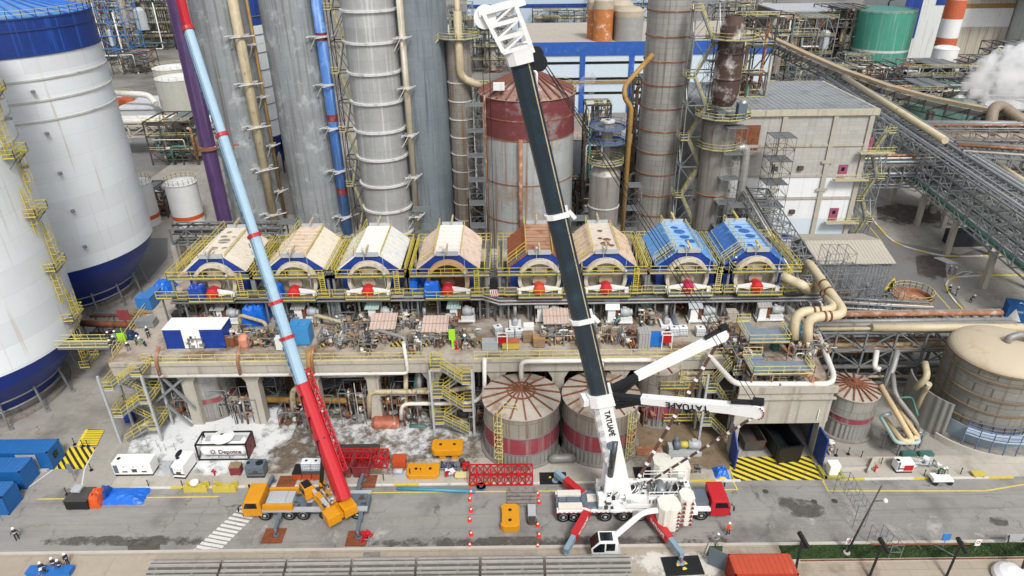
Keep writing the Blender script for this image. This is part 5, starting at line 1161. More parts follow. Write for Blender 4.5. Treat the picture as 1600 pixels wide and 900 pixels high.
# big double elbows
m_elb = mat('pipe_cream', 'c4b696', .55, var=.12, spots='7d5a35', pamt=.14, pscale=1)
for k in range(2):
    z = ZD+6.6+0*k; dx = 2.9*k
    A_ = [on(1240+20*k, 528+4*k, ZD+1.8), on(1240+22*k, 500+0*k, ZD+5.2)]
    P = [on(1240+20*k, 530+4*k, ZD+1.6), at(1240+22*k, 492+3*k, ZD+5.0), at(1305+17*k, 487+4*k, ZD+5.0), at(1262-18*k+0, 413-0-22*k*1.0, ZD+5.6), at(1262-18*k-8, 432-22*k, ZD-1)]
    if k == 0: P = [on(1241, 530, ZD+1.6), at(1243, 487, ZD+5), at(1308, 485, ZD+5), at(1276, 438, ZD+5), at(1270, 462, ZD)]
    else: P = [on(1262, 536, ZD+1.6), at(1262, 495, ZD+5), at(1323, 493, ZD+5), at(1262, 408, ZD+6.5), at(1250, 440, ZD-2)]
    o = pipe(['inner', 'outer'][k]+' of two thick cream pipes with white elbows right of the filters', P, .6, m_elb, bend=2.0, n=14)
    b = MB()
    for a, c_ in ((P[1], P[2]), (P[2], P[3])):
        for f in (.42, .56): d = (c_-a).normalized(); m0 = a.lerp(c_, f); b.cyl(m0-d*.12, m0+d*.12, .68, 14)
    ORG[o.name] = V(o.location); b.build('flange', m_rust, o)
pipe('short thick cream pipe with elbow at the right end of the filter walkway', [at(1222, 430, FZ+2.4), at(1240, 440, FZ+2), at(1255, 446, FZ+2), at(1262, 460, FZ-2)], .62, m_elb, bend=1.5, n=12)
# ---------------------------------------------------------------- right big tank
c = V((60.7, 70.7, 0)); r = 5.75
m_bt = mat('big_tank_cladding', '8b8a83', .55, .2, var=.14, scale=.25, streak='6a6050', samt=.55, spots='b0aea5', pamt=.15, pscale=.3, panel=(3.2, 1.2, .03, 'w'))
t = thing('domed_tank', 'big grey banded tank with a beige domed roof at the right edge', 'tank', c)
b = MB(); b.lathe(c, [(r, 2.2), (r, 10.6)], 56); b.build('shell', m_bt, t)
b = MB(); b.lathe(c, [(r+.06, 0), (r+.06, 2.2), (r+.01, 2.25)], 56); b.build('skirt', mat('skirt_pale_blue', '9aa8b4', .6, var=.12), t)
b = MB(); b.lathe((c.x, c.y, 10.6), [(r+.12, -.1)]+[(r*1.01*math.cos(a), 1.7*math.sin(a)) for a in [i*math.pi/24 for i in range(12)]]+[(.05, 1.7)], 56); b.build('roof', mat('dome_beige', 'b9ac95', .8, var=.06, scale=.3, spots='ab977a', pamt=.2), t)
b = MB()
for z in (3.2, 5.0, 6.9, 9.3, 10.5): b.lathe((c.x, c.y, z), [(r+.01, -.1), (r+.18, -.1), (r+.18, .1), (r+.01, .1)], 56, smooth=False)
b.build('ring', mat('ring_brown', '7b6a55', .7, var=.3), t)
b = MB(); b.tube([(c.x-.2, c.y-.4, 12.1), (c.x-.2, c.y-.4, 12.9), (c.x+1.4, c.y-.2, 13.3), (c.x+2.2, c.y-.2, 12.6)], .42, 10, bend=.6); b.build('vent_pipe', m_pipegr, t)
b = MB(); b.lathe(c, [(r+.1, 2.2), (r+1.7, 2.2), (r+1.7, 2.35), (r+.1, 2.35)], 44, a0=-2.35, a1=.3, smooth=False); b.build('walkway', mat('walk_pale_blue', 'aebcc8', .6, var=.1), t)
b = MB(); pts = [(c.x+(r+1.65)*math.cos(-2.35+i*.2), c.y+(r+1.65)*math.sin(-2.35+i*.2), 2.35) for i in range(14)]; b.rail(pts, sp=1.2)
for p in pts: b.beam(p, (p[0], p[1], 0), .1)
b.rail([(c.x+(r+.3)*math.cos(-2.35+i*.2), c.y+(r+.3)*math.sin(-2.35+i*.2), 2.35) for i in range(9)], sp=1.2); b.build('railing', mat('railing_greyblue', '66779a', .5), t, split=False)
b = MB(); b.lathe(c, [(r+2.6, 0), (r+2.6, .9), (r+2.35, .9), (r+2.35, 0)], 44, a0=-2.7, a1=.5, smooth=False); tag(b.build('bund_wall', m_kerb), 'low curved concrete bund wall around the foot of the big domed tank', 'wall')
b = MB(); b.lathe((c.x-1.4, c.y+1, 0), [(r+1.4, 0), (r+1.4, 5.4), (r+1.2, 5.4), (r+1.2, 0)], 30, a0=2.7, a1=3.9, smooth=False); tag(b.build('curved_screen', m_base), 'curved corrugated grey screen at the left of the domed tank', 'screen')
# U-shaped pipes standing left of the domed tank
m_pc = mat('pipe_sand', 'c9b28a', .6, var=.12, spots='8a6a45', pamt=.12)
pipe('long sand coloured pipe loop left of the domed tank, outer leg', [at(1376, 602, 7), at(1427, 690, 3.1), at(1410, 690, 3.1), at(1383, 655, 3.1)], .34, m_pc, bend=.8, n=10)
pipe('sand coloured pipe loop left of the domed tank, inner leg', [at(1400, 635, 5), at(1436, 684, 3.4), at(1424, 684, 3.4)], .28, m_pc, bend=.6, n=10)
pipe('pale blue-green pipe running round the sand coloured loop', [at(1393, 646, 3.6), at(1375, 650, 3.2), at(1400, 692, 3.0), at(1438, 692, 3.0), at(1428, 672, 3.2)], .24, mat('pipe_pale_teal', '9db3b0', .5, var=.1), bend=.7, n=8)
pipe('grey pipe descending beside the big domed tank', [at(1395, 585, 8), at(1398, 616, 7), at(1432, 660, 4), at(1433, 678, 1)], .3, m_pipegr, bend=1, n=10)
pipe('beige elbowed pipe at the top of the gap left of the domed tank', [at(1402, 548, 10), at(1396, 575, 8.5), at(1382, 606, 6.5)], .36, m_pipegr, bend=1, n=10)
pipe('short orange-tipped pipe with a bend below the pipe rack', [at(1370, 548, 9), at(1366, 574, 7.5), at(1376, 578, 7.5)], .34, m_pipew, bend=.6, n=10)
pipe('pipe bending against the left wall of the domed tank', [at(1452, 600, 7), at(1444, 612, 5), at(1432, 640, 2)], .34, m_pipeb, bend=1, n=10)
pipe('thick beige pipe stub under the rack', [at(1445, 566, 9), at(1450, 590, 8), at(1430, 606, 6)], .4, m_pipeb, bend=1, n=10)
pipe('slim teal pipe with a bend beside the sand loop', [at(1400, 622, 5), at(1425, 620, 5), at(1434, 650, 4)], .14, m_pipeg, bend=.6, n=8)
b = MB()
for px_, py_ in ((1378, 700), (1402, 712), (1428, 708), (1436, 700)): p = at(px_, py_); b.beam(p, p+V((0, 0, 2.7)), .18)
b.beam(at(1372, 702)+V((0, 0, 2.6)), at(1440, 704)+V((0, 0, 2.6)), .2); tag(b.build('pipe_stand', m_steel), 'light steel stand carrying the sand coloured pipe loops', 'pipe stand')
clutter('dark low pump set under the sand coloured pipe loop', at(1412, 690), 3, 2.2, 1.6, 30, MX, seed=11, name='pump_set')
clutter('small pump set right of the hatched bay behind the white tank', at(1283, 700), 2.4, 1.8, 1.2, 24, MX, seed=12, name='pump_set')
for px_, lab in ((1418, 'left'), (1445, 'right')):
    p = at(px_, 712); b = MB(); b.bb(p.x-.9, p.y-.35, 0, p.x+.9, p.y+.35, .5); b.bb(p.x-.8, p.y-.3, .501, p.x+.8, p.y+.3, .6); tag(b.build('green_crate', m_pipeg), f'{lab} one of two small dark green crates by the bund wall', 'crate')
b = MB()
kpx = [(1355, 742), (1364, 722), (1395, 722), (1440, 724), (1455, 724)]
for a, c_ in zip(kpx, kpx[1:]): b.beam(at(*a)+V((0, 0, .35)), at(*c_)+V((0, 0, .35)), .25, .7)
b.beam(at(1304, 736)+V((0, 0, .2)), at(1355, 734)+V((0, 0, .2)), .25, .4)
tag(b.build('bund_wall', m_kerb), 'low straight white bund wall by the pavement left of the domed tank', 'wall')
# ================================================================ PIPE RACKS AND THE PLANT BEHIND
def rack(label, p0, p1, w_, z0, z1, nb, pipes, m=m_steel, levels=3, t=.2, group=None, legs=True, legm=None, cat='pipe rack', top=True):
    """steel pipe rack between ground points p0 and p1: lattice sides from z0 to z1, legs to the ground, pipes (offset, level, radius, material)"""
    a, b_ = V((p0[0], p0[1], 0)), V((p1[0], p1[1], 0)); d = (b_-a).normalized(); s_ = V((-d.y, d.x, 0)); T_ = thing('pipe_rack', label, cat, (a+b_)/2, group); L_ = (b_-a).length
    b = MB(); up = V((0, 0, 1)); zs = [z0+(z1-z0)*k/(levels-1) for k in range(levels)]
    for z in zs:
        for e in (-1, 1): b.beam(a+s_*e*w_/2+up*z, b_+s_*e*w_/2+up*z, t)
    for k in range(nb+1):
        p = a.lerp(b_, k/nb)
        for e in (-1, 1): b.beam(p+s_*e*w_/2+up*z0, p+s_*e*w_/2+up*z1, t)
        for z in zs: b.beam(p-s_*w_/2+up*z, p+s_*w_/2+up*z, t)
        if k < nb:
            q = a.lerp(b_, (k+1)/nb)
            for e in (-1, 1):
                for z, z2 in zip(zs, zs[1:]):
                    if k % 2: z, z2 = z2, z
                    b.beam(p+s_*e*w_/2+up*z, q+s_*e*w_/2+up*z2, t*.65)
            if top: b.beam(p-s_*w_/2+up*z1, q+s_*w_/2+up*z1, t*.6); b.beam(p+s_*w_/2+up*z1, q-s_*w_/2+up*z1, t*.6)
    b.build('frame', m, T_, split=False)
    if legs and z0 > .5:
        n = max(1, int(L_/14))
        for k in range(n+1):
            p = a.lerp(b_, k/n)
            for e in (-1, 1): b = MB(); b.beam(p+s_*e*w_/2*.9, p+s_*e*w_/2*.9+up*z0, .9 if legm else .3); b.build('leg', legm or m, T_)
    for off, lv, r, pm in pipes:
        b = MB(); q = s_*off*w_/2+up*(z0+(z1-z0)*lv+r+t/2); b.tube([a+q, b_+q], r, 8); b.build('pipe', pm, T_)
    return T_
def rpipes(n, seed, mats_, r=(.12, .4), lv=(0, .5, 1)):
    R_ = random.Random(seed); return [(R_.uniform(-.9, .9), R_.choice(lv), R_.uniform(*r), R_.choice(mats_)) for _ in range(n)]
MP = [m_pipegr, m_steel, m_pipeg, m_pipeb, m_rustl, m_pipew, m_steeld]
mgp = mat('pipe_green_bright', '35685a', .5, var=.2)
rack('grey lattice pipe rack between the platform corner and the domed tank', (XE+2.2, 80.5), (68, 80.5), 5.5, 1.0, 9.2, 7, rpipes(16, 1, MP, (.15, .4)), levels=4, t=.24)
pipe('long thick cream insulated pipe running right behind the domed tank', [at(1362, 512, 9.9), at(1610, 512, 9.9)], .55, m_elb, n=14)
rack('rusty grey lattice rack running back along the right side of the platform', (XE+5, 84), (46.5, 124), 5, 6.5, 13, 12, rpipes(18, 2, [m_steel, m_pipegr, m_steeld, m_pipew], (.06, .2)), levels=4, t=.15)
rack('dense grey and rust lattice rack beside the corrugated shed', (XE+9, 86), (60, 84), 5, 4, 9, 5, rpipes(16, 3, [m_rustl, m_steel, m_pipegr, m_steel, m_pipew], (.06, .2)), levels=4, t=.14)
rack('low rusty rack sloping from the shed towards the thick elbows', (XE+7, 95), (58, 86.5), 4, 2.5, 6, 6, rpipes(14, 33, [m_rustl, m_steel, m_pipegr, m_steel], (.06, .16)), levels=4, t=.13)
RK = 'high pipe racks of the far right plant'
rack('huge elevated lattice pipe rack on concrete piers crossing the right side road', (103, 235), (86, 92), 9, 7, 15.5, 34, rpipes(24, 4, [m_steel, m_pipegr, m_steel, m_pipew, m_steeld], (.12, .35))+[(-.75, .02, .5, mgp), (.2, .02, .4, mgp)], levels=5, t=.22, legm=m_conc)
rack('grey lattice rack reaching right from the grey hall over the road', (72, 143), (96, 143), 6, 7, 12, 8, rpipes(10, 5, MP), levels=3, t=.24, legm=m_conc)
rack('wide lattice pipe rack leaving the frame at the right edge', (93, 138), (130, 126), 10, 7, 16, 14, rpipes(22, 6, MP, (.12, .35)), levels=4, t=.22, legm=m_conc)
rack('rusty topped pipe rack near the right edge above the wide one', (98, 160), (140, 158), 9, 9, 15, 10, rpipes(18, 7, [m_rustl, m_steel, m_pipegr, m_steel], (.12, .3)), levels=4, t=.2, m=m_steel)
pipe('long cream pipe on top of the elevated rack, with dark bands', [(99.5, 208, 17), (91, 140, 17.2)], .75, m_elb, n=12)
pipe('cream pipe along the front of the elevated rack at the right edge', [at(1556, 256, 14), at(1625, 300, 14)], .6, m_elb, n=12)
for k, (a, c_) in enumerate((((1275, 205), (1610, 203)), ((1470, 213), (1610, 216)))):
    pipe(['thick tan pipe level behind the steam plume', 'second thick tan pipe below the level one at the right'][k], [at(1460, a[1], 12), at(1610, c_[1], 12)], 1.2, mat('pipe_tan', 'a89784', .6, var=.1), n=12)
pipe('thick brown pipe bending down right of the steam plume', [at(1545, 215, 12), at(1552, 168, 18), at(1565, 165, 18), at(1620, 205, 14)], 1.3, mat('pipe_brown', '857767', .6, var=.15), n=12, bend=4)
for (x0_, y0_, x1_, y1_, lab) in ((1440, 190, 1495, 193, 'left'), (1545, 190, 1610, 193, 'right')):
    a, c_ = at(x0_, y1_, 0), at(x1_, y1_, 0); t = thing('low_shed', f'{lab} one of two dark green sheds with white roofs behind the thick tan pipes', 'shed', (a+c_)/2); b = MB(); b.bb(a.x, a.y, 0, c_.x, a.y+10, 4.5); b.build('wall', mat('shed_green', '1f4a43', .7), t); b = MB(); b.bb(a.x-.3, a.y-.3, 4.51, c_.x+.3, a.y+10, 5); b.build('roof', m_white, t)
# conveyor gallery
P = [at(1195, 52, 22), at(1205, 60, 21.5), at(1265, 88, 20), at(1320, 112, 18), at(1390, 137, 17), at(1460, 156, 16), at(1530, 170, 16), at(1615, 186, 16)]
t = thing('conveyor_gallery', 'long tan roofed conveyor gallery curving across the top right', 'conveyor', V((P[3].x, P[3].y, 0)))
b, g, f = MB(), MB(), MB()
for a, c_ in zip(P, P[1:]):
    b.beam(a+V((0, 0, .3)), c_+V((0, 0, .3)), 2.0, .8); g.beam(a-V((1.8, 0, .9)), c_-V((1.8, 0, .9)), .6, 1.4); n = max(2, int((c_-a).length/4))
    for k in range(n): q = a.lerp(c_, k/n); f.beam(q-V((2.2, 0, 0)), q-V((2.4, 0, 3.2)), .35); f.beam(q-V((2.4, 0, 3.2)), a.lerp(c_, (k+1)/n)-V((2.2, 0, 0)), .22)
    f.beam(a-V((2.4, 0, 3.2)), c_-V((2.4, 0, 3.2)), .3)
b.build('roof', mat('conveyor_tan', 'a8967a', .7, var=.15), t, split=False); g.build('side_panel', mat('conveyor_side', '7f7c74', .7, var=.3, panel=(3.2, 3, .09, 'w')), t, split=False); f.build('frame', m_steeld, t, split=False)
for k in (1, 3, 5):
    b = MB(); b.beam((P[k].x, P[k].y, 0), (P[k].x, P[k].y, P[k].z-3), 1.4); b.build('pier', m_concd, t)
# process blocks
def process_block(label, c, w_, d_, h, seed, m=m_steeld, mats_=MP, nx=4, nz=4, group=None, dens=1.0, vessels=4, rl=True, name='process_unit'):
    R_ = random.Random(seed); t = thing(name, label, 'steel frame', c, group); b = MB(); zb = c.z
    b.frame(c.x-w_/2, c.y-d_/2, zb, c.x+w_/2, c.y+d_/2, zb+h, nx, 2, nz, .32); b.build('frame', m, t, split=False)
    g = MB()
    for k in range(1, nz+1):
        x0_ = c.x-w_/2+R_.uniform(0, .5)*w_; g.bb(x0_, c.y-d_/2, zb+h*k/nz-.1, x0_+w_*R_.uniform(.3, .5), c.y+d_/2, zb+h*k/nz)
    g.build('floor', m_grating, t)
    if rl:
        r_ = MB()
        for k in range(1, nz+1): r_.rail([(c.x-w_/2, c.y-d_/2-.1, zb+h*k/nz), (c.x+w_/2, c.y-d_/2-.1, zb+h*k/nz)], toe=False, sp=2.2, r=.05)
        r_.build('railing', m_yellowp, t, split=False)
    for k in range(vessels):
        x, y = c.x+R_.uniform(-.45, .45)*w_, c.y+R_.uniform(-.45, .2)*d_; r = R_.uniform(.04, .1)*w_; z = zb+R_.uniform(0, .5)*h; hh = R_.uniform(.2, .5)*h; v_ = MB(); v_.lathe((x, y, z), [(r, 0), (r, hh), (r*.6, hh+r*.4), (.05, hh+r*.5)], 14); v_.build('vessel', R_.choice([m_ves, m_clad, m_greyl, m_conc, m_pipeb]), t)
    ms = {}
    for k in range(int(26*dens)):
        pm = R_.choice(mats_); q = ms.setdefault(pm.name, (pm, MB()))[1]; r = R_.uniform(.12, .4); x, y, z = c.x+R_.uniform(-.5, .5)*w_, c.y+R_.uniform(-.55, .3)*d_, zb+R_.uniform(.02, 1)*h
        x2, z2 = c.x+R_.uniform(-.5, .5)*w_, zb+R_.uniform(0, 1)*h; q.tube([(x, y, z), (x2, y, z), (x2, y, z2)], r, 6, bend=r*3)
    for pm, q in ms.values(): q.build('pipework', pm, t, split=False)
    return t
def pb(label, px, py, wpx, hh, dd, seed, **k):
    c = at(px, py); Z = (c.y*F_.y+(58)*-F_.z); return process_block(label, c, wpx/FPX*Z, dd, hh, seed, **k)
GF = 'far steel process frames'
mbs = mat('blue_steel', '3f78b8', .5, var=.2)
t = pb('pale blue steel structure right of the blue banded silo', 188, 92, 62, 30, 16, 21, m=mbs, dens=1.4, nz=5, rl=False)
pb('big shaded process frame at the top left corner behind the blue steel structure', 235, 75, 110, 34, 16, 20, dens=3, nz=5, nx=7, vessels=8)
pb('dark steel frame between the blue steel structure and the purple stack', 248, 60, 60, 20, 16, 22, dens=1.6)
pb('pipe filled frame behind the white pipes left of the purple stack', 215, 112, 50, 9, 14, 23, dens=1.2, nz=2, rl=False)
pb('low pipe frame near the small white tanks left of the purple stack', 255, 330, 40, 6, 8, 24, dens=1.6, nz=2, vessels=3, rl=False, nx=3)
pb('process frame with a green vessel just left of the purple stack', 290, 248, 70, 12, 12, 25, dens=1.4, nz=3)
pb('dark steel hopper structure at the top between the ringed column and grey hall', 1182, 125, 62, 26, 14, 26, m=m_black, dens=1.2, vessels=5)
pb('rusty dark process frame behind the burner column', 1150, 70, 90, 26, 14, 27, dens=1.6)
pb('steel frame with pipes above the blue and white building, left one', 872, 62, 80, 16, 14, 28, dens=1.5)
pb('steel frame with stairs above the blue and white building, right one', 960, 58, 90, 22, 14, 29, dens=1.8)
pb('steel frame with white panels behind the slim column', 716, 95, 50, 26, 14, 30, dens=1.4, m=m_steel)
pb('shaded steel frame at the top between rusty tank and slim column', 770, 110, 60, 22, 14, 31, dens=1.5)
for i, (px_, py_, wp, hh, dd) in enumerate(((1240, 105, 80, 22, 20), (1300, 95, 60, 24, 20), (1445, 135, 110, 9, 20), (1540, 128, 120, 9, 20), (1400, 165, 90, 7, 16), (1350, 130, 90, 7, 16), (1560, 150, 110, 7, 16), (1450, 160, 120, 7, 16), (1270, 130, 90, 8, 20), (1590, 105, 90, 10, 20), (1330, 115, 40, 8, 10))):
    pb('dense frame of pipes and vessels in the far plant at the top right', px_, py_, wp, hh, dd, 40+i, group=GF, dens=2.2, nz=3, nx=6, vessels=5, rl=i % 2 == 0, m=(m_steel, m_steeld)[i % 2])
for i, (px_, py_, wp, hh) in enumerate(((930, 345, 60, 6), (1000, 300, 50, 8), (905, 320, 36, 7), (750, 350, 30, 7), (1150, 388, 60, 5))):
    pb('low tangle of pipes in a frame between the towers', px_, py_, wp, hh, 6, 60+i, group='pipe tangles between the towers', dens=1.4, nz=2, nx=3, vessels=2, rl=False)
rack('concrete-coloured pipe bridge behind the silo with thick white pipes', (-118, 196), (-78, 196), 7, 6, 9, 8, [(-.8, 1, .9, m_pipew), (-.2, 1, 1.0, m_pipew), (.4, 1, .8, m_pipew), (-.9, 0, .5, m_pipegr)], m=m_conc, levels=2, t=.5, legm=m_conc)
rack('grey rack with a salmon walkway top left of the first hooded filter', (-64, 120), (-43, 120), 3.4, 5.2, 8.4, 7, rpipes(6, 8, [m_steel, m_steeld], (.15, .3)), levels=2, t=.24, legm=m_conc)
rack('low grey rack passing behind the left silo cone', (-66, 92), (-49, 92), 3.4, 2.2, 4.4, 6, rpipes(6, 9, [m_steel, m_steeld, m_rust], (.15, .35)), levels=2, t=.2)
pipe('rusty brown pipe running from the silo foot to the platform', [(-66, 89, 5.6), (-48, 87.5, 5.6)], .5, m_rust)
pipe('orange pipe bend just left of the purple stack', [at(303, 200, 8), at(303, 176, 12), at(318, 174, 12)], .6, m_orange, bend=2)
pipe('white pipe with elbow above the pale roofs behind the silo', [at(180, 146, 10), at(232, 148, 10), at(244, 162, 8)], 1.0, m_pipew, bend=3)
scaffold('tall dark square lattice tower before the grey concrete hall', atY(1197, 352, 121), 4, 4, 17.5, 3, 8, m=m_steeld, name='lattice_tower')
for i, (px_, D, w_, h) in enumerate(((748, 122, 3, 30), (905, 120, 3.5, 9), (985, 124, 3, 14), (1128, 120, 3.4, 26), (1086, 130, 3, 40), (660, 118, 3.2, 12), (450, 120, 3, 9), (398, 117, 3, 7), (1148, 118, 3, 12))):
    p = atY(px_, 352, D); p.z = 0; scaffold('narrow grey access scaffold rising between the towers', p, w_, 2.8, h, 2, max(3, int(h/2.2)), group='access scaffolds between the towers')
for i, (px_, D, wp, hh) in enumerate(((480, 150, 26, 22), (705, 150, 30, 34), (925, 140, 36, 26), (985, 145, 26, 30), (1160, 118, 26, 9), (760, 140, 20, 30), (1130, 140, 60, 42))):
    c = atY(px_, 340, D); c.z = 0; process_block('tall framed pipework crowding the gaps between the towers', c, wp/7.2, 5, hh, 300+i, group='framed pipework between the towers', dens=1.6, nz=max(3, hh//5), nx=3, vessels=2, m=m_steel if i % 2 else m_steeld)
for i, (px_, D, w_, h, rz) in enumerate(((1303, 89, 5, 13.2, .1), (1338, 91, 5, 12, -.2), (1372, 87, 4.5, 11.2, .3), (1290, 94, 4, 14, 0), (1352, 85, 5, 11, .1))):
    p = atY(px_, 480, D); p.z = 0; scaffold('grey tube scaffold tangled with pipes between elbows and shed', p, w_, 3.5, h, 4, 5, deck=False, rz=rz, group='scaffolds by the corrugated shed')
    clutter('thin pipe tangle inside the scaffolds by the shed', p, w_, 3.4, h, 36, [m_steel, m_pipegr, m_rustl, m_steel], group='pipe tangles by the shed', seed=400+i, rr=(.05, .12), name='pipe_tangle')
# steam plume
def plume(name, label, pts, dens):
    b = MB(); R_ = random.Random(5)
    for (x, y, z, r) in pts: b.sphere((x, y, z), r, 16, 10)
    o = b.build(name, mat('steam', 'ffffff')); tag(o, label, 'steam', kind='stuff')
    rm = o.modifiers.new('remesh', 'REMESH'); rm.mode = 'VOXEL'; rm.voxel_size = .7
    tx = bpy.data.textures.new('cloud', 'CLOUDS'); tx.noise_scale = 1.8; tx.noise_depth = 3
    dm = o.modifiers.new('disp', 'DISPLACE'); dm.texture = tx; dm.strength = 2.2; dm.mid_level = .5; dm.texture_coords = 'GLOBAL'
    m = bpy.data.materials.new('steam_volume_'+name); m.use_nodes = True; N = m.node_tree.nodes; N.clear(); L = m.node_tree.links
    ou = N.new('ShaderNodeOutputMaterial'); v_ = N.new('ShaderNodeVolumePrincipled'); v_.inputs['Color'].default_value = (1, 1, 1, 1); v_.inputs['Anisotropy'].default_value = .2; v_.inputs['Emission Strength'].default_value = 0
    tc = N.new('ShaderNodeTexCoord'); n = N.new('ShaderNodeTexNoise'); n.inputs['Scale'].default_value = .35; n.inputs['Detail'].default_value = 5; L.new(tc.outputs['Object'], n.inputs['Vector'])
    mr = N.new('ShaderNodeMapRange'); mr.inputs[1].default_value = .44; mr.inputs[2].default_value = .62; mr.inputs[3].default_value = 0; mr.inputs[4].default_value = dens*1.6; L.new(n.outputs['Fac'], mr.inputs[0]); L.new(mr.outputs[0], v_.inputs['Density']); L.new(v_.outputs[0], ou.inputs['Volume'])
    o.data.materials.clear(); o.data.materials.append(m); return o
pl = []
for (px_, py_, r) in ((1512, 172, 1.6), (1514, 160, 2.2), (1522, 147, 3.2), (1535, 135, 4.6), (1552, 124, 6), (1575, 116, 7), (1600, 112, 8), (1630, 110, 9), (1560, 140, 4.5), (1590, 138, 6), (1545, 112, 4)):
    p = atY(px_, py_, 176); pl.append((p.x, p.y, p.z, r))
plume('steam_plume', 'big white steam plume blowing right from the far twin vents', pl, .28)
for k in range(2):
    p = at(1508+14*k, 192); t = thing('steam_vent', ['left', 'right'][k]+' grey vent pipe under the big white steam plume', 'vent', p); b = MB(); b.cyl(p, p+V((0, 0, 7)), 1.5, 16); b.build('stack', m_grey, t); b = MB(); b.lathe(p+V((0, 0, 7)), [(1.5, -.2), (1.7, 0), (1.7, .2), (1.2, .2)], 16); b.build('rim', m_steeld, t)
pl = []
for (px_, py_, r) in ((916, 165, .8), (918, 150, 1.3), (914, 136, 1.7), (920, 122, 1.5)):
    p = atY(px_, py_, 150); pl.append((p.x, p.y, p.z, r))
plume('steam_wisp', 'thin white steam wisp rising before the blue and white building', pl, .25)
# corrugated shed, containers and tank by the side road
a, c_ = at(1300, 452), at(1388, 466); h = 9.2
x0, x1, y0, y1 = 49.5, 61.5, 99.0, 110.0
t = thing('corrugated_shed', 'grey corrugated shed with a half tan gable roof beside the side road', 'shed', ((x0+x1)/2, y0, 0))
mc = mat('corrugated_grey', '7d8082', .6, .1, var=.08, corr=(.6, 'X')); b = MB(); b.prism([(x0, y0, 0), (x0, y1, 0), (x0, y1, h), (x0, (y0+y1)/2, h+1.3), (x0, y0, h)], (x1-x0, 0, 0)); b.build('wall', mc, t)
b = MB(); mid = (y0+y1)/2
b.prism([(x0-.4, y0-.5, h-.05), (x1+.4, y0-.5, h-.05), (x1+.4, mid, h+1.4), (x0-.4, mid, h+1.4)], (0, 0, .12)); b.prism([(x0-.4, mid+.01, h+1.4), (x1+.4, mid+.01, h+1.4), (x1+.4, y1+.5, h-.05), (x0-.4, y1+.5, h-.05)], (0, 0, .12)); rf = b.build('roof', mat('shed_roof_tan', 'aca698', .75, var=.08, spots='a9a59b', pamt=.5, pscale=.08, corr=(.6, 'X')), t, split=False)
tank('open_tank', 'small tan open topped tank with a messy rusty top beside the side road', 1414, 500, 3.0, 4.6, mat('tank_tan', 'a68a5d', .7, var=.15, streak='7b6242', samt=.4), 'open', m_rustl, rings=(1.6,), bands=[(2.1, .7, m_pipew)], rail=True)
p = at(1388, 478); b = MB(); b.beam(p+V((-2, 0, 1.2)), p+V((1.2, 2, 3.8)), .1, 1.6); tag(b.build('hazard_board', m_hatchy), 'yellow and black striped barrier board beside the small tan tank', 'board')
b = MB(); b.beam(p+V((-1, -.03, 2.0)), p+V((-.2, .5, 2.7)), .12, 1.62); b.beam(p+V((.3, 1, 3.1)), p+V((.9, 1.5, 3.6)), .12, 1.62); o = b.build('hazard_stripe', m_black); o.parent = bpy.data.objects['hazard_board']; o.location = o.location-o.parent.location
def container(label, c, l_, w_, h, m, rz=0, door=None, text=None, name='shipping_container', group=None, roofm=None, endm=None, tsz=.9, tpos=None):
    t = thing(name, label, 'container', c, group); T = Matrix.Translation(c) @ Matrix.Rotation(rz, 4, 'Z'); b = MB(T); b.bb(-l_/2+.06, -w_/2+.06, .12, l_/2-.06, w_/2-.06, h-.06)
    n = int(l_/.3)
    for k in range(n):
        x = -l_/2+.15+(l_-.3)*(k+.5)/n
        for s in (-1, 1): b.bb(x-.07, s*(w_/2-.06)-.03, .2, x+.07, s*(w_/2-.06)+.03, h-.15)
    n = int(w_/.3)
    for k in range(n):
        y = -w_/2+.15+(w_-.3)*(k+.5)/n
        for s in (-1, 1): b.bb(s*(l_/2-.06)-.03, y-.07, .2, s*(l_/2-.06)+.03, y+.07, h-.15)
    b.build('wall', m, t, split=False); b = MB(T); b.bb(-l_/2+.05, -w_/2+.05, h-.055, l_/2-.05, w_/2-.05, h-.01)
    for k in range(int(l_/.5)): x = -l_/2+.3+k*.5; b.bb(x, -w_/2+.1, h-.009, x+.25, w_/2-.1, h+.02)
    b.build('roof', roofm or m, t, split=False); b = MB(T)
    for x in (-l_/2, l_/2):
        for y in (-w_/2, w_/2): b.bb(x-.08*(1 if x > 0 else -1)-.08, y-.08*(1 if y > 0 else -1)-.08, 0, x-.08*(1 if x > 0 else -1)+.08, y-.08*(1 if y > 0 else -1)+.08, h)
    for z in (.08, h-.06):
        for y in (-w_/2+.06, w_/2-.06): b.bb(-l_/2, y-.06, z-.06, l_/2, y+.06, z+.06)
        for x in (-l_/2+.06, l_/2-.06): b.bb(x-.06, -w_/2, z-.06, x+.06, w_/2, z+.06)
    b.build('frame', m, t, split=False)
    return t, T
def text_on(t, T, s, size, loc, rot, m, name='lettering', ext=.01, bold=.0, sx=1):
    cu = bpy.data.curves.new(name, 'FONT'); cu.body = s; cu.size = size; cu.extrude = ext; cu.align_x = 'CENTER'; cu.align_y = 'CENTER'; cu.offset = bold
    o = bpy.data.objects.new('tmp', cu); me = bpy.data.meshes.new_from_object(o); bpy.data.objects.remove(o)
    M = T @ Matrix.Translation(loc) @ rot @ Matrix.Diagonal((sx, 1, 1, 1)); b = MB(); b.v = [M @ v_.co for v_ in me.vertices]; b.f = [list(p.vertices) for p in me.polygons]; b.mi = [0]*len(b.f); b.sm = [False]*len(b.f); b.bk = [0]
    return b.build(name, m, t)
RX = Matrix.Rotation(math.pi/2, 4, 'X'); ID = Matrix.Identity(4)
c = at(1505, 381); container('dark grey shipping container on the concrete yard under the elevated rack', c, 7, 3, 2.9, mat('container_dark', '30353b', .5, var=.1), .02)
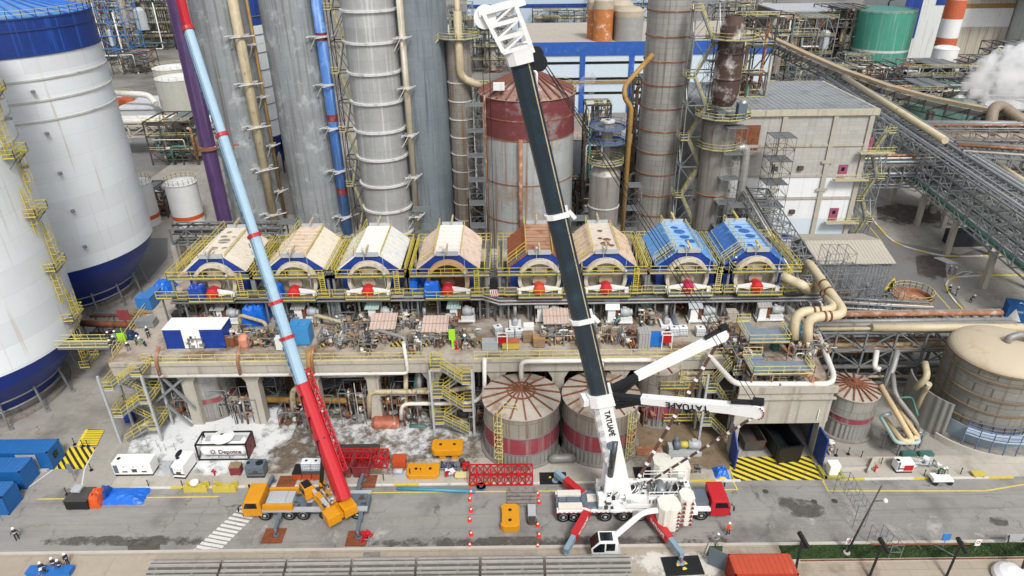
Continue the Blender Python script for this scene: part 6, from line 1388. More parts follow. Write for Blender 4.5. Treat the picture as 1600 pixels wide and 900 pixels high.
# ================================================================ EQUIPMENT ON THE PLATFORM
def motor_shed(label, px, py, roof, body=m_greyl, group=None):
    c = on(px, py); t = thing('pump_shed', label, 'pump shed', c, group); x, y, z = c
    b = MB(); b.prism([(x-1.6, y-.8, z+2.3), (x+.3, y-.8, z+2.3), (x+.5, y+1.2, z+3.0), (x-1.4, y+1.2, z+3.0)], (0, 0, .08)); b.build('roof', roof, t)
    b = MB(); b.bb(x-1.2, y-.5, z+.4, x-.2, y+.8, z+2.2); b.build('cabinet', m_whitec, t); b = MB(); b.bb(x-.19, y-.4, z+.5, x+.3, y+.8, z+2.1); b.build('opening', m_rust, t)
    b = MB(); b.bb(x-1.5, y-.9, z+.25, x+2.2, y+.9, z+.4); b.bb(x+.3, y-.7, z+.4, x+2.1, y+.6, z+.95)
    for dx in (-1.3, 2.0):
        for dy in (-.7, .7): b.bb(x+dx-.08, y+dy-.08, z, x+dx+.08, y+dy+.08, z+.25)
    b.build('base', m_white, t, split=False)
    b = MB(); b.cyl((x+.5, y-.1, z+1.6), (x+1.7, y-.1, z+1.6), .58, 14); b.cyl((x+1.7, y-.1, z+1.6), (x+2.1, y-.1, z+1.6), .42, 12); b.bb(x+.8, y-.3, z+2.05, x+1.3, y+.1, z+2.35); b.build('motor', m_greyl, t)
    b = MB(); b.beam((x-1.5, y-.8, z), (x-1.5, y-.8, z+2.3), .08); b.beam((x-1.5, y+1, z), (x-1.5, y+1, z+2.9), .08); b.build('post', m_steeld, t)
m_rgreen = mat('shed_roof_mint', 'a9c4bd', .6, var=.08, corr=(.4, 'X')); m_rgrey = mat('shed_roof_grey', 'a3a39f', .6, var=.1, spots='7a6a55', pamt=.2, corr=(.4, 'X'))
for i, (px_, py_, m, lab) in enumerate(((354, 504, m_rgrey, 'grey motor shed below the first hooded filter'), (478, 502, m_rgrey, 'grey roofed motor shed just right of the pale blue boom'), (592, 502, m_rgreen, 'mint roofed motor shed below the third hooded filter'), (718, 501, m_rgreen, 'mint roofed motor shed below the fourth hooded filter'), (853, 500, m_rgrey, 'grey motor shed beside the black boom below the fifth filter'), (962, 503, m_whitec, 'white motor shed below the sixth hooded filter'), (1090, 501, m_greyl, 'pale motor shed below the seventh hooded filter'), (1196, 499, m_rgrey, 'grey motor shed at the right end below the last filter'))): motor_shed(lab, px_, py_, m)
# dark clutter behind the sheds under the filters
for i in range(15):
    px_ = 300+i*63+rnd.uniform(-8, 8); clutter('dark tangle of pipework in the shade below the filters', on(px_, 478+rnd.uniform(-3, 5)), 4.0, 3.0, 2.8, 26, [m_steeld, m_pipegr, m_rust, m_steel, m_rustl, m_yellow], group='pipework in the shade below the filters', seed=70+i)
# pipework skids on the front of the deck
SK = [(315, 537, 1.8), (375, 532, 2.6), (415, 536, 3.4), (520, 535, 3.0), (545, 538, 2.2), (600, 530, 3.2), (668, 534, 3.0), (730, 536, 2.2), (862, 532, 3.0), (886, 528, 3.0), (945, 530, 2.4), (985, 534, 2.0), (575, 512, 2.0), (640, 508, 2.0), (690, 530, 2.2)]
SK += [(330, 512, 2.4), (450, 515, 2.0), (540, 512, 2.4), (625, 500, 2.4), (700, 514, 2.0), (760, 490, 2.4), (905, 505, 3), (920, 540, 2.4), (1125, 520, 2.6), (1140, 548, 2.4), (1010, 500, 2.2), (650, 545, 1.6), (575, 545, 1.6)]
for i, (px_, py_, w_) in enumerate(SK):
    clutter('knee-high cluster of valves and pipes on the front of the platform', on(px_, py_), w_, 2.8, 2.0, 42, MX+[m_woodl], group='valve clusters along the front of the platform', seed=100+i)
for i, (px_, py_, lab) in enumerate(((602, 520, 'left pale topped pump house with beige lids beside the striped barriers'), (682, 524, 'right pale topped pump house with pinkish lids'), (868, 512, 'rusty topped pump house left of the black boom'))):
    c = on(px_, py_); t = thing('pump_house', lab, 'pump house', c); b = MB(); b.bb(c.x-1.5, c.y-1.5, c.z, c.x+1.5, c.y+1.2, c.z+1.5); b.build('casing', m_pipegr, t)
    for k in range(2): b = MB(); b.prism([(c.x-1.7, c.y-1.7+1.6*k, c.z+1.52+.35*k), (c.x+1.7, c.y-1.7+1.6*k, c.z+1.52+.35*k), (c.x+1.7, c.y-.2+1.6*k, c.z+1.8+.35*k), (c.x-1.7, c.y-.2+1.6*k, c.z+1.8+.35*k)], (0, 0, .1)); b.build('lid', mat('lid_pink_beige', 'c4ada0', .7, var=.12, corr=(.5, 'X')), t)
for i, (px_, py_, rz) in enumerate(((398, 512, 0), (515, 512, .4), (612, 536, .2))):
    c = on(px_, py_); pipe(['arched beige pipe over the valves right of the office container', 'arched beige pipe below the second filter', 'grey arched pipe beside the left pump house'][i], [c+V((-2, .5, 0)), c+V((-2, .5, 1.8)), c+V((2, -1, 1.4)), c+V((2, -1, 0))], .26, (m_pipeb, m_pipeb, m_pipegr)[i], bend=.8, n=8)
# striped barriers
for i, px_ in enumerate((512, 556, 620, 628, 636, 663, 672, 746)):
    c = on(px_, 541); b = MB(); b.beam(c+V((-.9, -.3, .15)), c+V((.9, .5, .75)), .1, .3); o = b.build('striped_barrier', m_yellow); tag(o, 'yellow and black striped low barrier on the front edge of the platform', 'barrier', 'striped barriers on the platform')
    for k in range(4): q = MB(); f = (k+.5)/4; q.beam(c+V((-.9+1.8*f-.12, -.3+.8*f-.053, .15+.6*f-.04)), c+V((-.9+1.8*f+.12, -.3+.8*f+.053, .15+.6*f+.04)), .12, .32); ORG[o.name] = V(o.location); q.build('black_stripe', m_paintk, o)
# tarps
def tarp(label, c, w_, d_, h, seed, m=m_tarp, flat=.35):
    R_ = random.Random(seed); n = 10; vs = []
    for j in range(n+1):
        for i in range(n+1):
            u, v_ = i/n*2-1, j/n*2-1; e = max(abs(u), abs(v_)); z = h*(1-max(0, (e-flat)/(1-flat))**1.6)+R_.uniform(-.06, .06)*h*1.5
            vs.append((c.x+u*w_/2*(1+R_.uniform(-.05, .05)), c.y+v_*d_/2*(1+R_.uniform(-.05, .05)), max(c.z+.02, c.z+z)))
    b = MB(); b.add(vs, [(j*(n+1)+i, j*(n+1)+i+1, (j+1)*(n+1)+i+1, (j+1)*(n+1)+i) for j in range(n) for i in range(n)])
    b.add([(c.x-w_*.45, c.y-d_*.45, c.z), (c.x+w_*.45, c.y-d_*.45, c.z), (c.x+w_*.45, c.y+d_*.45, c.z), (c.x-w_*.45, c.y+d_*.45, c.z)], [(0, 1, 2, 3)])
    o = b.build('tarpaulin', m); tag(o, label, 'tarpaulin'); return o
tarp('blue tarpaulin heap on the left rim of the platform behind the blue boxes', on(256, 452), 3.2, 3.6, 1.4, 1)
tarp('blue tarpaulin over a tall machine left of the pale blue boom', on(404, 502), 3.2, 3.2, 3.0, 2, flat=.7)
tarp('dark blue wrapped heap next to the crew at the left end of the platform', on(198, 527), 2.6, 1.6, 1.0, 3, mat('tarp_dark', '16294e', .5, var=.3, bump=.5, bscale=3))
for (fx, dz, w_, lab, m) in ((FX[0]-2.0, 0, 2.2, 'dark blue tarpaulin over the left side of the first filter drive', mat('tarp_mid', '173d9c', .45, var=.2, bump=.6, bscale=3)), (FX[1]-2.4, 0, 1.9, 'blue tarpaulin over the drive of the second filter beside the boom', m_tarp), (FX[3]-2.1, 0, 2.2, 'bright blue tarpaulin over the drive of the fourth filter', m_tarp)):
    tarp(lab, V((fx, FY-1.1, FZ)), w_, 1.6, 1.9, int(fx*7), m, flat=.75)
tarp('blue tarpaulin hanging between the third and fourth filters', V(((FX[2]+FX[3])/2+.6, FY+1.5, FZ+.2)), 1.3, 4.2, 1.9, 8, flat=.6)
# boxes and containers on deck
def crate(label, c, w_, d_, h, m, lid=None, name='crate', cat='crate', group=None, rz=0, bev=.05):
    T = Matrix.Translation(c) @ Matrix.Rotation(rz, 4, 'Z'); t = thing(name, label, cat, c, group)
    b = MB(T); b.bb(-w_/2, -d_/2, .08, w_/2, d_/2, h); b.build('body', m, t, bevel=bev)
    b = MB(T); b.bb(-w_/2-.03, -d_/2-.03, h+.002, w_/2+.03, d_/2+.03, h+.08); b.build('lid', lid or m, t)
    b = MB(T)
    for s in (-1, 1): b.bb(s*w_*.35-.08, -d_/2, 0, s*w_*.35+.08, d_/2, .079)
    b.build('runner', m_woodl if name == 'crate' else m_steeld, t, split=False); return t
m_boxb = mat('box_blue', '2f6fb0', .5, var=.12)
crate('front one of two blue plastic boxes on the left rim of the platform', on(232, 480), 2.1, 2.0, 1.9, m_boxb, name='blue_box', cat='box'); crate('rear one of two blue plastic boxes on the left rim of the platform', on(243, 470), 1.6, 1.8, 1.7, m_boxb, name='blue_box', cat='box')
crate('grey metal box near the red board on the left end of the platform', on(231, 509), 2.4, 1.4, 1.0, m_steel, name='metal_box', cat='box'); crate('black box with a white lid stripe behind the office container', on(283, 502), 1.6, 1.2, 1.4, m_black, name='metal_box', cat='box')
p = on(199, 510); b = MB(); b.beam(p+V((0, 0, 0)), p+V((0, 0, 2.4)), .1); b.bb(p.x-.8, p.y-.08, p.z+1, p.x+.8, p.y-.02, p.z+2.6); tag(b.build('red_board', m_redw), 'small red notice board on the left rim of the platform', 'board')
c0 = on(307, 545); c0.y += 1.5; t, T = container('white roofed blue and white office container on the left of the platform', V((c0.x, c0.y, ZD)), 7.6, 2.9, 2.9, m_blue, 0, roofm=m_whitec, name='office_container')
b = MB(T); b.bb(-1.4, -1.5, .1, .9, -1.455, 2.85); b.build('door', m_whitec, t); b = MB(T); b.bb(-3.8, -1.52, 2.86, 3.8, 1.5, 2.94); b.build('roof_cap', m_whitec, t); b = MB(T); b.bb(-.5, -1.53, 1.4, -.2, -1.505, 1.9); b.build('window', m_glass, t)
c = on(470, 540); c.y += 1; t = crate('large pale blue water tank box on the platform right of the boom', c, 2.6, 2.2, 2.7, mat('tank_box_blue', '3a86bd', .45, var=.1), name='water_tank', cat='water tank', bev=.15)
for dx in (-.6, .6): b = MB(); b.bb(c.x+dx-.5, c.y-.9, c.z+2.79, c.x+dx+.5, c.y+.2, c.z+2.92); b.build('hatch', MATS['tank_box_blue'], t)
crate('white cube cabinet at the foot of the pale blue boom on the platform', on(441, 545), 1.2, 1.0, 1.7, m_whitec, name='white_cabinet', cat='cabinet')
def ibc(label, c, group=None, rz=0, base=m_steel):
    t = thing('ibc_tank', label, 'liquid container', c, group); T = Matrix.Translation(c) @ Matrix.Rotation(rz, 4, 'Z'); b = MB(T); b.bb(-.58, -.5, .16, .58, .5, 1.28); b.build('bottle', mat('ibc_white', 'd5dbdd', .4, var=.03), t, bevel=.08)
    b = MB(T)
    for k in range(7):
        x = -.6+1.2*k/6
        for y in (-.52, .52): b.beam((x, y, .16), (x, y, 1.22), .03)
    for z in (.4, .8, 1.2):
        for y in (-.52, .52): b.beam((-.61, y, z), (.61, y, z), .03)
        for x in (-.61, .61): b.beam((x, -.52, z), (x, .52, z), .03)
    b.build('cage', m_steel, t, split=False); b = MB(T); b.bb(-.6, -.5, .06, .6, .5, .15); b.bb(-.6, -.5, 0, -.45, .5, .059); b.bb(.45, -.5, 0, .6, .5, .059); b.build('pallet', base, t, split=False); b = MB(T); b.cyl((0, 0, 1.28), (0, 0, 1.34), .15, 10); b.build('cap', m_black, t)
for px_, py_, lab in ((1052, 524, 'left'), (1066, 523, 'right')):
    ibc(f'{lab} one of two caged white liquid tanks right of the red cabinet on the platform', on(px_, py_)); 
ibc('single caged white tank half behind the upper white crane arm', on(1093, 524)); ibc('tilted white liquid tank at the left of the red framed box on the platform', on(778, 522), rz=.4); ibc('white caged tank beside the stacked cardboard crates', on(812, 527)); ibc('small white tank behind the orange covered bench', on(796, 528), rz=.1)
crate('upper white topped carton stack left of the black boom', on(826, 524), 1.3, 1.1, 1.6, m_whitec, name='carton_stack', cat='cartons'); crate('brown wooden crate in front of the carton stack', on(825, 533), 1.3, 1.1, 1.2, m_woodl); crate('separate brown wooden crate near the platform edge', on(842, 540), 1.5, 1.2, 1.3, m_woodl, mat('crate_lid', 'a67f55', .7))
c = on(798, 543); crate('yellow front bench with an orange red cover at the platform edge', c, 2.2, 1.2, 1.0, m_yellow, mat('cover_salmon', 'b8654a', .7), name='covered_bench', cat='bench')
for px_, py_, lab in ((785, 545, 'red box in a white frame at the platform edge, left of the yellow bench'), (1040, 543, 'red box in a white frame on the platform edge, right of the blue bin')):
    c = on(px_, py_); t = thing('fire_cabinet', lab, 'fire cabinet', c); b = MB(); b.bb(c.x-.5, c.y-.3, c.z+.9, c.x+.5, c.y+.3, c.z+1.9); b.build('box', m_red, t); b = MB()
    for s in (-.62, .62):
        for q in (-.4, .4): b.beam((c.x+s, c.y+q, c.z), (c.x+s, c.y+q, c.z+2.1), .1)
        b.beam((c.x+s, c.y-.4, c.z+2.1), (c.x+s, c.y+.4, c.z+2.1), .1)
    for q in (-.4, .4): b.beam((c.x-.62, c.y+q, c.z+2.1), (c.x+.62, c.y+q, c.z+2.1), .1)
    b.build('frame', m_whitec, t, split=False)
crate('pale grey flat bin at the platform edge left of the red framed box', on(766, 545), 2.0, 1.2, 1.2, m_greyl, name='grey_bin', cat='bin'); crate('bright blue bin on the platform below the white crane arm', on(1022, 538), 2.0, 1.3, 1.5, mat('bin_blue', '1a6cc0', .4), name='blue_bin', cat='bin')
crate('grey corrugated-top cabin beside the blue bin', on(1004, 542), 1.5, 1.6, 2.4, m_rgrey, name='small_cabin', cat='cabin'); crate('pale concrete cube on rails right of the seventh filter sheds', on(1141, 502), 1.3, 1.2, 1.6, m_conc, name='concrete_block', cat='block')
c = on(1096, 545); crate('flat yellow lid box half hidden at the right front of the platform', on(1120, 540), 1.6, .9, .6, m_yellow, name='yellow_box', cat='box')
# salmon drum, red drums
for i, (px_, py_) in enumerate(((357, 540), (364, 541), (370, 538), (376, 541))):
    c = on(px_, py_); b = MB(); b.lathe(c, [(.38, 0), (.38, 1.3), (.05, 1.45)], 12); tag(b.build('red_drum', m_rust), 'dark red drum beside the right end of the office container', 'drum', 'dark red drums by the office container')
c = on(384, 542); b = MB(); b.lathe(c, [(.6, 0), (.75, .4), (.75, 1.4), (.35, 1.9), (.05, 2.0)], 16); tag(b.build('salmon_tank', mat('salmon', 'c9826c', .6, var=.1)), 'small salmon coloured round tank beside the dark red drums', 'tank')
c = on(317, 503); b = MB(); b.lathe(c, [(.45, 0), (.45, 1.1), (.05, 1.2)], 14); tag(b.build('red_bucket', mat('bucket_red', '7c2f22', .6)), 'dark red drum standing behind the office container', 'drum')
# pumps (white) with plinths
for px_, py_, lab in ((805, 509, 'small white pump on a plinth left of the black boom'), (1040, 507, 'small white pump on a plinth below the sixth and seventh filters'), (664, 511, 'small white pump on a plinth between the two mint sheds')):
    c = on(px_, py_); t = thing('plinth_pump', lab, 'pump', c); b = MB(); b.bb(c.x-.8, c.y-1, c.z, c.x+.8, c.y+1, c.z+.4); b.build('plinth', m_whitec, t); b = MB(); b.cyl((c.x, c.y-.8, c.z+.85), (c.x, c.y+.3, c.z+.85), .38, 12); b.build('motor', m_greyl, t)
    b = MB(); b.tube([(c.x, c.y+.5, c.z+.8), (c.x, c.y+.6, c.z+2.6)], .25, 8); b.cyl((c.x, c.y+.35, c.z+.8), (c.x, c.y+.8, c.z+.8), .45, 12); b.build('volute', m_pipegr, t)
pipe('dark grey loose pipe lying on the platform below the seventh filter', [on(1048, 490, ZD+.4), on(1058, 511, ZD+.4)], .38, m_grey, n=10)
b = MB()
for k in range(8): c = on(992, 532); b.beam(c+V((-.9+.2*k, -2.2, .4+.25*(k % 3))), c+V((-1.0+.22*k, 2.0, .6+.25*(k % 3))), .2, .2)
tag(b.build('plank_stack', m_rustl), 'stack of pinkish planks on the platform right of the black boom', 'planks')
b = MB()
for k in range(7): c = on(970, 530); b.beam(c+V((-.7+.2*k, -1.4, .3+.2*(k % 4))), c+V((-.7+.2*k, 1.4, .3+.2*(k % 4))), .16)
tag(b.build('tube_stack', m_steel), 'bundle of grey tubes beside the pinkish planks', 'tubes')
b = MB()
for k in range(10): c = on(216+rnd.uniform(-14, 14), 490+rnd.uniform(-6, 8)); b.beam(c+V((rnd.uniform(-1, 0), rnd.uniform(-.5, .5), .1+.03*k)), c+V((rnd.uniform(.3, 1.3), rnd.uniform(-.5, .5), .1+.03*k)), .15)
tag(b.build('scrap_wood', m_woodl), 'scattered scrap planks on the left end of the platform', 'scrap', kind=None)
# small rails/hydrants
for px_, py_, lab in ((714, 545, 'red hydrant standing on the platform edge near the middle stair'),):
    c = on(px_, py_); b = MB(); b.cyl(c, c+V((0, 0, 1.1)), .09, 8); b.beam(c+V((-.35, 0, .95)), c+V((.35, 0, .95)), .12); b.cyl(c, c+V((0, 0, .12)), .3, 10); tag(b.build('hydrant', m_red), lab, 'hydrant')
def lampp(label, c, h, m=m_steel, arm=0): 
    t = thing('floodlight_pole', label, 'lamp', c); b = MB(); b.beam(c, c+V((0, 0, h)), .08); b.build('pole', m, t); b = MB(); b.sphere(c+V((arm, 0, h+.1)), .22, 8, 5); b.build('lamp_head', m_whitec, t)
lampp('thin lamp post with a white head on the platform edge left of the grey bin', on(727, 548), 2.2)
c = on(708, 543); b = MB(); b.bb(c.x-.45, c.y-.1, c.z+1.2, c.x+.35, c.y+.1, c.z+2.7); b.beam(c, c+V((0, 0, 1.2)), .3, .3); tag(b.build('lime_sack', mat('lime_green', '9ad421', .6)), 'lime green sack hanging on a post near the middle stair', 'sack')
c = on(192, 535); b = MB(); b.bb(c.x-.5, c.y-.1, c.z+.2, c.x+.5, c.y+.1, c.z+1.4); b.beam(c+V((.3, 0, -.1)), c+V((.3, 0, 2.2)), .08); tag(b.build('lime_banner', MATS['lime_green']), 'lime green vest hung on a pole beside the crew at the left stair', 'vest')
# crane hook block hanging before the gap
c = V(((FX[3]+FX[4])/2+.15, 76.5, 16.4)); t = thing('hook_block', 'black hook block with a red and white striped plate hanging in the gap between filters', 'hook block', c)
b = MB(); b.bb(c.x-.5, c.y-.25, c.z+.9, c.x+.5, c.y+.25, c.z+2.0); b.cyl((c.x, c.y-.3, c.z+1.9), (c.x, c.y+.3, c.z+1.9), .5, 16); b.build('block', m_black, t)
b = MB(); b.bb(c.x-.5, c.y-.29, c.z-.1, c.x+.5, c.y-.26, c.z+.85); pl_ = b.build('striped_plate', m_whitec, t); b = MB()
for k in range(4): x = c.x-.5+.25*k; b.prism([(x, c.y-.3, c.z-.1+.0), (x+.13, c.y-.3, c.z-.1), (min(x+.33, c.x+.5)-.02, c.y-.3, c.z+.84), (min(x+.2, c.x+.38), c.y-.3, c.z+.84)][::-1], (0, .008, 0))
b.build('stripe', m_red, pl_, split=False)
# ================================================================ THINGS ON THE PAVEMENTS AND THE ROAD
def gr_(px, py, z=0): return at(px, py, z)
m_contb = mat('container_blue', '1c5f9e', .5, var=.12)
# blue containers at the left edge
c = at(28, 738); t, T = container('rear one of three blue containers at the left edge, with a side window', V((at(86, 733).x-6.2, at(86, 728).y+.6, 0)), 12.2, 2.5, 2.7, m_contb, .0)
b = MB(T); b.bb(6.1, -.5, 1.1, 6.14, .3, 1.9); b.build('window', m_glass, t); b = MB(T); b.bb(3.2, -1.7, 0, 5.6, -1.3, .25); b.bb(2.2, -1.32, .3, 4.6, -1.28, 2.4); b.build('open_door', m_greyl, t)
text_on(t, T, 'AW', 1.3, (-2.6, .1, 2.73), ID, m_whitec, bold=.03)
container('middle one of three blue containers at the left edge', V((at(46, 760).x-6.1, 61.4, 0)), 12.2, 2.5, 2.7, m_contb)
container('front one of three blue containers at the left edge', V((at(26, 792).x-6.1, 57.4, 0)), 12.2, 2.5, 2.7, m_contb)
t, T = container('blue container with white lettering by the round kerb at the right', V((at(1598, 498).x, at(1575, 500).y, 0)), 6.0, 2.9, 2.8, m_contb, -.42)
text_on(t, T, 'ANDES', 1.0, (.1, 0, 2.84), ID, m_whitec, bold=.03); text_on(t, T, 'ANDES', .45, (-1.6, -1.48, 1.9), RX, m_whitec)
b = MB(T); b.prism([(-2.9, -1.47, .2), (-.8, -1.47, .2), (-2.0, -1.47, 2.4)], (0, .02, 0)); b.build('white_mark', m_whitec, t)
# red container bottom right (open doors)
c = at(1186, 900); z = 2.6; x0, x1 = at(1137, 880, 2.6).x, at(1232, 880, 2.6).x
t, T = container('orange red shipping container with an open grey door at the bottom edge', V(((x0+x1)/2+.4, 46.0, .12)), 6.1, 2.5, 2.6, mat('container_red', 'a5341f', .55, var=.12, spots='8a3c28', pamt=.25), 0, roofm=mat('container_red_roof', 'b4492f', .6, var=.12, spots='c9a293', pamt=.12))
b = MB(T); b.prism([(-3.1, 1.25, .15), (-4.6, 2.2, .15), (-4.6, 2.2, 2.5), (-3.1, 1.25, 2.5)], (.05, .05, 0)); b.prism([(-3.1, -1.25, .15), (-4.2, -2.2, .15), (-4.2, -2.2, 2.5), (-3.1, -1.25, 2.5)], (.05, -.05, 0)); b.build('open_door', m_grey, t)
# long ribbed sheds along the bottom edge
m_fib = mat('fibre_cement', '55524d', .85, var=.16, scale=.5, spots='5b5751', pamt=.4, pscale=.4, streak='a7a39c', samt=.2)
xs_ = [at(p, 870, 2.6).x for p in (240, 352, 452, 553, 652, 751, 850, 985)]
for i, (a, c_) in enumerate(zip(xs_, xs_[1:])):
    t = thing('panel_shelter', f'{("first", "second", "third", "fourth", "fifth", "sixth", "seventh")[i]} bay from the left of the long grey ribbed shelter along the bottom', 'shelter', ((a+c_)/2, 44, .12))
    b = MB(); b.prism([(a+.12, 40, 1.2), (a+.12, 47.2, 2.75), (a+.12, 47.2, 2.6), (a+.12, 40, 1.05)], (c_-a-.24, 0, 0)); rf = b.build('roof', m_fib, t); b = MB()
    for k in range(15):
        y = 47.2-.08-k*.48; z = 2.75-(47.2-y)*.2153; h = (.1, .22, .1, .16)[k % 4]; b.bb(a+.14, y-(.1, .05, .16, .07)[k % 4], z-.02, c_-.14, y+(.06, .16, .1)[k % 3], z+h)
    b.build('rib', mat('fibre_rib', '9b9892', .85, var=.2, spots='66625c', pamt=.3), rf, split=False)
    b = MB()
    for k in range(4): x = a+.6+(c_-a-1.2)*k/3; b.beam((x, 47.18, 2.4), (x, 47.22, 3.05), .06); b.beam((x, 45, 1.9), (x, 45, 2.6), .06)
    b.beam((a+.2, 47.2, 2.95), (c_-.2, 47.2, 2.95), .05); b.build('wire_post', m_steel, t, split=False)
    b = MB()
    for x in (a+.3, c_-.3): b.beam((x, 46.9, .12), (x, 46.9, 2.5), .2)
    b.build('post', m_concd, t)
b = MB(); b.prism([(at(228, 905, 1).x, 45, .2), (at(243, 865, 2.6).x-.1, 47.4, 2.3), (at(243, 865, 2.6).x-.1, 47.4, 2.6), (at(228, 905, 1).x, 45, .5)], (.35, 0, 0)); tag(b.build('concrete_beam', m_conc), 'leaning pale beam at the left end of the ribbed shelter', 'beam')
# generators, tank container
def genset(label, c, l_, w_, h, m, rz=0, name='generator', vent=True, cat='generator'):
    t = thing(name, label, cat, c); T = Matrix.Translation(c) @ Matrix.Rotation(rz, 4, 'Z'); b = MB(T); b.bb(-l_/2, -w_/2, .25, l_/2, w_/2, h); b.build('body', m, t, bevel=.06); b = MB(T); b.bb(-l_/2+.05, -w_/2+.05, 0, l_/2-.05, w_/2-.05, .249); b.build('base', m_black, t)
    b = MB(T); b.cyl((-l_*.38, 0, h), (-l_*.38, 0, h+.06), .22, 12); b.build('exhaust', m_black, t)
    b = MB(T)
    for k in range(3): x = -l_*.2+k*l_*.25; b.bb(x-.3, -w_/2-.02, .6, x+.3, -w_/2-.004, .8+.3*(k == 1)); b.bb(x-.05, -w_/2-.02, h*.7, x+.05, -w_/2-.004, h*.76)
    b.build('vent_grille', m_steeld, t); b = MB(T); b.bb(-l_*.47, -w_/2-.018, .5, -l_*.36, -w_/2-.003, 1.7); b.build('side_marking', m_grey, t); return t, T
t, T = genset('long white generator cabinet with black exhaust, by the road left of the tank container', at(212, 743)+V((0, .6, .14)), 4.6, 1.7, 2.0, m_whitec)
genset('smaller white cabinet with a dark oval opening, right of the generator', at(286, 745)+V((0, .9, .14)), 1.5, 2.8, 1.9, m_whitec, -.1)
c = at(286, 728); b = MB(); b.lathe((0, 0, 0), [(.0, 0), (.45, .01), (.45, .03), (0, .04)], 16); b.v = [V((p.x*.7+c.x, p.y*1.6+c.y-.1, p.z+2.06+.0)) for p in b.v]; tag(b.build('duct_mouth', m_black), 'dark oval duct mouth on the smaller white cabinet', 'duct')
c = at(262, 742); b = MB(); b.cyl(c+V((-1.2, 1.2, .8)), c+V((1.3, 1.2, .8)), .25, 10); b.bb(c.x-.5, c.y, .14, c.x+.5, c.y+.9, 1.3); tag(b.build('connection_unit', m_greyl), 'small grey unit with teal tube between the two white cabinets', 'unit')
c = at(352, 719)+V((0, 1.0, .15)); t = thing('tank_container', 'white tank container in a dark frame with a red end and lettering, beside the lime', 'tank container', c); L_, W_, H_ = 6.1, 2.4, 2.5
b = MB(); b.T = Matrix.Translation(c+V((0, 0, 1.3))) @ Matrix.Rotation(math.pi/2, 4, 'Y'); b.lathe((0, 0, 0), [(.05, -2.9), (.8, -2.85), (1.12, -2.5), (1.12, 2.5), (.8, 2.85), (.05, 2.9)], 28); b.build('tank', m_whitec, t)
b = MB(Matrix.Translation(c)); b.frame(-L_/2, -W_/2, .05, L_/2, W_/2, H_, 2, 2, 1, .16, False)
for x in (-L_/2, L_/2): b.beam((x, -W_/2, .1), (x, W_/2, H_), .1); b.beam((x, W_/2, .1), (x, -W_/2, H_), .1)
b.bb(-L_/2, -W_/2, 0, L_/2, -W_/2+.1, .2); b.bb(-L_/2, W_/2-.1, 0, L_/2, W_/2, .2); b.build('frame', m_black, t, split=False)
b = MB(Matrix.Translation(c)); b.bb(L_/2-.05, -W_/2+.1, .2, L_/2+.02, W_/2-.1, H_-.1); b.build('end_plate', m_redw, t); b = MB(Matrix.Translation(c))
for k in (-1.6, 0, 1.6): b.bb(k-.6, -.5, 2.46, k+.6, .5, 2.52)
b.build('top_walkway', m_greyl, t); TT = Matrix.Translation(c)
text_on(t, TT, 'Depotce', .8, (.9, -1.16, 1.3), Matrix.Rotation(math.pi/2, 4, 'X'), mat('letter_maroon', '4a2028', .6), bold=.012)
b = MB(); b.T = TT @ Matrix.Translation((-1.15, -1.17, 1.35)) @ Matrix.Rotation(math.pi/2, 4, 'X'); b.lathe((0, 0, 0), [(.26, 0), (.26, .02), (.18, .02), (.18, 0)], 20, smooth=False)
for k in range(8): a = k*math.pi/4; b.beam((.32*math.cos(a), .32*math.sin(a), 0), (.42*math.cos(a), .42*math.sin(a), 0), .05)
b.build('emblem', MATS['letter_maroon'], t, split=False)
c = at(347, 680, 3.2); t = thing('dish_cover', 'round white dish cover with a black centre hole, standing behind the tank container', 'dish', V((c.x, c.y, .15))); b = MB(); b.T = Matrix.Translation((c.x, c.y, 2.9)); b.lathe((0, 0, 0), [(1.35, 0), (1.38, .08), (.6, .3), (.22, .5), (.2, .45), (.6, .22), (1.3, 0)], 28); b.build('cover', m_whitec, t); b = MB(); b.lathe((c.x, c.y, 2.9), [(.21, .45), (.21, .47), (.02, .47)], 14); b.build('hole', m_black, t); b = MB()
for a in (0.6, 2.2, 3.8, 5.4): b.beam((c.x+math.cos(a), c.y+math.sin(a), .15), (c.x+math.cos(a)*.9, c.y+math.sin(a)*.9, 2.9), .08)
b.build('leg', m_steel, t)
c = at(392, 749)+V((0, .3, .14)); t, T = genset('dark grey compressor cabinet right of the small red machine', c+V((.6, .5, 0)), 2.2, 1.5, 1.7, m_grey); b = MB(T); b.cyl((.5, 0, 1.7), (.5, 0, 1.76), .45, 14); b.build('fan', m_black, t)
crate('small dark red machine with a tan lid left of the dark grey compressor', at(370, 742)+V((0, .2, .14)), 1.3, 1.0, 1.2, m_redw, m_woodl, name='welding_machine', cat='machine')
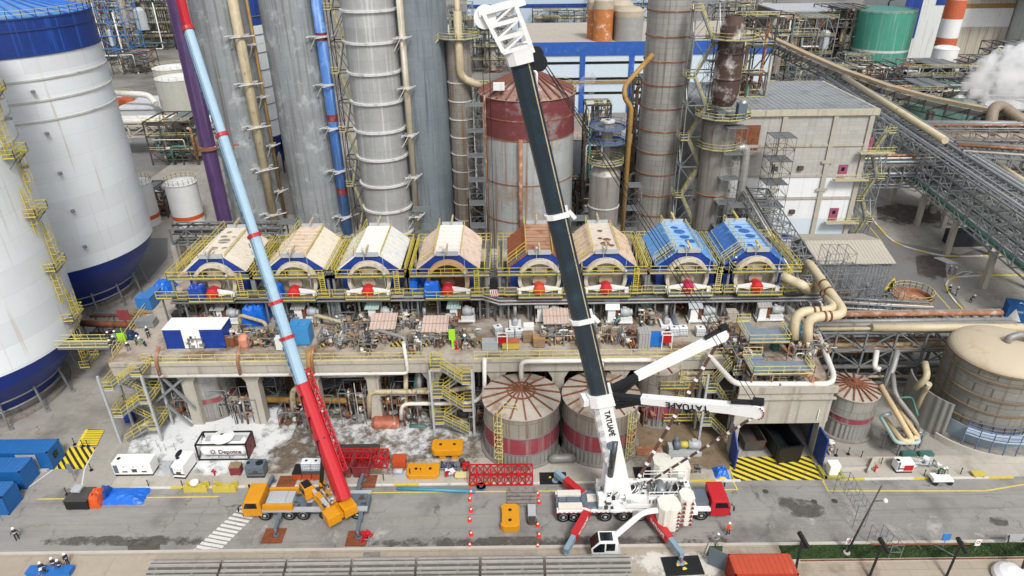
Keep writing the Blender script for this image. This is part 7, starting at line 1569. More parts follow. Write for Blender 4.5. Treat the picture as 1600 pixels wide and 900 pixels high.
# yellow hatch fork etc
for px_, lab in ((309, 'left'), (354, 'right')):
    c = at(px_-1, 766); b = MB()
    for s in (-.35, .35): b.prism([(c.x-1.35, c.y+s, 0), (c.x+1.35, c.y+s, 0), (c.x+1.35, c.y+s, 1.0), (c.x+.9, c.y+s, 1.0), (c.x+.45, c.y+s, .55), (c.x-.45, c.y+s, .55), (c.x-.9, c.y+s, 1.0), (c.x-1.35, c.y+s, 1.0)], (0, .14, 0))
    b.bb(c.x-1.3, c.y-.3, .0, c.x+1.3, c.y+.4, .25); tag(b.build('yellow_cradle', m_yellow), f'{lab} one of two yellow steel cradles on the road edge', 'cradle')
c = at(305, 762); b = MB(); b.lathe(c+V((0, .1, .6)), [(.5, 0), (.5, .25), (.05, .3)], 12); tag(b.build('white_bag', m_whitec), 'white bags lying on the left yellow cradle', 'bag')
c = at(130, 788); crate('black equipment case stack with a white topped case, left of the orange tarpaulin', c+V((-.1, .2, 0)), 2.6, 2.2, 1.3, m_black, m_steeld, name='case_stack', cat='cases'); crate('white lidded case on top of the black equipment cases', c+V((-.6, .8, 1.39)), 1.0, 1.0, .3, m_greyl, name='small_case', cat='case')
tarp('orange tarpaulin bundle standing on the road beside the black cases', at(153, 786)+V((0, .2, 0)), 1.4, 2.2, 1.5, 21, m_orange, .7); tarp('large crumpled blue tarpaulin on the road behind the yellow line', at(196, 776), 5.0, 2.6, .8, 22); tarp('small dark blue bundle between orange and blue tarpaulins', at(166, 776), 1.2, 1.8, 1.2, 23, mat('tarp_dark2', '14448c', .5, var=.2), .6)
# row of objects on the pavement in the middle
m_skipor = mat('skip_orange', 'b4491f', .6, var=.15)
for i, (px_, lab, lid) in enumerate(((467, 'left one of three orange boxes by the kerb, with a dark lid', m_black), (482, 'middle one of three orange boxes by the kerb, carrying a white tank', None), (497, 'right one of three orange boxes by the kerb, half behind the crane', None))):
    c = at(px_, 748)+V((0, .4, .14)); crate(lab, c, 1.05, 1.7, .95, m_skipor, lid or m_steeld, name='orange_box', cat='box')
    if lid is None: ibc(['', 'white liquid tank standing on the middle orange box', 'white liquid tank standing on the right orange box'][i], c+V((0, 0, 1.03)))
skip('empty rust red open skip right of the red boom', at(567, 741)+V((0, .6, .14)), 2.0, 3.0, 1.7, m_redw, 0); skip('rust red open skip half behind the red boom', at(542, 741)+V((0, .6, .14)), 1.5, 3.0, 1.7, m_redw, 0)
def lattice(label, a, b_, w_, h_, n, m=m_red):
    b = MB(); b.truss(a, b_, w_, h_, n, .13); o = b.build('lattice_section', m); tag(o, label, 'lattice section'); return o
lattice('red lattice boom section lying behind the red skips', at(530, 716, 1.0), at(606, 716, 1.0), 1.6, 1.5, 8); lattice('red lattice boom section lying left of the black mat', at(734, 742, 1.0), at(832, 741, 1.0), 1.8, 1.5, 9)
b = MB(); c = at(560, 705)
for k in range(6): b.beam(c+V((-2.6, -.8+.3*k, .3)), c+V((2.6, -.8+.3*k, .3)), .18, .4)
tag(b.build('steel_grid', m_steeld), 'dark stack of steel channels behind the red lattice section', 'steel stack')
crate('orange steel box on the pavement right of the red lattice', at(625, 733)+V((0, .3, .14)), 1.5, 1.4, 1.3, m_skipor, name='orange_crate', cat='box')
def cw_slab(label, c, w_, d_, h, rz=0, holes=True):
    t = thing('counterweight_slab', label, 'counterweight', c); T = Matrix.Translation(c) @ Matrix.Rotation(rz, 4, 'Z'); b = MB(T); k = .35
    poly = [(-w_/2+k, -d_/2), (w_/2-k, -d_/2), (w_/2, -d_/2+k), (w_/2, d_/2-k), (w_/2-k, d_/2), (.3*w_, d_/2-.15), (-.3*w_, d_/2-.15), (-w_/2+k, d_/2), (-w_/2, d_/2-k), (-w_/2, -d_/2+k)]
    b.prism([(x, y, 0) for x, y in poly], (0, 0, h)); b.build('slab', m_amber, t, bevel=.05)
    b = MB(T)
    for s in (-1, 1): b.cyl((s*w_*.22, 0, h), (s*w_*.22, 0, h+.012), .2, 12)
    b.build('lifting_hole', m_black, t); return t
cw_slab('yellow counterweight slab lying flat by the kerb with two holes', at(661, 745)+V((0, .6, .14)), 3.9, 2.3, .6)
t = cw_slab('yellow counterweight slab raised on feet behind the flat one', at(700, 716)+V((0, .5, .9)), 3.8, 2.2, .9); b = MB(); c = at(700, 716)
for dx in (-.6, .9): b.bb(c.x+dx-.4, c.y-.3, .14, c.x+dx+.4, c.y+1.2, .89)
b.build('foot', m_amber, t)
cw_slab('yellow counterweight slab standing lengthwise on the road left of the cones', at(797, 818)+V((0, .4, 0)), 3.3, 2.1, .9, math.pi/2)
c = at(627, 747); t = thing('small_pump_set', 'small white pump and post by the orange crate at the kerb', 'pump', c+V((0, .2, .14))); b = MB(); b.cyl(c+V((-.9, .4, .7)), c+V((.2, .4, .7)), .36, 10); b.bb(c.x-.9, c.y, .14, c.x+.9, c.y+.8, .4); b.build('pump', m_greyl, t); b = MB(); b.beam(c+V((1.1, 0, .14)), c+V((1.1, 0, 1.5)), .1); b.build('post', m_black, t)
for i, px_ in enumerate((694, 709, 724)):
    c = at(px_, 734)+V((0, .2, .14)); clutter(['left', 'middle', 'right'][i]+' one of three small shackle and hook piles left of the red lattice', c, .9, 1.2, .5, 14, [m_blue, m_steeld, m_grey] if i < 2 else [m_red, m_steeld], name='tackle_pile', cat='lifting tackle', rr=(.06, .12))
c = at(703, 745)+V((0, .2, .14)); clutter('red and white tackle pile at the kerb', c, 1.0, .8, .4, 12, [m_red, m_white], name='tackle_pile', cat='lifting tackle'); c = at(720, 748)+V((0, .2, .14)); crate('pale yellow flat tray at the kerb', c, 1.3, .8, .3, mat('tray_cream', 'cfc48a', .6), name='flat_tray', cat='tray')
pipe('long teal blue spreader tube lying on the road', [at(620, 763, .25), at(742, 768, .25)], .2, mat('tube_teal', '3f8aa3', .5, var=.1), n=8)
b = MB()
for s in (-1, 1): b.lathe(at(752, 762), [(.55, 0), (.55, .3), (.25, .3), (.25, 0)], 16)
tag(b.build('blue_coil', m_bluel), 'blue coil lying at the right end of the teal tube', 'coil')
# cones
def cone(c, label, grp):
    t = thing('traffic_cone', label, 'traffic cone', c, grp); b = MB(); b.bb(c.x-.24, c.y-.24, 0, c.x+.24, c.y+.24, .05); b.lathe(c, [(.2, .05), (.13, .35)], 10); b.lathe(c, [(.09, .55), (.03, .82), (.01, .83)], 10); b.build('body', m_conered, t, split=False); b = MB(); b.lathe(c, [(.13, .35), (.09, .55)], 10); b.build('white_band', m_whitec, t); return t
m_conered = mat('cone_red', 'e0351c', .5, var=.05)
N_ = ('nearest', 'second', 'third', 'fourth', 'fifth', 'farthest')
for j, (px_, ys, row) in enumerate(((734, (854, 836, 814, 799, 782, 771), 'left row, between the two cranes'), (840, (855, 838, 822, 786, 774), 'right row, beside the white crane'))):
    c0 = None
    for i, y in enumerate(ys):
        lab = f'{N_[i] if i < len(ys)-1 else "farthest"} orange traffic cone of the {row}'; c = at(px_+(2 if i % 2 else 0), y)
        c0 = cone(c, lab, 'traffic cones in two rows') if c0 is None else (dup(c0, c, lab, group='traffic cones in two rows') or c0)
        c0 = c0
# rack of tubes, mini dumper, pallets
b = MB(); c = at(816, 782)
for k in range(9): b.beam(c+V((-1.7, -1+.28*k, .3+.1*(k % 2))), c+V((1.7, -1+.28*k, .3+.1*(k % 2))), .14)
for x in (-1.4, -.4, .6, 1.5): b.beam(c+V((x, -1.2, .15)), c+V((x, 1.4, .15)), .18); b.beam(c+V((x, -1.2, 0)), c+V((x, -1.2, .8)), .08); b.beam(c+V((x, 1.4, 0)), c+V((x, 1.4, .8)), .08)
tag(b.build('tube_rack', m_ves), 'low rack of grey brown tubes on the road behind the yellow slab', 'rack')
c = at(831, 810); t = thing('mini_dumper', 'small grey engine cart on the road left of the white crane', 'cart', c); b = MB(); b.bb(c.x-.45, c.y-.9, .35, c.x+.45, c.y+1.1, 1.1); b.build('body', m_greyl, t, bevel=.06); b = MB()
b.bb(c.x-.4, c.y-1.1, .2, c.x+.4, c.y-.91, 1.3); b.build('grille', m_steeld, t)
for s in (-.45, .45):
    for q in (-.6, .8): b = MB(); b.cyl((c.x+s-.08, c.y+q, .25), (c.x+s+.08, c.y+q, .25), .25, 12); b.build('wheel', m_rubber, t)
# mats
def mat_sheet(label, px, py, w_, d_, m, z=.02, h=.14, name='crane_mat', pad=True, rz=0):
    c = at(px, py); c.z = z; t = thing(name, label, 'crane mat', c); T = Matrix.Translation(c) @ Matrix.Rotation(rz, 4, 'Z'); b = MB(T)
    n = 5
    for k in range(n): b.bb(-w_/2, -d_/2+d_*k/n+.01, 0, w_/2, -d_/2+d_*(k+1)/n-.01, h)
    b.build('board', m, t, split=False); b = MB(T); [b.lathe((0, 0, h), [(w_*.07, .012), (w_*.15, .01)], 5, a0=q, a1=q+.9) for q in (.2, 2.4, 4.5)]; b.build('scuff_mark', m_painty if m is m_black else m_steeld, t)
    return t
# covers on grey floor
c = at(1082, 735)+V((0, 0, .03)); clutter('black rolls on a wooden pallet on the grey painted floor', c, 1.6, 1.2, .6, 10, [m_black, m_woodl], name='roll_pallet', cat='pallet', rr=(.15, .22))
tarp('blue crumpled tarpaulin beside the hatched bay', at(1126, 741), 1.8, 1.8, .9, 31); tarp('small yellow sack heap beside the blue tarpaulin by the bay', at(1128, 748), 1.3, .7, .35, 32, m_yellow)
# right pavement things
c = at(1299, 741)+V((0, 0, .14)); crate('white cube tank on a yellow base on the pavement right of the bay', c, 1.25, 1.1, 1.5, m_whitec, name='white_tank_box', cat='tank', bev=.12)
b = MB(); b.bb(c.x-1.2, c.y-.9, .14, c.x+1.2, c.y-.6, .4); b.bb(c.x-1.3, c.y-.9, .14, c.x-.9, c.y+1.2, .4); b.bb(c.x+.9, c.y-.6, .14, c.x+1.2, c.y+.9, .4); tag(b.build('yellow_green_kerb_guard', mat('yellow_green', '9a9a3c', .7, var=.2)), 'low yellow green guard around the white cube tank', 'guard')
c = at(1410, 738)+V((0, 0, .14)); t, T = genset('white and red cabinet on the pavement in front of the bund wall', c+V((0, .3, 0)), 2.0, 1.2, 1.5, m_whitec); b = MB(T); b.bb(-.2, -.63, .4, .9, -.604, 1.2); b.build('red_panel', m_red, t)
for px_, py_, lab in ((1366, 738, 'red hydrant on the pavement left of the white and red cabinet'), (336, 744, 'magenta red hydrant on the pavement left of the small red machine')):
    c = at(px_, py_)+V((0, 0, .14)); b = MB(); b.cyl(c, c+V((0, 0, .8)), .1, 8); b.beam(c+V((-.3, 0, .6)), c+V((.3, 0, .6)), .14); b.sphere(c+V((0, 0, .85)), .14, 8, 5); tag(b.build('hydrant', m_red), lab, 'hydrant')
c = at(1470, 754); t = thing('utility_cart', 'white utility cart with drums on the road edge at the right', 'cart', c); b = MB(); b.bb(c.x-1.3, c.y-.5, .5, c.x+1.1, c.y+.6, .75); b.bb(c.x-1.3, c.y-.5, .75, c.x-.6, c.y+.6, 1.0); b.build('bed', m_whitec, t, bevel=.04)
for s in (-.9, .8):
    for q in (-.45, .55): b = MB(); b.cyl((c.x+s, c.y+q-.07, .26), (c.x+s, c.y+q+.07, .26), .27, 12); b.build('wheel', m_rubber, t)
crate('dirty yellow flat box on the pavement near the right edge', at(1527, 744)+V((0, 0, .14)), 1.4, .7, .3, m_yellow, name='yellow_box', cat='box')
clutter('grey crate with white sacks behind the bund wall', at(1440, 728), 3.2, .9, .7, 16, [m_greyl, m_white], name='sack_crate', cat='sacks')
# bollard chain posts
G = 'black chain posts on the pavement'
for px_, py_ in ((117, 695), (130, 698), (138, 698), (143, 735), (200, 741), (233, 761), (286, 762), (105, 773), (118, 790), (1306, 712), (1325, 710), (1345, 716), (1376, 726), (1443, 745), (1500, 742), (1466, 742), (600, 752), (658, 742)):
    c = at(px_, py_)+V((0, 0, .0)); b = MB(); b.cyl(c, c+V((0, 0, .1)), .22, 10); b.cyl(c, c+V((0, 0, 1.0)), .05, 6); b.sphere(c+V((0, 0, 1.02)), .09, 6, 4); tag(b.build('chain_post', m_black), 'black chain post on a round foot', 'post', G)
for px_, py_ in ((232, 700), (260, 706), (252, 707), (275, 705), (247, 700)):
    c = at(px_, py_)+V((0, 0, .15)); b = MB(); b.cyl(c, c+V((0, 0, 1.1)), .03, 6); b.sphere(c+V((0, 0, 1.1)), .07, 6, 4); tag(b.build('thin_stake', m_steel), 'thin grey barrier stake standing in the lime', 'stake', 'stakes in the lime')
# sign, light poles and gantry at lower right
c = at(118, 752); b = MB(); b.beam(c, c+V((-.2, .2, 2.6)), .07); b.bb(c.x-.5, c.y+.1, 1.2, c.x+.1, c.y+.14, 2.6); tag(b.build('road_sign', m_steel), 'grey back of a road sign by the left hatched walkway', 'sign')
p0, p1 = at(1330, 870), at(1349, 778, 4.0); t = thing('street_lamp', 'slender dark lamp pole leaning over the road at the right', 'street lamp', at(1322, 866)); c = at(1322, 866); b = MB(); b.tube([c, c+V((1.6, .3, 9.2))], .12, 8, r2=.07); b.tube([c+V((1.3, .25, 7.2)), c+V((2.1, .1, 7.4))], .05, 6); b.build('pole', m_steeld, t); b = MB(); b.sphere(c+V((2.3, .1, 7.4)), .25, 8, 5); b.build('lamp_head', m_whitec, t); b = MB(); b.lathe(c, [(.35, 0), (.35, .3), (.15, .4)], 10); b.build('base', m_conc, t)
for i, px_ in enumerate((1180, 1300)):
    pass
GP = [(1241, 900, 1254, 839, 1272, 873), (1358, 902, 1380, 848, 1396, 872), (1478, 902, 1502, 848, 1522, 872), (1592, 902, 1612, 848, 1630, 872)]
for i, (ax, ay, bx, by, cx, cy) in enumerate(GP):
    a = at(ax, ay, .12); h = atY(bx, by, a.y+1.0); q = at(cx, cy, .25); q.y = a.y+4.2; b = MB(); b.beam(a, h, .22); b.beam(h, h+(h-a)*.04, .22); hh = a.lerp(h, .62); b.beam(hh, q, .18); b.beam(h, V((q.x, q.y, .3)), .14) if i == 0 else None; b.beam(h+V((-.3, .3, .35)), h+V((.5, -.5, -.9)), .34)
    tag(b.build('portal_post', m_black), f'{("leftmost", "second", "third", "rightmost")[i]} black A-shaped post in the lower right corner', 'post')
hs_ = [atY(g[2], g[3], at(g[0], g[1], .12).y+1.0) for g in GP]
b = MB(); b.beam(hs_[1]+V((-1.2, 0, -.2)), hs_[2]+V((.9, 0, -.2)), .12, .1); tag(b.build('cross_rail', m_rust), 'rusty upper rail joining the black posts over the grass', 'rail')
b = MB(); a, c_ = at(1252, 876, .4), at(1610, 872, .4); b.beam(a, V((c_.x, a.y, .4)), .12); tag(b.build('low_rail', m_rust), 'long rusty rail lying low at the feet of the black posts', 'rail')
c = at(1478, 842, 2); b = MB(); b.bb(c.x-.4, c.y-.05, 1.8, c.x+.4, c.y+.05, 2.7); b.cyl((c.x, c.y, .1), (c.x, c.y, 1.8), .04, 6); tag(b.build('blue_sign', m_bluel), 'small blue sign board beside the third black post', 'sign')
for px_, py_ in ((1322, 860), (1522, 862)):
    c = at(px_, py_, .1); t = thing('parking_sign', f'small white sign with a red ring on the grass, {"by the lamp pole" if px_ < 1400 else "at the right"}', 'sign', c); b = MB(); b.beam(c, c+V((0, 0, 1.0)), .05); b.build('post', m_steel, t); b = MB(); b.bb(c.x-.28, c.y-.03, 1.0, c.x+.28, c.y, 1.9); b.build('board', m_whitec, t); b = MB(); b.T = Matrix.Translation((c.x, c.y-.035, 1.5)) @ Matrix.Rotation(math.pi/2, 4, 'X'); b.lathe((0, 0, 0), [(.2, 0), (.2, .01), (.13, .01)], 14); b.build('ring', m_red, t)
c = at(1585, 858, .12); t = thing('panel_sign', 'blank white panel on two black legs at the right end of the grass', 'sign', c); b = MB(); b.bb(c.x-1.1, c.y+.3, .9, c.x+1.1, c.y+.36, 1.9); b.build('panel', m_greyl, t); b = MB()
for s in (-.9, .9): b.beam((c.x+s-.3, c.y-.5, .12), (c.x+s, c.y+.3, 1.9), .1)
b.build('leg', m_black, t)
# loose scaffold lying over the road
def ladder_scaff(label, P, w_, n):
    b = MB()
    for a, c_ in zip(P, P[1:]):
        for s in (-w_/2, w_/2): b.beam(a+V((s, 0, 0)), c_+V((s, 0, 0)), .05); b.beam(a+V((s, 0, -1.0)), c_+V((s, 0, -1.0)), .05)
        for k in range(n+1): q = a.lerp(c_, k/n); b.beam(q+V((-w_/2, 0, 0)), q+V((w_/2, 0, 0)), .05); b.beam(q+V((-w_/2, 0, -1)), q+V((w_/2, 0, -1)), .05); b.beam(q+V((w_/2, 0, -1)), q+V((w_/2, 0, 0)), .05); b.beam(q+V((-w_/2, 0, -1)), q+V((-w_/2, 0, 0)), .05)
    for k, p in enumerate(P):
        for s in (-w_/2, w_/2): b.beam(p+V((s, 0, 0)), V((p.x+s, p.y, 0)), .06)
    tag(b.build('scaffold_bridge', m_steel), label, 'scaffold'); 
ladder_scaff('thin grey tube scaffold bridge crossing the road at the right', [at(1320, 738, 3.2), at(1352, 790, 3.2)], 1.3, 6); ladder_scaff('thin grey tube scaffold end standing on the grass at the right', [at(1372, 820, 2.6), at(1404, 852, 2.0)], 1.2, 4)
b = MB(); a = at(1405, 822, 2.5); b.beam(a, at(1498, 872, .2), .05); b.beam(at(1412, 826, 2.4), at(1440, 858, .2), .05); tag(b.build('loose_tubes', m_steel), 'two thin loose tubes slanting down to the grass', 'tubes')
c = at(1035, 905); b = MB()
# bottom left drums / white roll bottom right
c = at(96, 900, .12); crate('flat blue boxes at the bottom left edge behind three workers', c+V((-1.2, .3, 0)), 4.4, 1.0, .6, mat('box_blue2', '1f66b0', .5, var=.15), name='blue_box', cat='box')
c = at(1578, 900, .12); b = MB(); b.sphere(c+V((0, -.4, .2)), 1.9, 18, 8, sz=.5, z0=-.1); tag(b.build('white_heap', m_whitec), 'white covered heap at the bottom right corner', 'heap')
c = at(1045, 903, .12); b = MB(); b.bb(c.x-.4, c.y-.4, .12, c.x+.4, c.y+.4, .6); 
b = MB(); c = at(582, 868, .12)
rect('drain_cover', c.x-1.0, 49.6, c.x+.8, 50.3, .124, m_concd)
b = MB(); p = at(1112, 866, .12); b.beam(at(1100, 873)+V((0, 0, .2)), at(1108, 852)+V((0, 0, .2)), .12, .3); b.beam(at(1108, 852)+V((0, 0, .2)), at(1130, 852)+V((0, 0, .2)), .12, .3); b.beam(at(1100, 873)+V((0, 0, .2)), at(1128, 874)+V((0, 0, .2)), .12, .3); struct('planter_kerb', b, m_kerb)
sheet('planter_grass', [tuple(at(*p)) for p in ((1101, 873), (1128, 873), (1129, 853), (1109, 853))], .13, m_grass)
# ================================================================ MOBILE CRANES
def basis(c, x, n):
    x = V(x).normalized(); n = V(n); n = (n-x*n.dot(x)).normalized(); y = n.cross(x)
    return Matrix(((x.x, y.x, n.x, c[0]), (x.y, y.y, n.y, c[1]), (x.z, y.z, n.z, c[2]), (0, 0, 0, 1)))
def lettering(t, s, size, c, x, n, m, bold=.02, sx=1): return text_on(t, basis(c, x, n), s, size, (0, 0, 0), ID, m, bold=bold, sx=sx)
def boxboom(b, a, c, w0, h0, w1, h1, side=(0, 1, 0)):
    a, c = V(a), V(c); d = (c-a).normalized(); s_ = V(side); s_ = (s_-d*s_.dot(d)).normalized(); u = s_.cross(d); vs = []
    prof = [(-.5, .5), (.5, .5), (.5, -.15), (.36, -.42), (.15, -.5), (-.15, -.5), (-.36, -.42), (-.5, -.15)]
    for p, w_, h in ((a, w0, h0), (c, w1, h1)): vs += [p+s_*q[0]*w_+u*q[1]*h for q in prof]
    n = 8; fs = [tuple(range(n))[::-1], tuple(range(n, 2*n))]+[(i, (i+1) % n, n+(i+1) % n, n+i) for i in range(n)]; b.add(vs, fs)
def wheel(t, T, x, y, r=.72, w_=.5):
    s = 1 if y > 0 else -1; b = MB(T); b.cyl((x, y-w_/2, r), (x, y+w_/2, r), r, 20); wh = b.build('wheel', m_rubber, t); b = MB(T); b.T = T @ Matrix.Translation((x, y+s*(w_/2), r)) @ Matrix.Rotation(-s*math.pi/2, 4, 'X')
    b.lathe((0, 0, 0), [(r*.62, .0), (r*.6, .02), (r*.5, -.1), (r*.25, -.05), (r*.22, .06), (.01, .07)], 16); b.build('rim', m_greyl, wh)
def carrier(t, T, L_, W_, ax, cabm, deckm, sidem, zt=1.55):
    b = MB(T); b.bb(-L_/2, -W_/2+.45, .6, L_/2-2.1, W_/2-.45, zt-.1); b.build('chassis', m_grey, t)
    b = MB(T); b.bb(-L_/2, -W_/2, zt-.3, L_/2-2.15, -W_/2+.5, zt); b.bb(-L_/2, W_/2-.5, zt-.3, L_/2-2.15, W_/2, zt); b.build('fender', sidem, t, split=False)
    b = MB(T); b.bb(-L_/2+.3, -W_/2+.51, zt-.09, L_/2-2.2, W_/2-.51, zt+.02)
    for k in range(5): x = -L_/2+1.2+k*1.9; b.bb(x, -.5, zt+.02, x+.9, .4, zt+.2)
    b.build('deck', deckm, t, split=False)
    b = MB(T); b.prism([(L_/2-2.1, -W_/2, .7), (L_/2, -W_/2, .7), (L_/2, -W_/2, 1.9), (L_/2-.35, -W_/2, 2.85), (L_/2-2.1, -W_/2, 2.85)], (0, W_, 0)); cab = b.build('cab', cabm, t, bevel=.07)
    b = MB(T); b.prism([(L_/2+.01, -W_/2+.15, 1.9), (L_/2+.01, W_/2-.15, 1.9), (L_/2-.31, W_/2-.15, 2.75), (L_/2-.31, -W_/2+.15, 2.75)], (.02, 0, .01)); b.build('windscreen', m_glass, cab)
    for s in (-1, 1): b = MB(T); y = s*(W_/2+.012); b.prism([(L_/2-1.7, y, 1.85), (L_/2-.2, y, 1.85), (L_/2-.5, y, 2.6), (L_/2-1.7, y, 2.6)], (0, -.02*s, 0)); b.build('side_window', m_glass, cab); b = MB(T); b.beam((L_/2-.1, s*W_/2, 2.5), (L_/2+.25, s*(W_/2+.3), 2.3), .06); b.bb(L_/2+.15, s*(W_/2+.2), 1.8, L_/2+.25, s*(W_/2+.42), 2.3); b.build('mirror', m_black, cab)
    b = MB(T); b.bb(L_/2, -W_/2+.1, .6, L_/2+.12, W_/2-.1, .95); b.build('bumper', m_black, t)
    for s in (-1, 1): b = MB(T); b.bb(L_/2+.12, s*(W_/2-.5)-.2, .7, L_/2+.14, s*(W_/2-.5)+.2, .9); b.build('headlight', m_whitec, t)
    for x in ax:
        for s in (-1, 1): wheel(t, T, x, s*(W_/2-.28))
    b = MB(T)
    for k in range(int((L_-3)/.5)):
        x = -L_/2+.2+k*.5; b.bb(x, -W_/2-.012, zt-.28, x+.25, -W_/2-.002, zt-.2)
    b.build('reflector_strip', m_red, t, split=False)
    b = MB(T); b.bb(-1.2, -W_/2-.06, .4, -.7, -W_/2-.02, zt)
    b.build('step_ladder', m_greyl, t)
def foot(b, p, z=.16, r=.3): b.cyl((p[0], p[1], z), (p[0], p[1], p[2]), .13, 10); b.cyl((p[0], p[1], z), (p[0], p[1], z+.14), r, 12)
# ---------------------------------------------------------------- yellow crane
Yc = 56.3; xf, xr = atY(387, 790, Yc).x, atY(580, 800, Yc).x; L_ = xr-xf; cx = (xf+xr)/2
t = thing('mobile_crane', 'yellow truck crane with a red boom base and long pale blue telescopic boom', 'mobile crane', (cx, Yc, 0))
T = Matrix.Translation((cx, Yc, 0)) @ Matrix.Rotation(math.pi, 4, 'Z')
lx = lambda px: -(atY(px, 808, 55).x-cx)
carrier(t, T, L_, 2.9, [lx(415), lx(453), lx(475), lx(510), -L_/2+1.2], m_amber, m_grey, m_greyl)
b = MB(T); b.bb(L_/2-5.6, -1.46, 1.56, L_/2-2.3, -1.1, 2.2); b.bb(L_/2-5.6, 1.1, 1.56, L_/2-2.3, 1.46, 2.2); b.build('side_box', m_amber, t)
b = MB(T); b.bb(L_/2-5.4, -.9, 1.57, L_/2-2.5, .95, 2.1); b.bb(L_/2-4.6, -.8, 2.101, L_/2-2.9, .7, 2.25); b.build('engine_cover', m_greyl, t)
b = MB(T)
for x in (L_/2-7.1, L_/2-9.0): b.lathe((x, 0, 1.58), [(.45, 0), (.45, .06), (.02, .06)], 16)
b.build('deck_plate', m_greyl, t)
sl_ = atY(516, 795, Yc+.1); F0 = V((sl_.x, Yc, 1.6)); r = ray(283, 30); r2 = ray(540, 778); 
foot0 = at(538, 778, 3.3); k = None
dxy = V((-.62, .785))
# boom lies in the vertical plane through the foot along dxy
def on_plane(px, py, f, d):
    r = ray(px, py); n = V((-d.y, d.x)); kk = n.dot(V((f.x, f.y)))/n.dot(V((r.x, r.y))); return V((0, 0, CAM_H))+r*kk
B0 = foot0; B1 = on_plane(472, 598, foot0, dxy); B2 = on_plane(294, 44, foot0, dxy); B3 = on_plane(281, -8, foot0, dxy)
sidev = V((-dxy.y, dxy.x, 0)); d = (B1-B0).normalized(); D3 = V((dxy.x, dxy.y, 0))
b = MB(Matrix.Translation((F0.x, F0.y, 0)) @ Matrix.Rotation(math.atan2(dxy.y, dxy.x), 4, 'Z'))
b.cyl((0, 0, 1.5), (0, 0, 1.8), 1.1, 24); b.bb(-2.6, -1.3, 1.8, 1.6, 1.3, 2.3); b.bb(-2.4, -1.25, 2.3, .2, -.7, 3.2); b.bb(-2.4, .7, 2.3, .2, 1.25, 3.2); b.bb(.2, .8, 2.3, 1.6, 1.35, 3.0); TS = b.T; b.build('superstructure', m_amber, t, split=False, bevel=.04)
b = MB(TS); b.prism([(-3.9, -1.7, 1.7), (-2.4, -1.7, 1.7), (-2.4, -1.7, 2.9), (-3.9, -1.7, 2.9)], (0, 1.5, 0)); b.prism([(-3.9, .2, 1.7), (-2.4, .2, 1.7), (-2.4, .2, 2.9), (-3.9, .2, 2.9)], (0, 1.5, 0)); b.bb(-3.6, -.19, 1.7, -2.4, .19, 2.4); b.build('counterweight', m_amber, t, split=False, bevel=.06)
b = MB(TS); b.cyl((-1.6, -.65, 3.0), (-1.6, .65, 3.0), .45, 16); b.build('winch', m_ves, t); b = MB(TS); b.bb(-.2, .9, 3.01, 1.2, 1.3, 3.12); b.bb(-2.3, .75, 3.21, -1.0, 1.2, 3.3); b.build('cover_plate', m_greyl, t)
b = MB(TS); b.prism([(.9, 1.0, 2.0), (2.6, 1.0, 2.0), (2.75, 1.0, 2.9), (2.3, 1.0, 3.7), (.9, 1.0, 3.7)], (0, 1.1, 0)); cb = b.build('operator_cab', m_amber, t, bevel=.06)
b = MB(TS); b.prism([(1.1, 2.112, 2.6), (2.55, 2.112, 2.6), (2.2, 2.112, 3.55), (1.1, 2.112, 3.55)], (0, .01, 0)); b.bb(1.0, 1.1, 3.71, 2.2, 2.0, 3.74); b.prism([(2.72, 1.1, 2.7), (2.72, 2.0, 2.7), (2.34, 2.0, 3.62), (2.34, 1.1, 3.62)], (.03, 0, .01)); b.build('window', m_glass, cb)
m_boomred = mat('boom_red', 'b31c26', .35, var=.06); m_boomb = mat('boom_pale_blue', '98b4c6', .4, var=.08, spots='7d9cb4', pamt=.3)
b = MB(); boxboom(b, B0, B1, 1.5, 1.7, 1.35, 1.5, sidev); bb_ = b.build('boom_base', m_boomred, t); M_ = lambda f: B0.lerp(B1, f)
b = MB()
for f in (.42, .62, .8): q = B1.lerp(B0, 1-f); b.cyl(q+sidev*.8-V((0, 0, .3)), q+sidev*.84-V((0, 0, .3)), .2, 10); b.beam(q+d*.6+sidev*.78, q+d*.7-sidev*.78, .12, 1.8)
b.build('boom_fitting', m_black, bb_)
u_ = sidev.cross(d)
segs = [B1, B1.lerp(B2, .14), B1.lerp(B2, .245), B1.lerp(B2, .44), B1.lerp(B2, .72), B2]
for i, (a, c_) in enumerate(zip(segs, segs[1:])):
    w_ = 1.22-.09*i; b = MB(); boxboom(b, a, c_, w_, w_*1.1, w_, w_*1.1, sidev); s_ = b.build('boom_section', m_boomb, t)
    b = MB(); boxboom(b, c_-d*.25, c_+d*.1, w_+.22, w_*1.1+.22, w_+.22, w_*1.1+.22, sidev); b.build('collar', m_red, s_)
    b = MB()
    for k in range(int((c_-a).length/.8)-1):
        q = a+d*(.5+k*.8); w2_ = w_/2+.012; h_ = .1+.07*(k % 3)
        b.prism([q+sidev*w2_+u_*(.1-h_), q+sidev*w2_+d*.55+u_*(.1-h_), q+sidev*w2_+d*.6+u_*(.1+h_), q+sidev*w2_+d*.08+u_*(.1+h_)], sidev*.01)
    b.beam(a+sidev*(w_/2+.01)-u_*w_*.12, c_+sidev*(w_/2+.01)-u_*w_*.12, .05, .05)
    b.build('boom_marking', mat('boom_text_blue', '2a5f86', .5), s_, split=False)
b = MB(); boxboom(b, B2, B3, .8, 1.0, .8, 1.0, sidev); b.build('boom_head', m_boomred, t)
b = MB(); q = on_plane(519, 770, foot0, dxy); b.cyl(V((F0.x, F0.y, 2.2))+D3*1.6, B0.lerp(B1, .55)-u_*.8-V((0, 0, .2)), .24, 12); b.build('luffing_cylinder', mat('cylinder_dark', '3b3e44', .3, .5), t)
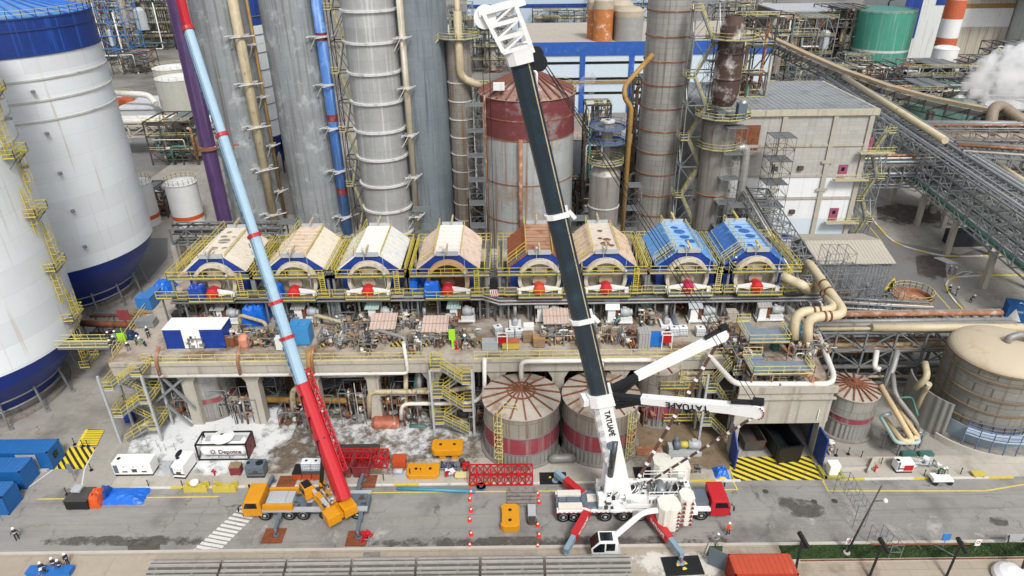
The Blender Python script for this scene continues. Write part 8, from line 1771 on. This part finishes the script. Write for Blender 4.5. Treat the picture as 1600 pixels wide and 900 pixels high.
# folded lattice jib along the boom side
o_ = -sidev*1.0; b = MB(); b.truss(B0+o_+d*2.8, B1+o_+d*1.2, .55, .8, 16, .09); b.build('lattice_jib', m_boomred, t, split=False)
for (px_, py_, mx, my) in ((432, 836, -1, 0), (560, 840, 1, 0), (428, 752, -1, 1), (568, 750, 1, 1)):
    p = at(px_, py_, .2); b = MB(); x_ = p.x; y0_ = Yc+(.8 if my else -.8); b.beam((x_-.2, y0_, .95), (p.x, p.y, .95), .34, .36); b.beam((x_-.2, y0_, .95), (p.x, y0_+(p.y-y0_)*.5, .95), .44, .46); foot(b, (p.x, p.y, 1.2)); b.build('outrigger', m_grey, t, split=False)
for (px_, py_, lab) in ((428, 838, 'near left'), (558, 842, 'near right'), (449, 754, 'far left'), (574, 753, 'far right')): mat_sheet(f'reddish timber mat under the {lab} outrigger of the yellow crane', px_, py_, 2.2, 2.0, m_wood, z=.01, name='timber_mat')
R_ = random.Random(4)
for m_, n_ in ((m_amber, 26), (m_greyl, 22), (m_steeld, 26)):
    b = MB(Matrix.Translation((F0.x, F0.y, 0)) @ Matrix.Rotation(math.atan2(dxy.y, dxy.x), 4, 'Z'))
    for k in range(n_): b.box((R_.uniform(-2.4, 1.5), R_.uniform(-1.3, 1.3), R_.uniform(2.2, 3.2)), (R_.uniform(.1, .6), R_.uniform(.08, .4), R_.uniform(.06, .4)))
    b.build('hydraulic_fitting', m_, t, split=False)
b = MB(T)
for k in range(40): b.box((R_.uniform(-L_/2+.5, L_/2-2.4), R_.uniform(-.95, .95), 1.62), (R_.uniform(.2, .9), R_.uniform(.05, .4), R_.uniform(.06, .3)))
b.build('deck_fitting', m_steeld, t, split=False)
c = at(572, 841); clutter('small red chain heap beside the near right timber mat', c, .8, 1.1, .5, 16, [m_red], name='chain_heap', cat='chain', rr=(.05, .1))
# ---------------------------------------------------------------- white crane
Yw = 55.6; x0, x1 = atY(868, 815, Yw).x, atY(1131, 805, Yw).x; L_ = x1-x0; cx = (x0+x1)/2
t = thing('mobile_crane', 'big white crane with a long black telescopic boom, red outriggers and red front cab', 'mobile crane', (cx, Yw, 0))
T = Matrix.Translation((cx, Yw, 0)); lx = lambda px: atY(px, 812, 54.3).x-cx
carrier(t, T, L_, 3.0, [lx(880), lx(896), lx(945), lx(974), lx(1000), lx(1028), lx(1060), lx(1094)], mat('cab_red', 'b8202a', .35, var=.06), m_grey, m_whitec, 1.7)
b = MB(T); b.bb(L_/2-4.6, -.95, 1.72, L_/2-2.3, .95, 2.3); b.bb(L_/2-4.4, -.8, 2.301, L_/2-2.5, .8, 2.36); b.build('engine_cover', m_grey, t)
b = MB(T); b.bb(-L_/2+.2, .6, 1.72, -L_/2+2.8, 1.4, 1.95); b.bb(-L_/2+.2, -1.4, 1.72, -L_/2+2.8, -.5, 1.95); b.bb(-L_/2+3.4, -.5, 1.72, -L_/2+4.4, .5, 2.2); b.build('deck_box', mat('box_cream_white', 'd5cfc3', .5, var=.06), t)
for s in (-1, 1): b = MB(T); b.bb(-L_/2-.08, s*1.1-.25, .8, -L_/2-.01, s*1.1+.25, 1.5); b.build('tail_light', m_red, t)
# star outriggers
hubw = V((atY(925, 795, Yw).x, Yw, 1.3)); hub2 = V((atY(1000, 800, Yw).x, Yw, 1.3))
b = MB(); b.cyl(hubw-V((0, 0, .5)), hubw+V((0, 0, .7)), 1.3, 10); b.build('outrigger_hub', m_grey, t)
m_ored = mat('outrigger_red', 'b3262a', .35, var=.08); m_oblue = mat('outrigger_blue_grey', '7f97a6', .4, var=.1)
ends = []
for i, (h0, px_, py_, zz) in enumerate(((hubw, 868, 738, 1.5), (hubw, 884, 862, 1.3), (hub2, 1066, 868, 1.3), (hub2, 1034, 738, 1.3))):
    p = at(px_, py_, zz); dd = (p-h0); a = h0+dd*.1; m0 = h0+dd*.72; b = MB(); b.beam(a, m0, .75, .95); arm = b.build('outrigger', m_ored, t)
    b = MB(); b.beam(m0-dd*.02, p, .52, .7); foot(b, (p.x, p.y, p.z-.2), .16, .4); b.build('inner_beam', m_oblue, arm, split=False)
    dn = dd.normalized(); sdn = V((dn.y, -dn.x, 0)); sdn = sdn if sdn.y < 0 else -sdn; xx = dn if dn.x > 0 else -dn
    if i in (1, 2): lettering(arm, 'TATUAPÉ', .62, (a.lerp(m0, .62)+sdn*.39), xx, sdn, m_whitec, .01)
    b = MB(); b.beam(a+dd*.09+V((0, 0, .485)), a+dd*.13+V((0, 0, .485)), .7, .03); b.build('mark', m_whitec, arm); ends.append(p)
mat_sheet('black square crane mat with yellow scuffs by the upper left outrigger', 864, 748, 3.2, 1.9, m_black, z=.01); mat_sheet('large black crane mat with yellow scuffs by the orange container', 1066, 886, 3.9, 2.3, m_black, z=.13, rz=.05); mat_sheet('black crane mat behind the counterweights of the white crane', 1005, 741, 2.2, 1.9, m_black, z=.15)
b = MB()
for k in range(3): b.lathe(V((ends[2].x, ends[2].y, .55+.22*k)), [(.19, 0), (.19, .11)], 12)
b.build('warning_band', m_red, t)
# superstructure
TS = Matrix.Translation((atY(958, 795, Yw).x, Yw, 0)); wdt = 1.5; b = MB(TS)
b.cyl((0, 0, 1.5), (0, 0, 1.95), 1.7, 28); b.bb(-1.9, -1.5, 1.95, 8.2, 1.5, 2.5); b.bb(-1.9, -1.5, 2.5, -.6, -.95, 3.5); b.bb(1.0, -1.45, 2.5, 3.4, -.95, 3.6); b.bb(-1.9, .95, 2.5, 3.4, 1.5, 3.5); b.bb(3.4, -1.5, 2.5, 8.0, -1.2, 3.5); b.bb(3.4, 1.2, 2.5, 8.0, 1.5, 3.5); b.bb(7.2, -2.6, 2.0, 8.6, 2.6, 2.6); b.build('superstructure', m_whitec, t, split=False, bevel=.03)
b = MB(TS); 
for x in (3.8, 5.4, 6.9): b.bb(x, -1.1, 2.5, x+.9, 1.1, 3.1)
for k in range(12): b.bb(3.5+k*.38, -1.53, 2.7, 3.7+k*.38, -1.501, 3.2)
b.cyl((5.0, -.9, 3.4), (5.0, .9, 3.4), .5, 14); b.build('winch', m_steel, t, split=False)
R_ = random.Random(3)
for m_, n_ in ((m_whitec, 46), (m_greyl, 26), (m_steeld, 22)):
    b = MB(TS)
    for k in range(n_):
        x, y = R_.uniform(-2.0, 8.2), R_.choice((-1.52, 1.5, R_.uniform(-1.4, 1.4), R_.uniform(-1.4, 1.4))); z = R_.uniform(2.0, 3.3) if abs(y) > 1.45 else R_.uniform(2.5, 3.6); b.box((x, y, z), (R_.uniform(.1, .7), R_.uniform(.06, .35), R_.uniform(.08, .5)))
    for k in range(6): x = R_.uniform(-1.5, 7); b.tube([(x, -1.3, 3.3), (x+R_.uniform(.5, 1.6), R_.uniform(-1, 1), 3.7), (x+1.2, 1.2, 3.2)], .06, 6, bend=.4)
    b.build('hydraulic_fitting', m_, t, split=False)
b = MB(TS); b.cyl((6.9, .3, 3.12), (6.9, .3, 3.2), .5, 16); b.bb(-1.2, -.8, 2.51, 0, .8, 2.9); b.build('opening', m_black, t)
b = MB(TS); b.rail([(3.4, 1.6, 3.5), (8, 1.6, 3.5)], h=.9, toe=False); b.rail([(3.4, -1.6, 3.5), (8, -1.6, 3.5)], h=.9, toe=False); b.build('railing', m_whitec, t)
def cwstack(c, w_, d_, h, z0, teeth):
    b = MB(); k = .5; n = 6
    for i in range(n):
        z = z0+h*i/n; b.prism([(c[0]-w_/2+k, c[1]-d_/2, z), (c[0]+w_/2-k, c[1]-d_/2, z), (c[0]+w_/2, c[1]-d_/2+k, z), (c[0]+w_/2, c[1]+d_/2-k, z), (c[0]+w_/2-k, c[1]+d_/2, z), (c[0]-w_/2+k, c[1]+d_/2, z), (c[0]-w_/2, c[1]+d_/2-k, z), (c[0]-w_/2, c[1]-d_/2+k, z)], (0, 0, h/n-.035))
    b.build('counterweight', mat('counterweight_white', 'dcd9cf', .5, var=.06, streak='b9b2a2', samt=.25), t, split=False)
    b = MB()
    for i in range(n):
        z = z0+h*i/n
        for s in teeth: x = c[0]+s*(w_/2-.32); b.prism([(x-.22, c[1]-d_/2-.02, z+.05), (x+.22, c[1]-d_/2-.02, z+.05), (x, c[1]-d_/2-.02, z+h/n-.08)], (0, -.02, 0))
    b.build('warning_mark', m_redw, t, split=False)
a1 = at(1055, 815, 2.2); cwstack((a1.x-.6, Yw-2.75), 2.3, 2.3, 3.0, 1.0, (1,)); cwstack((a1.x+1.35, Yw-2.15), 1.5, 2.0, 3.6, 1.0, (-1, 1)); a2 = at(1045, 750, 2.2); cwstack((a2.x-.9, Yw+2.9), 2.0, 2.2, 3.9, 1.0, (1,)); cwstack((a2.x+1.2, Yw+2.8), 2.0, 2.3, 3.3, 1.0, ())
# boom
Yb = Yw+.1; P0, P1, P2 = atY(975, 790, Yb), atY(937, 617, Yb), atY(812, 92, Yb); P3 = atY(782, 18, Yb); dd = (P2-P1).normalized(); sv = V((0, 1, 0)); d0 = (P1-P0).normalized()
b = MB(); boxboom(b, P0, P1, 1.55, 2.3, 1.7, 2.1, sv); bm = b.build('boom_base', m_whitec, t)
b = MB(); boxboom(b, P1-d0*.9, P1+dd*.5, 2.1, 2.7, 2.1, 2.5, sv); b.beam(P1+V((-1.3, -.6, -.6)), P1+V((-1.6, .4, -.4)), .7, .9); b.build('boom_collar', m_whitec, bm)
u0 = sv.cross(d0); b = MB(); q = P0.lerp(P1, .62)
b.cyl(q-sv*1.1, q-sv*.8, .42, 16); b.build('sheave', m_grey, bm)
b = MB()
for k in range(7): q = P0.lerp(P1, .35+.09*k); b.beam(q-sv*.87-u0*.5, q-sv*.87+d0*.6-u0*.5, .06, .3); b.bb(q.x-.9, q.y-1.0, q.z-.1, q.x-.5, q.y-.78, q.z+.35)
b.build('boom_fitting', m_greyl, bm, split=False)
nC = V((.15, -.8, .55)); lettering(bm, 'TATUAPÉ', .78, P0.lerp(P1, .80)-sv*.88+u0*.35, -d0, (0, -1, 0), m_black, .02)
m_bk = mat('boom_black_blue', '27323a', .3, var=.1, spots='2f4550', pamt=.3)
segs = [P1, P1.lerp(P2, .275), P1.lerp(P2, .60), P2]
for i, (a, c_) in enumerate(zip(segs, segs[1:])):
    w_ = 1.62-.12*i; b = MB(); boxboom(b, a, c_, w_, w_*1.22, w_, w_*1.22, sv); s_ = b.build('boom_section', m_bk, t)
    u1 = sv.cross(dd)
    b = MB(); b.beam(a-sv*w_*.5+u1*w_*.45, c_-sv*w_*.5+u1*w_*.45, .05, .10); b.build('edge_line', m_pipeb, s_)
    if i < 2: b = MB(); boxboom(b, c_-dd*.2, c_+dd*.25, w_+.3, w_*1.22+.3, w_+.3, w_*1.22+.3, sv); b.beam(c_-u1*-1.1, c_-u1*-1.5-dd*.8, .3); b.build('collar', m_whitec, s_)
# head
b = MB(); boxboom(b, P2-dd*.3, P2+dd*1.0, 1.9, 2.1, 2.0, 2.3, sv)
H0, H1 = P2+dd*.9, P3+dd*.3; u1 = sv.cross(dd)
for s in (-1, 1):
    for e in (-1, 1): b.beam(H0+sv*s*.9+u1*e*1.05, H1+sv*s*.9+u1*e*1.25, .28, .3)
for k in range(4):
    f0, f1 = k/3, min(1, (k+1)/3)
    for s in (-1, 1):
        b.beam(H0.lerp(H1, f0)+sv*s*.9-u1*1.1, H0.lerp(H1, f0)+sv*s*.9+u1*1.1, .22, .3)
        if k < 3: b.beam(H0.lerp(H1, f0)+sv*s*.9-u1*1.1, H0.lerp(H1, f1)+sv*s*.9+u1*1.15, .16)
    b.beam(H0.lerp(H1, f0)-sv*.9+u1*1.1, H0.lerp(H1, f0)+sv*.9+u1*1.1, .2)
b.beam(H1-u1*1.6, H1+u1*2.0, 1.6, .5); b.build('boom_head', m_whitec, t, split=False)
b = MB(); q = H1-u1*-0+V((0, 0, 0)); ql = atY(758, 26, Yb-.2); b.cyl(ql-sv*.5, ql+sv*.4, .85, 20); b.cyl(atY(795, 16, Yb)-sv*.5, atY(795, 16, Yb)+sv*.4, .4, 14); b.build('sheave', m_whitec, t)
b = MB(); q = atY(843, 98, Yb); b.cyl(q-sv*.35, q+sv*.35, .62, 14); q2 = atY(838, 82, Yb); b.cyl(q2-sv*.35, q2+sv*.35, .5, 14); b.bb(q.x-.5, q.y-.4, q.z-.5, q.x+.3, q.y+.4, q.z+.9); b.build('sheave_block', m_black, t, split=False); b = MB(); b.beam(atY(818, 38, Yb)-sv*.5, atY(834, 80, Yb)-sv*.5, .2); b.build('link_bar', m_whitec, t)
# luffing cylinder and mast
b = MB(); c0, c1 = atY(944, 812, Yb-1.0), atY(961, 690, Yb-.9); b.cyl(c0.lerp(c1, .55), c1, .34, 12); b.build('cylinder_rod', mat('cylinder_grey', '55585c', .25, .7), t); b = MB(); b.cyl(c0, c0.lerp(c1, .58), .5, 14); cy = b.build('luffing_cylinder', m_whitec, t); dc = (c1-c0).normalized(); lettering(cy, 'TATUAPÉ', .62, c0.lerp(c1, .30)-sv*.53, -dc, (0, -1, 0), m_black, .02)
b = MB(); b.cyl(atY(938, 800, Yb+.9), atY(955, 690, Yb+.9), .5, 14); b.build('luffing_cylinder', m_whitec, t)
# guying arms
A0 = P1+V((.6, 0, .2)); 
t1, t2 = at(1128, 524, 19.0), at(1182, 641, 19.0)
for i, tp in enumerate((t1, t2)):
    root = A0+V((.6, (.6 if i == 0 else -.6), .1)); dv = tp-root; m1 = root+dv*.22; n = V((0, -1, .6)); n = (n-dv*n.dot(dv)/dv.length_squared).normalized()
    b = MB(); b.beam(root, m1, .6, .5); b.beam(root-V((0, 0, .9)), m1+dv*.05, .3); b.beam(root+V((.4, 0, -1.4)), root+dv*.3, .35); arm = b.build('guying_arm', m_black, t, split=False)
    sd = V((-dv.y, dv.x, 0)).normalized(); b = MB(); b.beam(m1, root+dv*.84, .8, .72, w2=.9, h2=.85); b.beam(root+dv*.84, tp, .9, .9, w2=.8, h2=1.25); b.cyl(tp-sd*.41, tp+sd*.41, .68, 16); b.build('arm_beam', m_whitec, arm, split=False)
    up = dv.normalized().cross(sd); up = up if up.z > 0 else -up
    b = MB(); b.beam(root+dv*.84+up*.72, tp+dv*.02+up*.85, .4, .3); b.beam(tp-dv*.02+up*.95, tp+dv*.05+up*.95, .6, .5); b.build('winch_guard', m_black, arm, split=False)
    b = MB()
    for k in range(7): a = -1.2+k*.35; ax_ = dv.normalized(); q = tp+(ax_*math.cos(a)+up*math.sin(a))*.73; fc = -sd if sd.y > 0 else sd; b.beam(q+fc*.46, q+fc*.47-(q-tp)*.14, .12)
    b.build('warning_mark', m_redw, arm, split=False)
    if i == 1:
        fn = -sd if sd.y > 0 else sd; lettering(arm, 'TATUAPÉ', .82, root+dv*.55+fn*.52, -dv, fn, m_black, .02, 1.15)
    # striped guy rods
    e = V((TS.translation.x+2.6+.5*i, Yw+(.5 if i == 0 else -.5), 4.4)); tq = tp-V((.3, 0, .9)); n_ = 34; ma, mb_ = MB(), MB()
    for k in range(n_):
        if k % 3 == 0: mb_.beam(tq.lerp(e, k/n_), tq.lerp(e, (k+.6)/n_), .33, .24)
    ma.beam(tq, e, .3, .2)
    g_ = ma.build('guy_rod', mat('rod_brown', '5b4038', .6, var=.2), t, split=False); mb_.build('rod_stripe', m_whitec, g_)
    b = MB(); hd = atY(843, 98, Yb)
    for k in range(2): b.beam(hd+V((.2+.25*k, 0, 0)), tp+V((-.4+.5*k, 0, .8)), .05)
    b.build('guy_rope', m_black, t, split=False)
# hoist ropes to the hanging hook block
b = MB()
for s in (-.3, .3): b.beam(atY(757, 30, Yb)+V((s, 0, -.5)), V(((FX[3]+FX[4])/2+.15+s*.6, 76.5, 18.3)), .045)
b.build('hoist_rope', m_black, t, split=False)
# operator cab on its swing arm
c = at(946, 850, 2.0); b = MB(); b.prism([(c.x-1.4, c.y-.6, 1.0), (c.x+1.2, c.y-.6, 1.0), (c.x+1.2, c.y-.6, 2.9), (c.x-.7, c.y-.6, 2.9), (c.x-1.5, c.y-.6, 1.9)], (0, 1.5, 0)); cb = b.build('operator_cab', m_whitec, t, bevel=.06)
b = MB(); b.prism([(c.x-1.25, c.y-.62, 1.5), (c.x-.15, c.y-.62, 1.5), (c.x-.15, c.y-.62, 2.7), (c.x-.65, c.y-.62, 2.7), (c.x-1.35, c.y-.62, 1.95)], (0, -.01, 0)); b.bb(c.x, c.y-.63, 1.7, c.x+.9, c.y-.61, 2.7); b.bb(c.x-.6, c.y-.4, 2.91, c.x+.7, c.y+.7, 2.93); b.prism([(c.x-1.52, c.y-.5, 1.95), (c.x-.76, c.y-.5, 2.88), (c.x-.76, c.y+.8, 2.88), (c.x-1.52, c.y+.8, 1.95)], (-.02, 0, .02)); b.build('window', m_glass, cb, split=False)
b = MB(); b.tube([(c.x+.8, c.y+.3, 2.6), at(1005, 800, 3.2), at(1045, 795, 3.2)], .32, 8, bend=.8); b.build('cab_arm', m_whitec, t)
b = MB(); b.bb(c.x-.9, c.y-1.0, .95, c.x+1.6, c.y+1.0, 1.05); b.rail([(c.x+1.5, c.y-1.0, 1.05), (c.x-.3, c.y-1.0, 1.05)], h=.5, toe=False); b.build('cab_step', m_greyl, t)
# ================================================================ PEOPLE
def limb_mesh(name, J, E, R, mats_zone):
    """grow one continuous body from joints J, edges E and radii R with a skin modifier; zone(p) picks the clothing material"""
    me = bpy.data.meshes.new(name); me.from_pydata(J, E, []); o = bpy.data.objects.new(name, me); COL.objects.link(o)
    sk = o.modifiers.new('skin', 'SKIN'); sk.use_smooth_shade = True
    for i, v_ in enumerate(me.skin_vertices[0].data): v_.radius = R[i]; v_.use_root = (i == 0)
    su = o.modifiers.new('sub', 'SUBSURF'); su.levels = 1
    dg = bpy.context.evaluated_depsgraph_get(); m2 = bpy.data.meshes.new_from_object(o.evaluated_get(dg)); bpy.data.objects.remove(o); m2.name = name
    for m in mats_zone[0]: m2.materials.append(m)
    for p in m2.polygons: p.material_index = mats_zone[1](p.center); p.use_smooth = True
    return m2
m_navy = mat('coverall_navy', '1b2436', .8, var=.2); m_cov_orange = mat('coverall_orange', 'd8531e', .8); m_cov_grey = mat('coverall_grey', '6d7480', .8); m_teal = mat('shirt_teal', '4a9db0', .8); m_green = mat('shirt_green', '1f7a52', .8); m_boot = mat('boots', '15120f', .8); m_helm = mat('helmet_white', 'e6e6e2', .35, var=.02); m_stripe = mat('reflective_strip', 'c5c8c4', .5); m_cov_blue = mat('coverall_blue', '2a56a0', .8)
def person_mesh(pose, top, leg):
    bend, spread, aL, aR = pose       # bend of trunk, stride, arm poses (forward angle, out)
    hz, s = .92-.12*bend, .1+spread; tr = V((0, -math.sin(bend)*.5, math.cos(bend)*.5)); hip = V((0, 0, hz)); ch = hip+tr*.8; nk = hip+tr*1.12; hd = nk+V((0, -.04-.1*bend, .16))
    J = [hip, hip+tr*.35, ch, nk, hd, hd+V((0, -.01, .1))]; R = [(.15, .12), (.14, .11), (.18, .12), (.065, .065), (.095, .105), (.085, .09)]; E = [(0, 1), (1, 2), (2, 3), (3, 4), (4, 5)]
    for sx, st in ((-1, s), (1, -s)):
        b0 = len(J); hipj = hip+V((sx*.1, 0, -.05)); kn = V((sx*.12, -st*.5-.04-bend*.1, hz*.53)); an = V((sx*.13, st*.35*-1+.02, .1)); toe = an+V((sx*.02, -.17, -.055)); J += [hipj, kn, an, toe]; R += [(.1, .11), (.07, .075), (.05, .055), (.045, .035)]; E += [(0, b0), (b0, b0+1), (b0+1, b0+2), (b0+2, b0+3)]
    for sx, (f, o_, el) in ((-1, aL), (1, aR)):
        b0 = len(J); sh = ch+V((sx*.2, 0, .03)); d1 = V((sx*math.sin(o_), -math.sin(f), -math.cos(f)*math.cos(o_))).normalized(); e_ = sh+d1*.29; d2 = V((sx*math.sin(o_)*.3, -math.sin(f+el), -math.cos(f+el))).normalized(); w_ = e_+d2*.25; J += [sh, e_, w_, w_+d2*.09]; R += [(.065, .065), (.048, .048), (.034, .034), (.04, .022)]; E += [(2, b0), (b0, b0+1), (b0+1, b0+2), (b0+2, b0+3)]
        for q in range(5):
            c0 = len(J); off = V(((q-2)*.018, 0, 0)); dq = d2*.06+V((sx*.03 if q == 4 else 0, 0, 0)); J += [w_+d2*.1+off, w_+d2*.1+off+dq]; R += [(.009, .009), (.008, .008)]; E += [(b0+3, c0), (c0, c0+1)]
    hands = [J[17-0] if False else None]
    wr = [J[i] for i in range(len(J)) if R[i] == (.034, .034)]
    def zone(p):
        if any((p-w_).length < .19 and (p-w_).z < .06 for w_ in wr) and p.z > .3: return 2
        if p.z < .17: return 3
        if (p-hd).length < .17 or p.z > nk.z+.03: return 2
        if abs(p.z-(hz+.12)) < .03 or abs((p-ch).length-.02) < .035: return 4
        return 0 if p.z > hz-.04 else 1
    return limb_mesh('body', [tuple(j) for j in J], E, R, ([top, leg, m_skin, m_boot, m_stripe], zone)), hd
POSES = {'stand': (0, .02, (.1, .12, .2), (.1, .12, .2)), 'walk': (.05, .22, (.5, .1, .4), (-.4, .1, .3)), 'hips': (0, .05, (.3, .5, 1.1), (.3, .5, 1.1)), 'bend': (.75, .08, (.9, .1, .4), (1.0, .1, .3)), 'point': (.05, .08, (1.2, .3, .2), (.2, .15, .4))}
PM = {}
def person(px, py, z, pose, top, leg, label, rz=0, helm=None, grp=None):
    k = (pose, top.name, leg.name)
    if k not in PM: PM[k] = person_mesh(POSES[pose], top, leg)
    me, hd = PM[k]; c = at(px, py, z)
    o = bpy.data.objects.new('person', me); COL.objects.link(o); o.location = c; o.rotation_euler = (0, 0, rz); tag(o, label, 'person', grp); ORG[o.name] = V((0, 0, 0))
    b = MB(); h = hd+V((0, .005, .075)); b.lathe(h, [(.15, -.02), (.128, .0), (.122, .05), (.085, .105), (.01, .125)], 14); b.box(h+V((0, -.13, -.012)), (.16, .1, .018)); b.build('helmet', helm or m_helm, o, split=False)
    b = MB()
    for sx in (-1, 1): b.sphere(hd+V((sx*.035, -.098, .045)), .014, 6, 4)
    b.build('eye', m_black, o); b = MB(); b.beam(hd+V((0, -.1, .04)), hd+V((0, -.13, .005)), .03); b.beam(hd+V((-.025, -.1, -.035)), hd+V((.025, -.1, -.035)), .012); b.build('nose', m_skin, o, split=False)
    return o
N, L = m_navy, 'person in navy coverall and white helmet'
person(28, 843, 0, 'hips', N, N, L+', standing alone on the road at far left', .6)
person(17, 796, 0, 'walk', N, N, L+', walking by the front blue container', 1.2)
person(31, 766, 0, 'bend', N, N, L+', bending between the blue containers', -.8)
person(44, 735, 0, 'stand', N, N, L+', in the shade between rear blue containers', 2)
person(107, 883, .12, 'walk', N, N, L+', rightmost of the group on the lower left pavement', 1.0)
person(97, 893, .12, 'hips', N, N, L+', third of the group on the lower left pavement', .2)
person(88, 890, .12, 'stand', N, N, L+', second of the group on the lower left pavement', .3)
person(70, 897, .12, 'stand', N, N, L+', leftmost of the group on the lower left pavement', .5)
person(77, 899, .12, 'bend', N, N, L+', bowed over the blue box at lower left', -.3)
person(1137, 836, 0, 'walk', m_cov_orange, N, 'person in an orange jacket and white helmet walking right of the white crane', 2.8)
person(1119, 852, .12, 'stand', m_cov_grey, m_cov_grey, 'person in grey coverall and white helmet beside the open orange container', .4)
person(176, 549, ZD, 'stand', N, N, L+', nearest the head of the left stair', .3); person(181, 543, ZD, 'hips', N, N, L+', second at the head of the left stair', 1.3); person(174, 536, ZD, 'point', N, N, L+', third at the head of the left stair', -1)
person(183, 535, ZD, 'stand', m_teal, N, 'person in a teal shirt and white helmet among the crew at the left stair', 2)
person(214, 538, ZD, 'bend', m_green, N, 'person in green crouching over gear at the left end of the platform', 1); person(228, 541, ZD, 'bend', m_green, N, 'person in dark green bending beside the office container', -1)
person(233, 528, ZD, 'walk', N, N, L+', walking behind the office container', .5)
person(202, 548, ZD, 'bend', N, m_cov_grey, 'person in navy kneeling at the platform edge left of the office container', .5)
person(546, 496, ZD, 'stand', N, N, L+', left of the mint shed under the third filter', 0); person(541, 492, ZD, 'bend', m_cov_blue, N, 'person in blue bending at the pumps left of the mint shed', 1.6)
person(652, 544, ZD, 'hips', m_whitec, N, 'person in a white shirt and dark trousers at the platform railing', 0)
person(966, 508, ZD, 'stand', m_green, N, 'person in green with a white helmet before the white motor shed', .4); person(962, 509, ZD, 'bend', m_teal, N, 'person in pale teal bending before the white motor shed', -.5)
person(1000, 520, ZD, 'walk', N, m_cov_grey, 'person in navy jacket walking on the platform behind the grey cabin', 1.5); person(998, 533, ZD, 'bend', N, N, L+', bending beside the grey cabin on the platform', 2); person(1041, 530, ZD, 'stand', m_boot, m_boot, 'person in black and white helmet behind the red framed cabinet', 0)
person(1147, 420, FZ+2.7, 'stand', N, N, L+', up on the walkway of the right blue filter', .2, grp=None)
person(748, 415, FZ, 'walk', m_cov_grey, N, 'person in grey walking in the gap between white and rusty filters', 2.8, m_red)
person(1482, 428, 0, 'walk', m_cov_blue, N, 'person in bright blue jacket on the side road crossing', 1); person(1490, 431, 0, 'walk', m_cov_grey, m_cov_grey, 'person in grey on the side road crossing', 1.3)
person(1482, 459, 0, 'walk', N, N, L+', left of the pair at the round kerb', -1); person(1493, 462, 0, 'stand', N, N, L+', right of the pair at the round kerb', .5); person(1515, 473, 0, 'bend', N, N, L+', alone between the round kerb and blue container', 1.5)
person(1440, 333, 0, 'stand', N, N, L+', left of the pair under the elevated rack', 0); person(1450, 328, 0, 'bend', N, N, L+', right of the pair under the elevated rack', 1)
person(1464, 742, .14, 'bend', m_green, N, 'person in dark green bending over the utility cart', .4); person(1473, 741, .14, 'bend', m_pipeg, N, 'second person in green at the utility cart, on the right', -.4)
person(1588, 486, 0, 'stand', N, N, L+', behind the blue container at the right edge', 0)
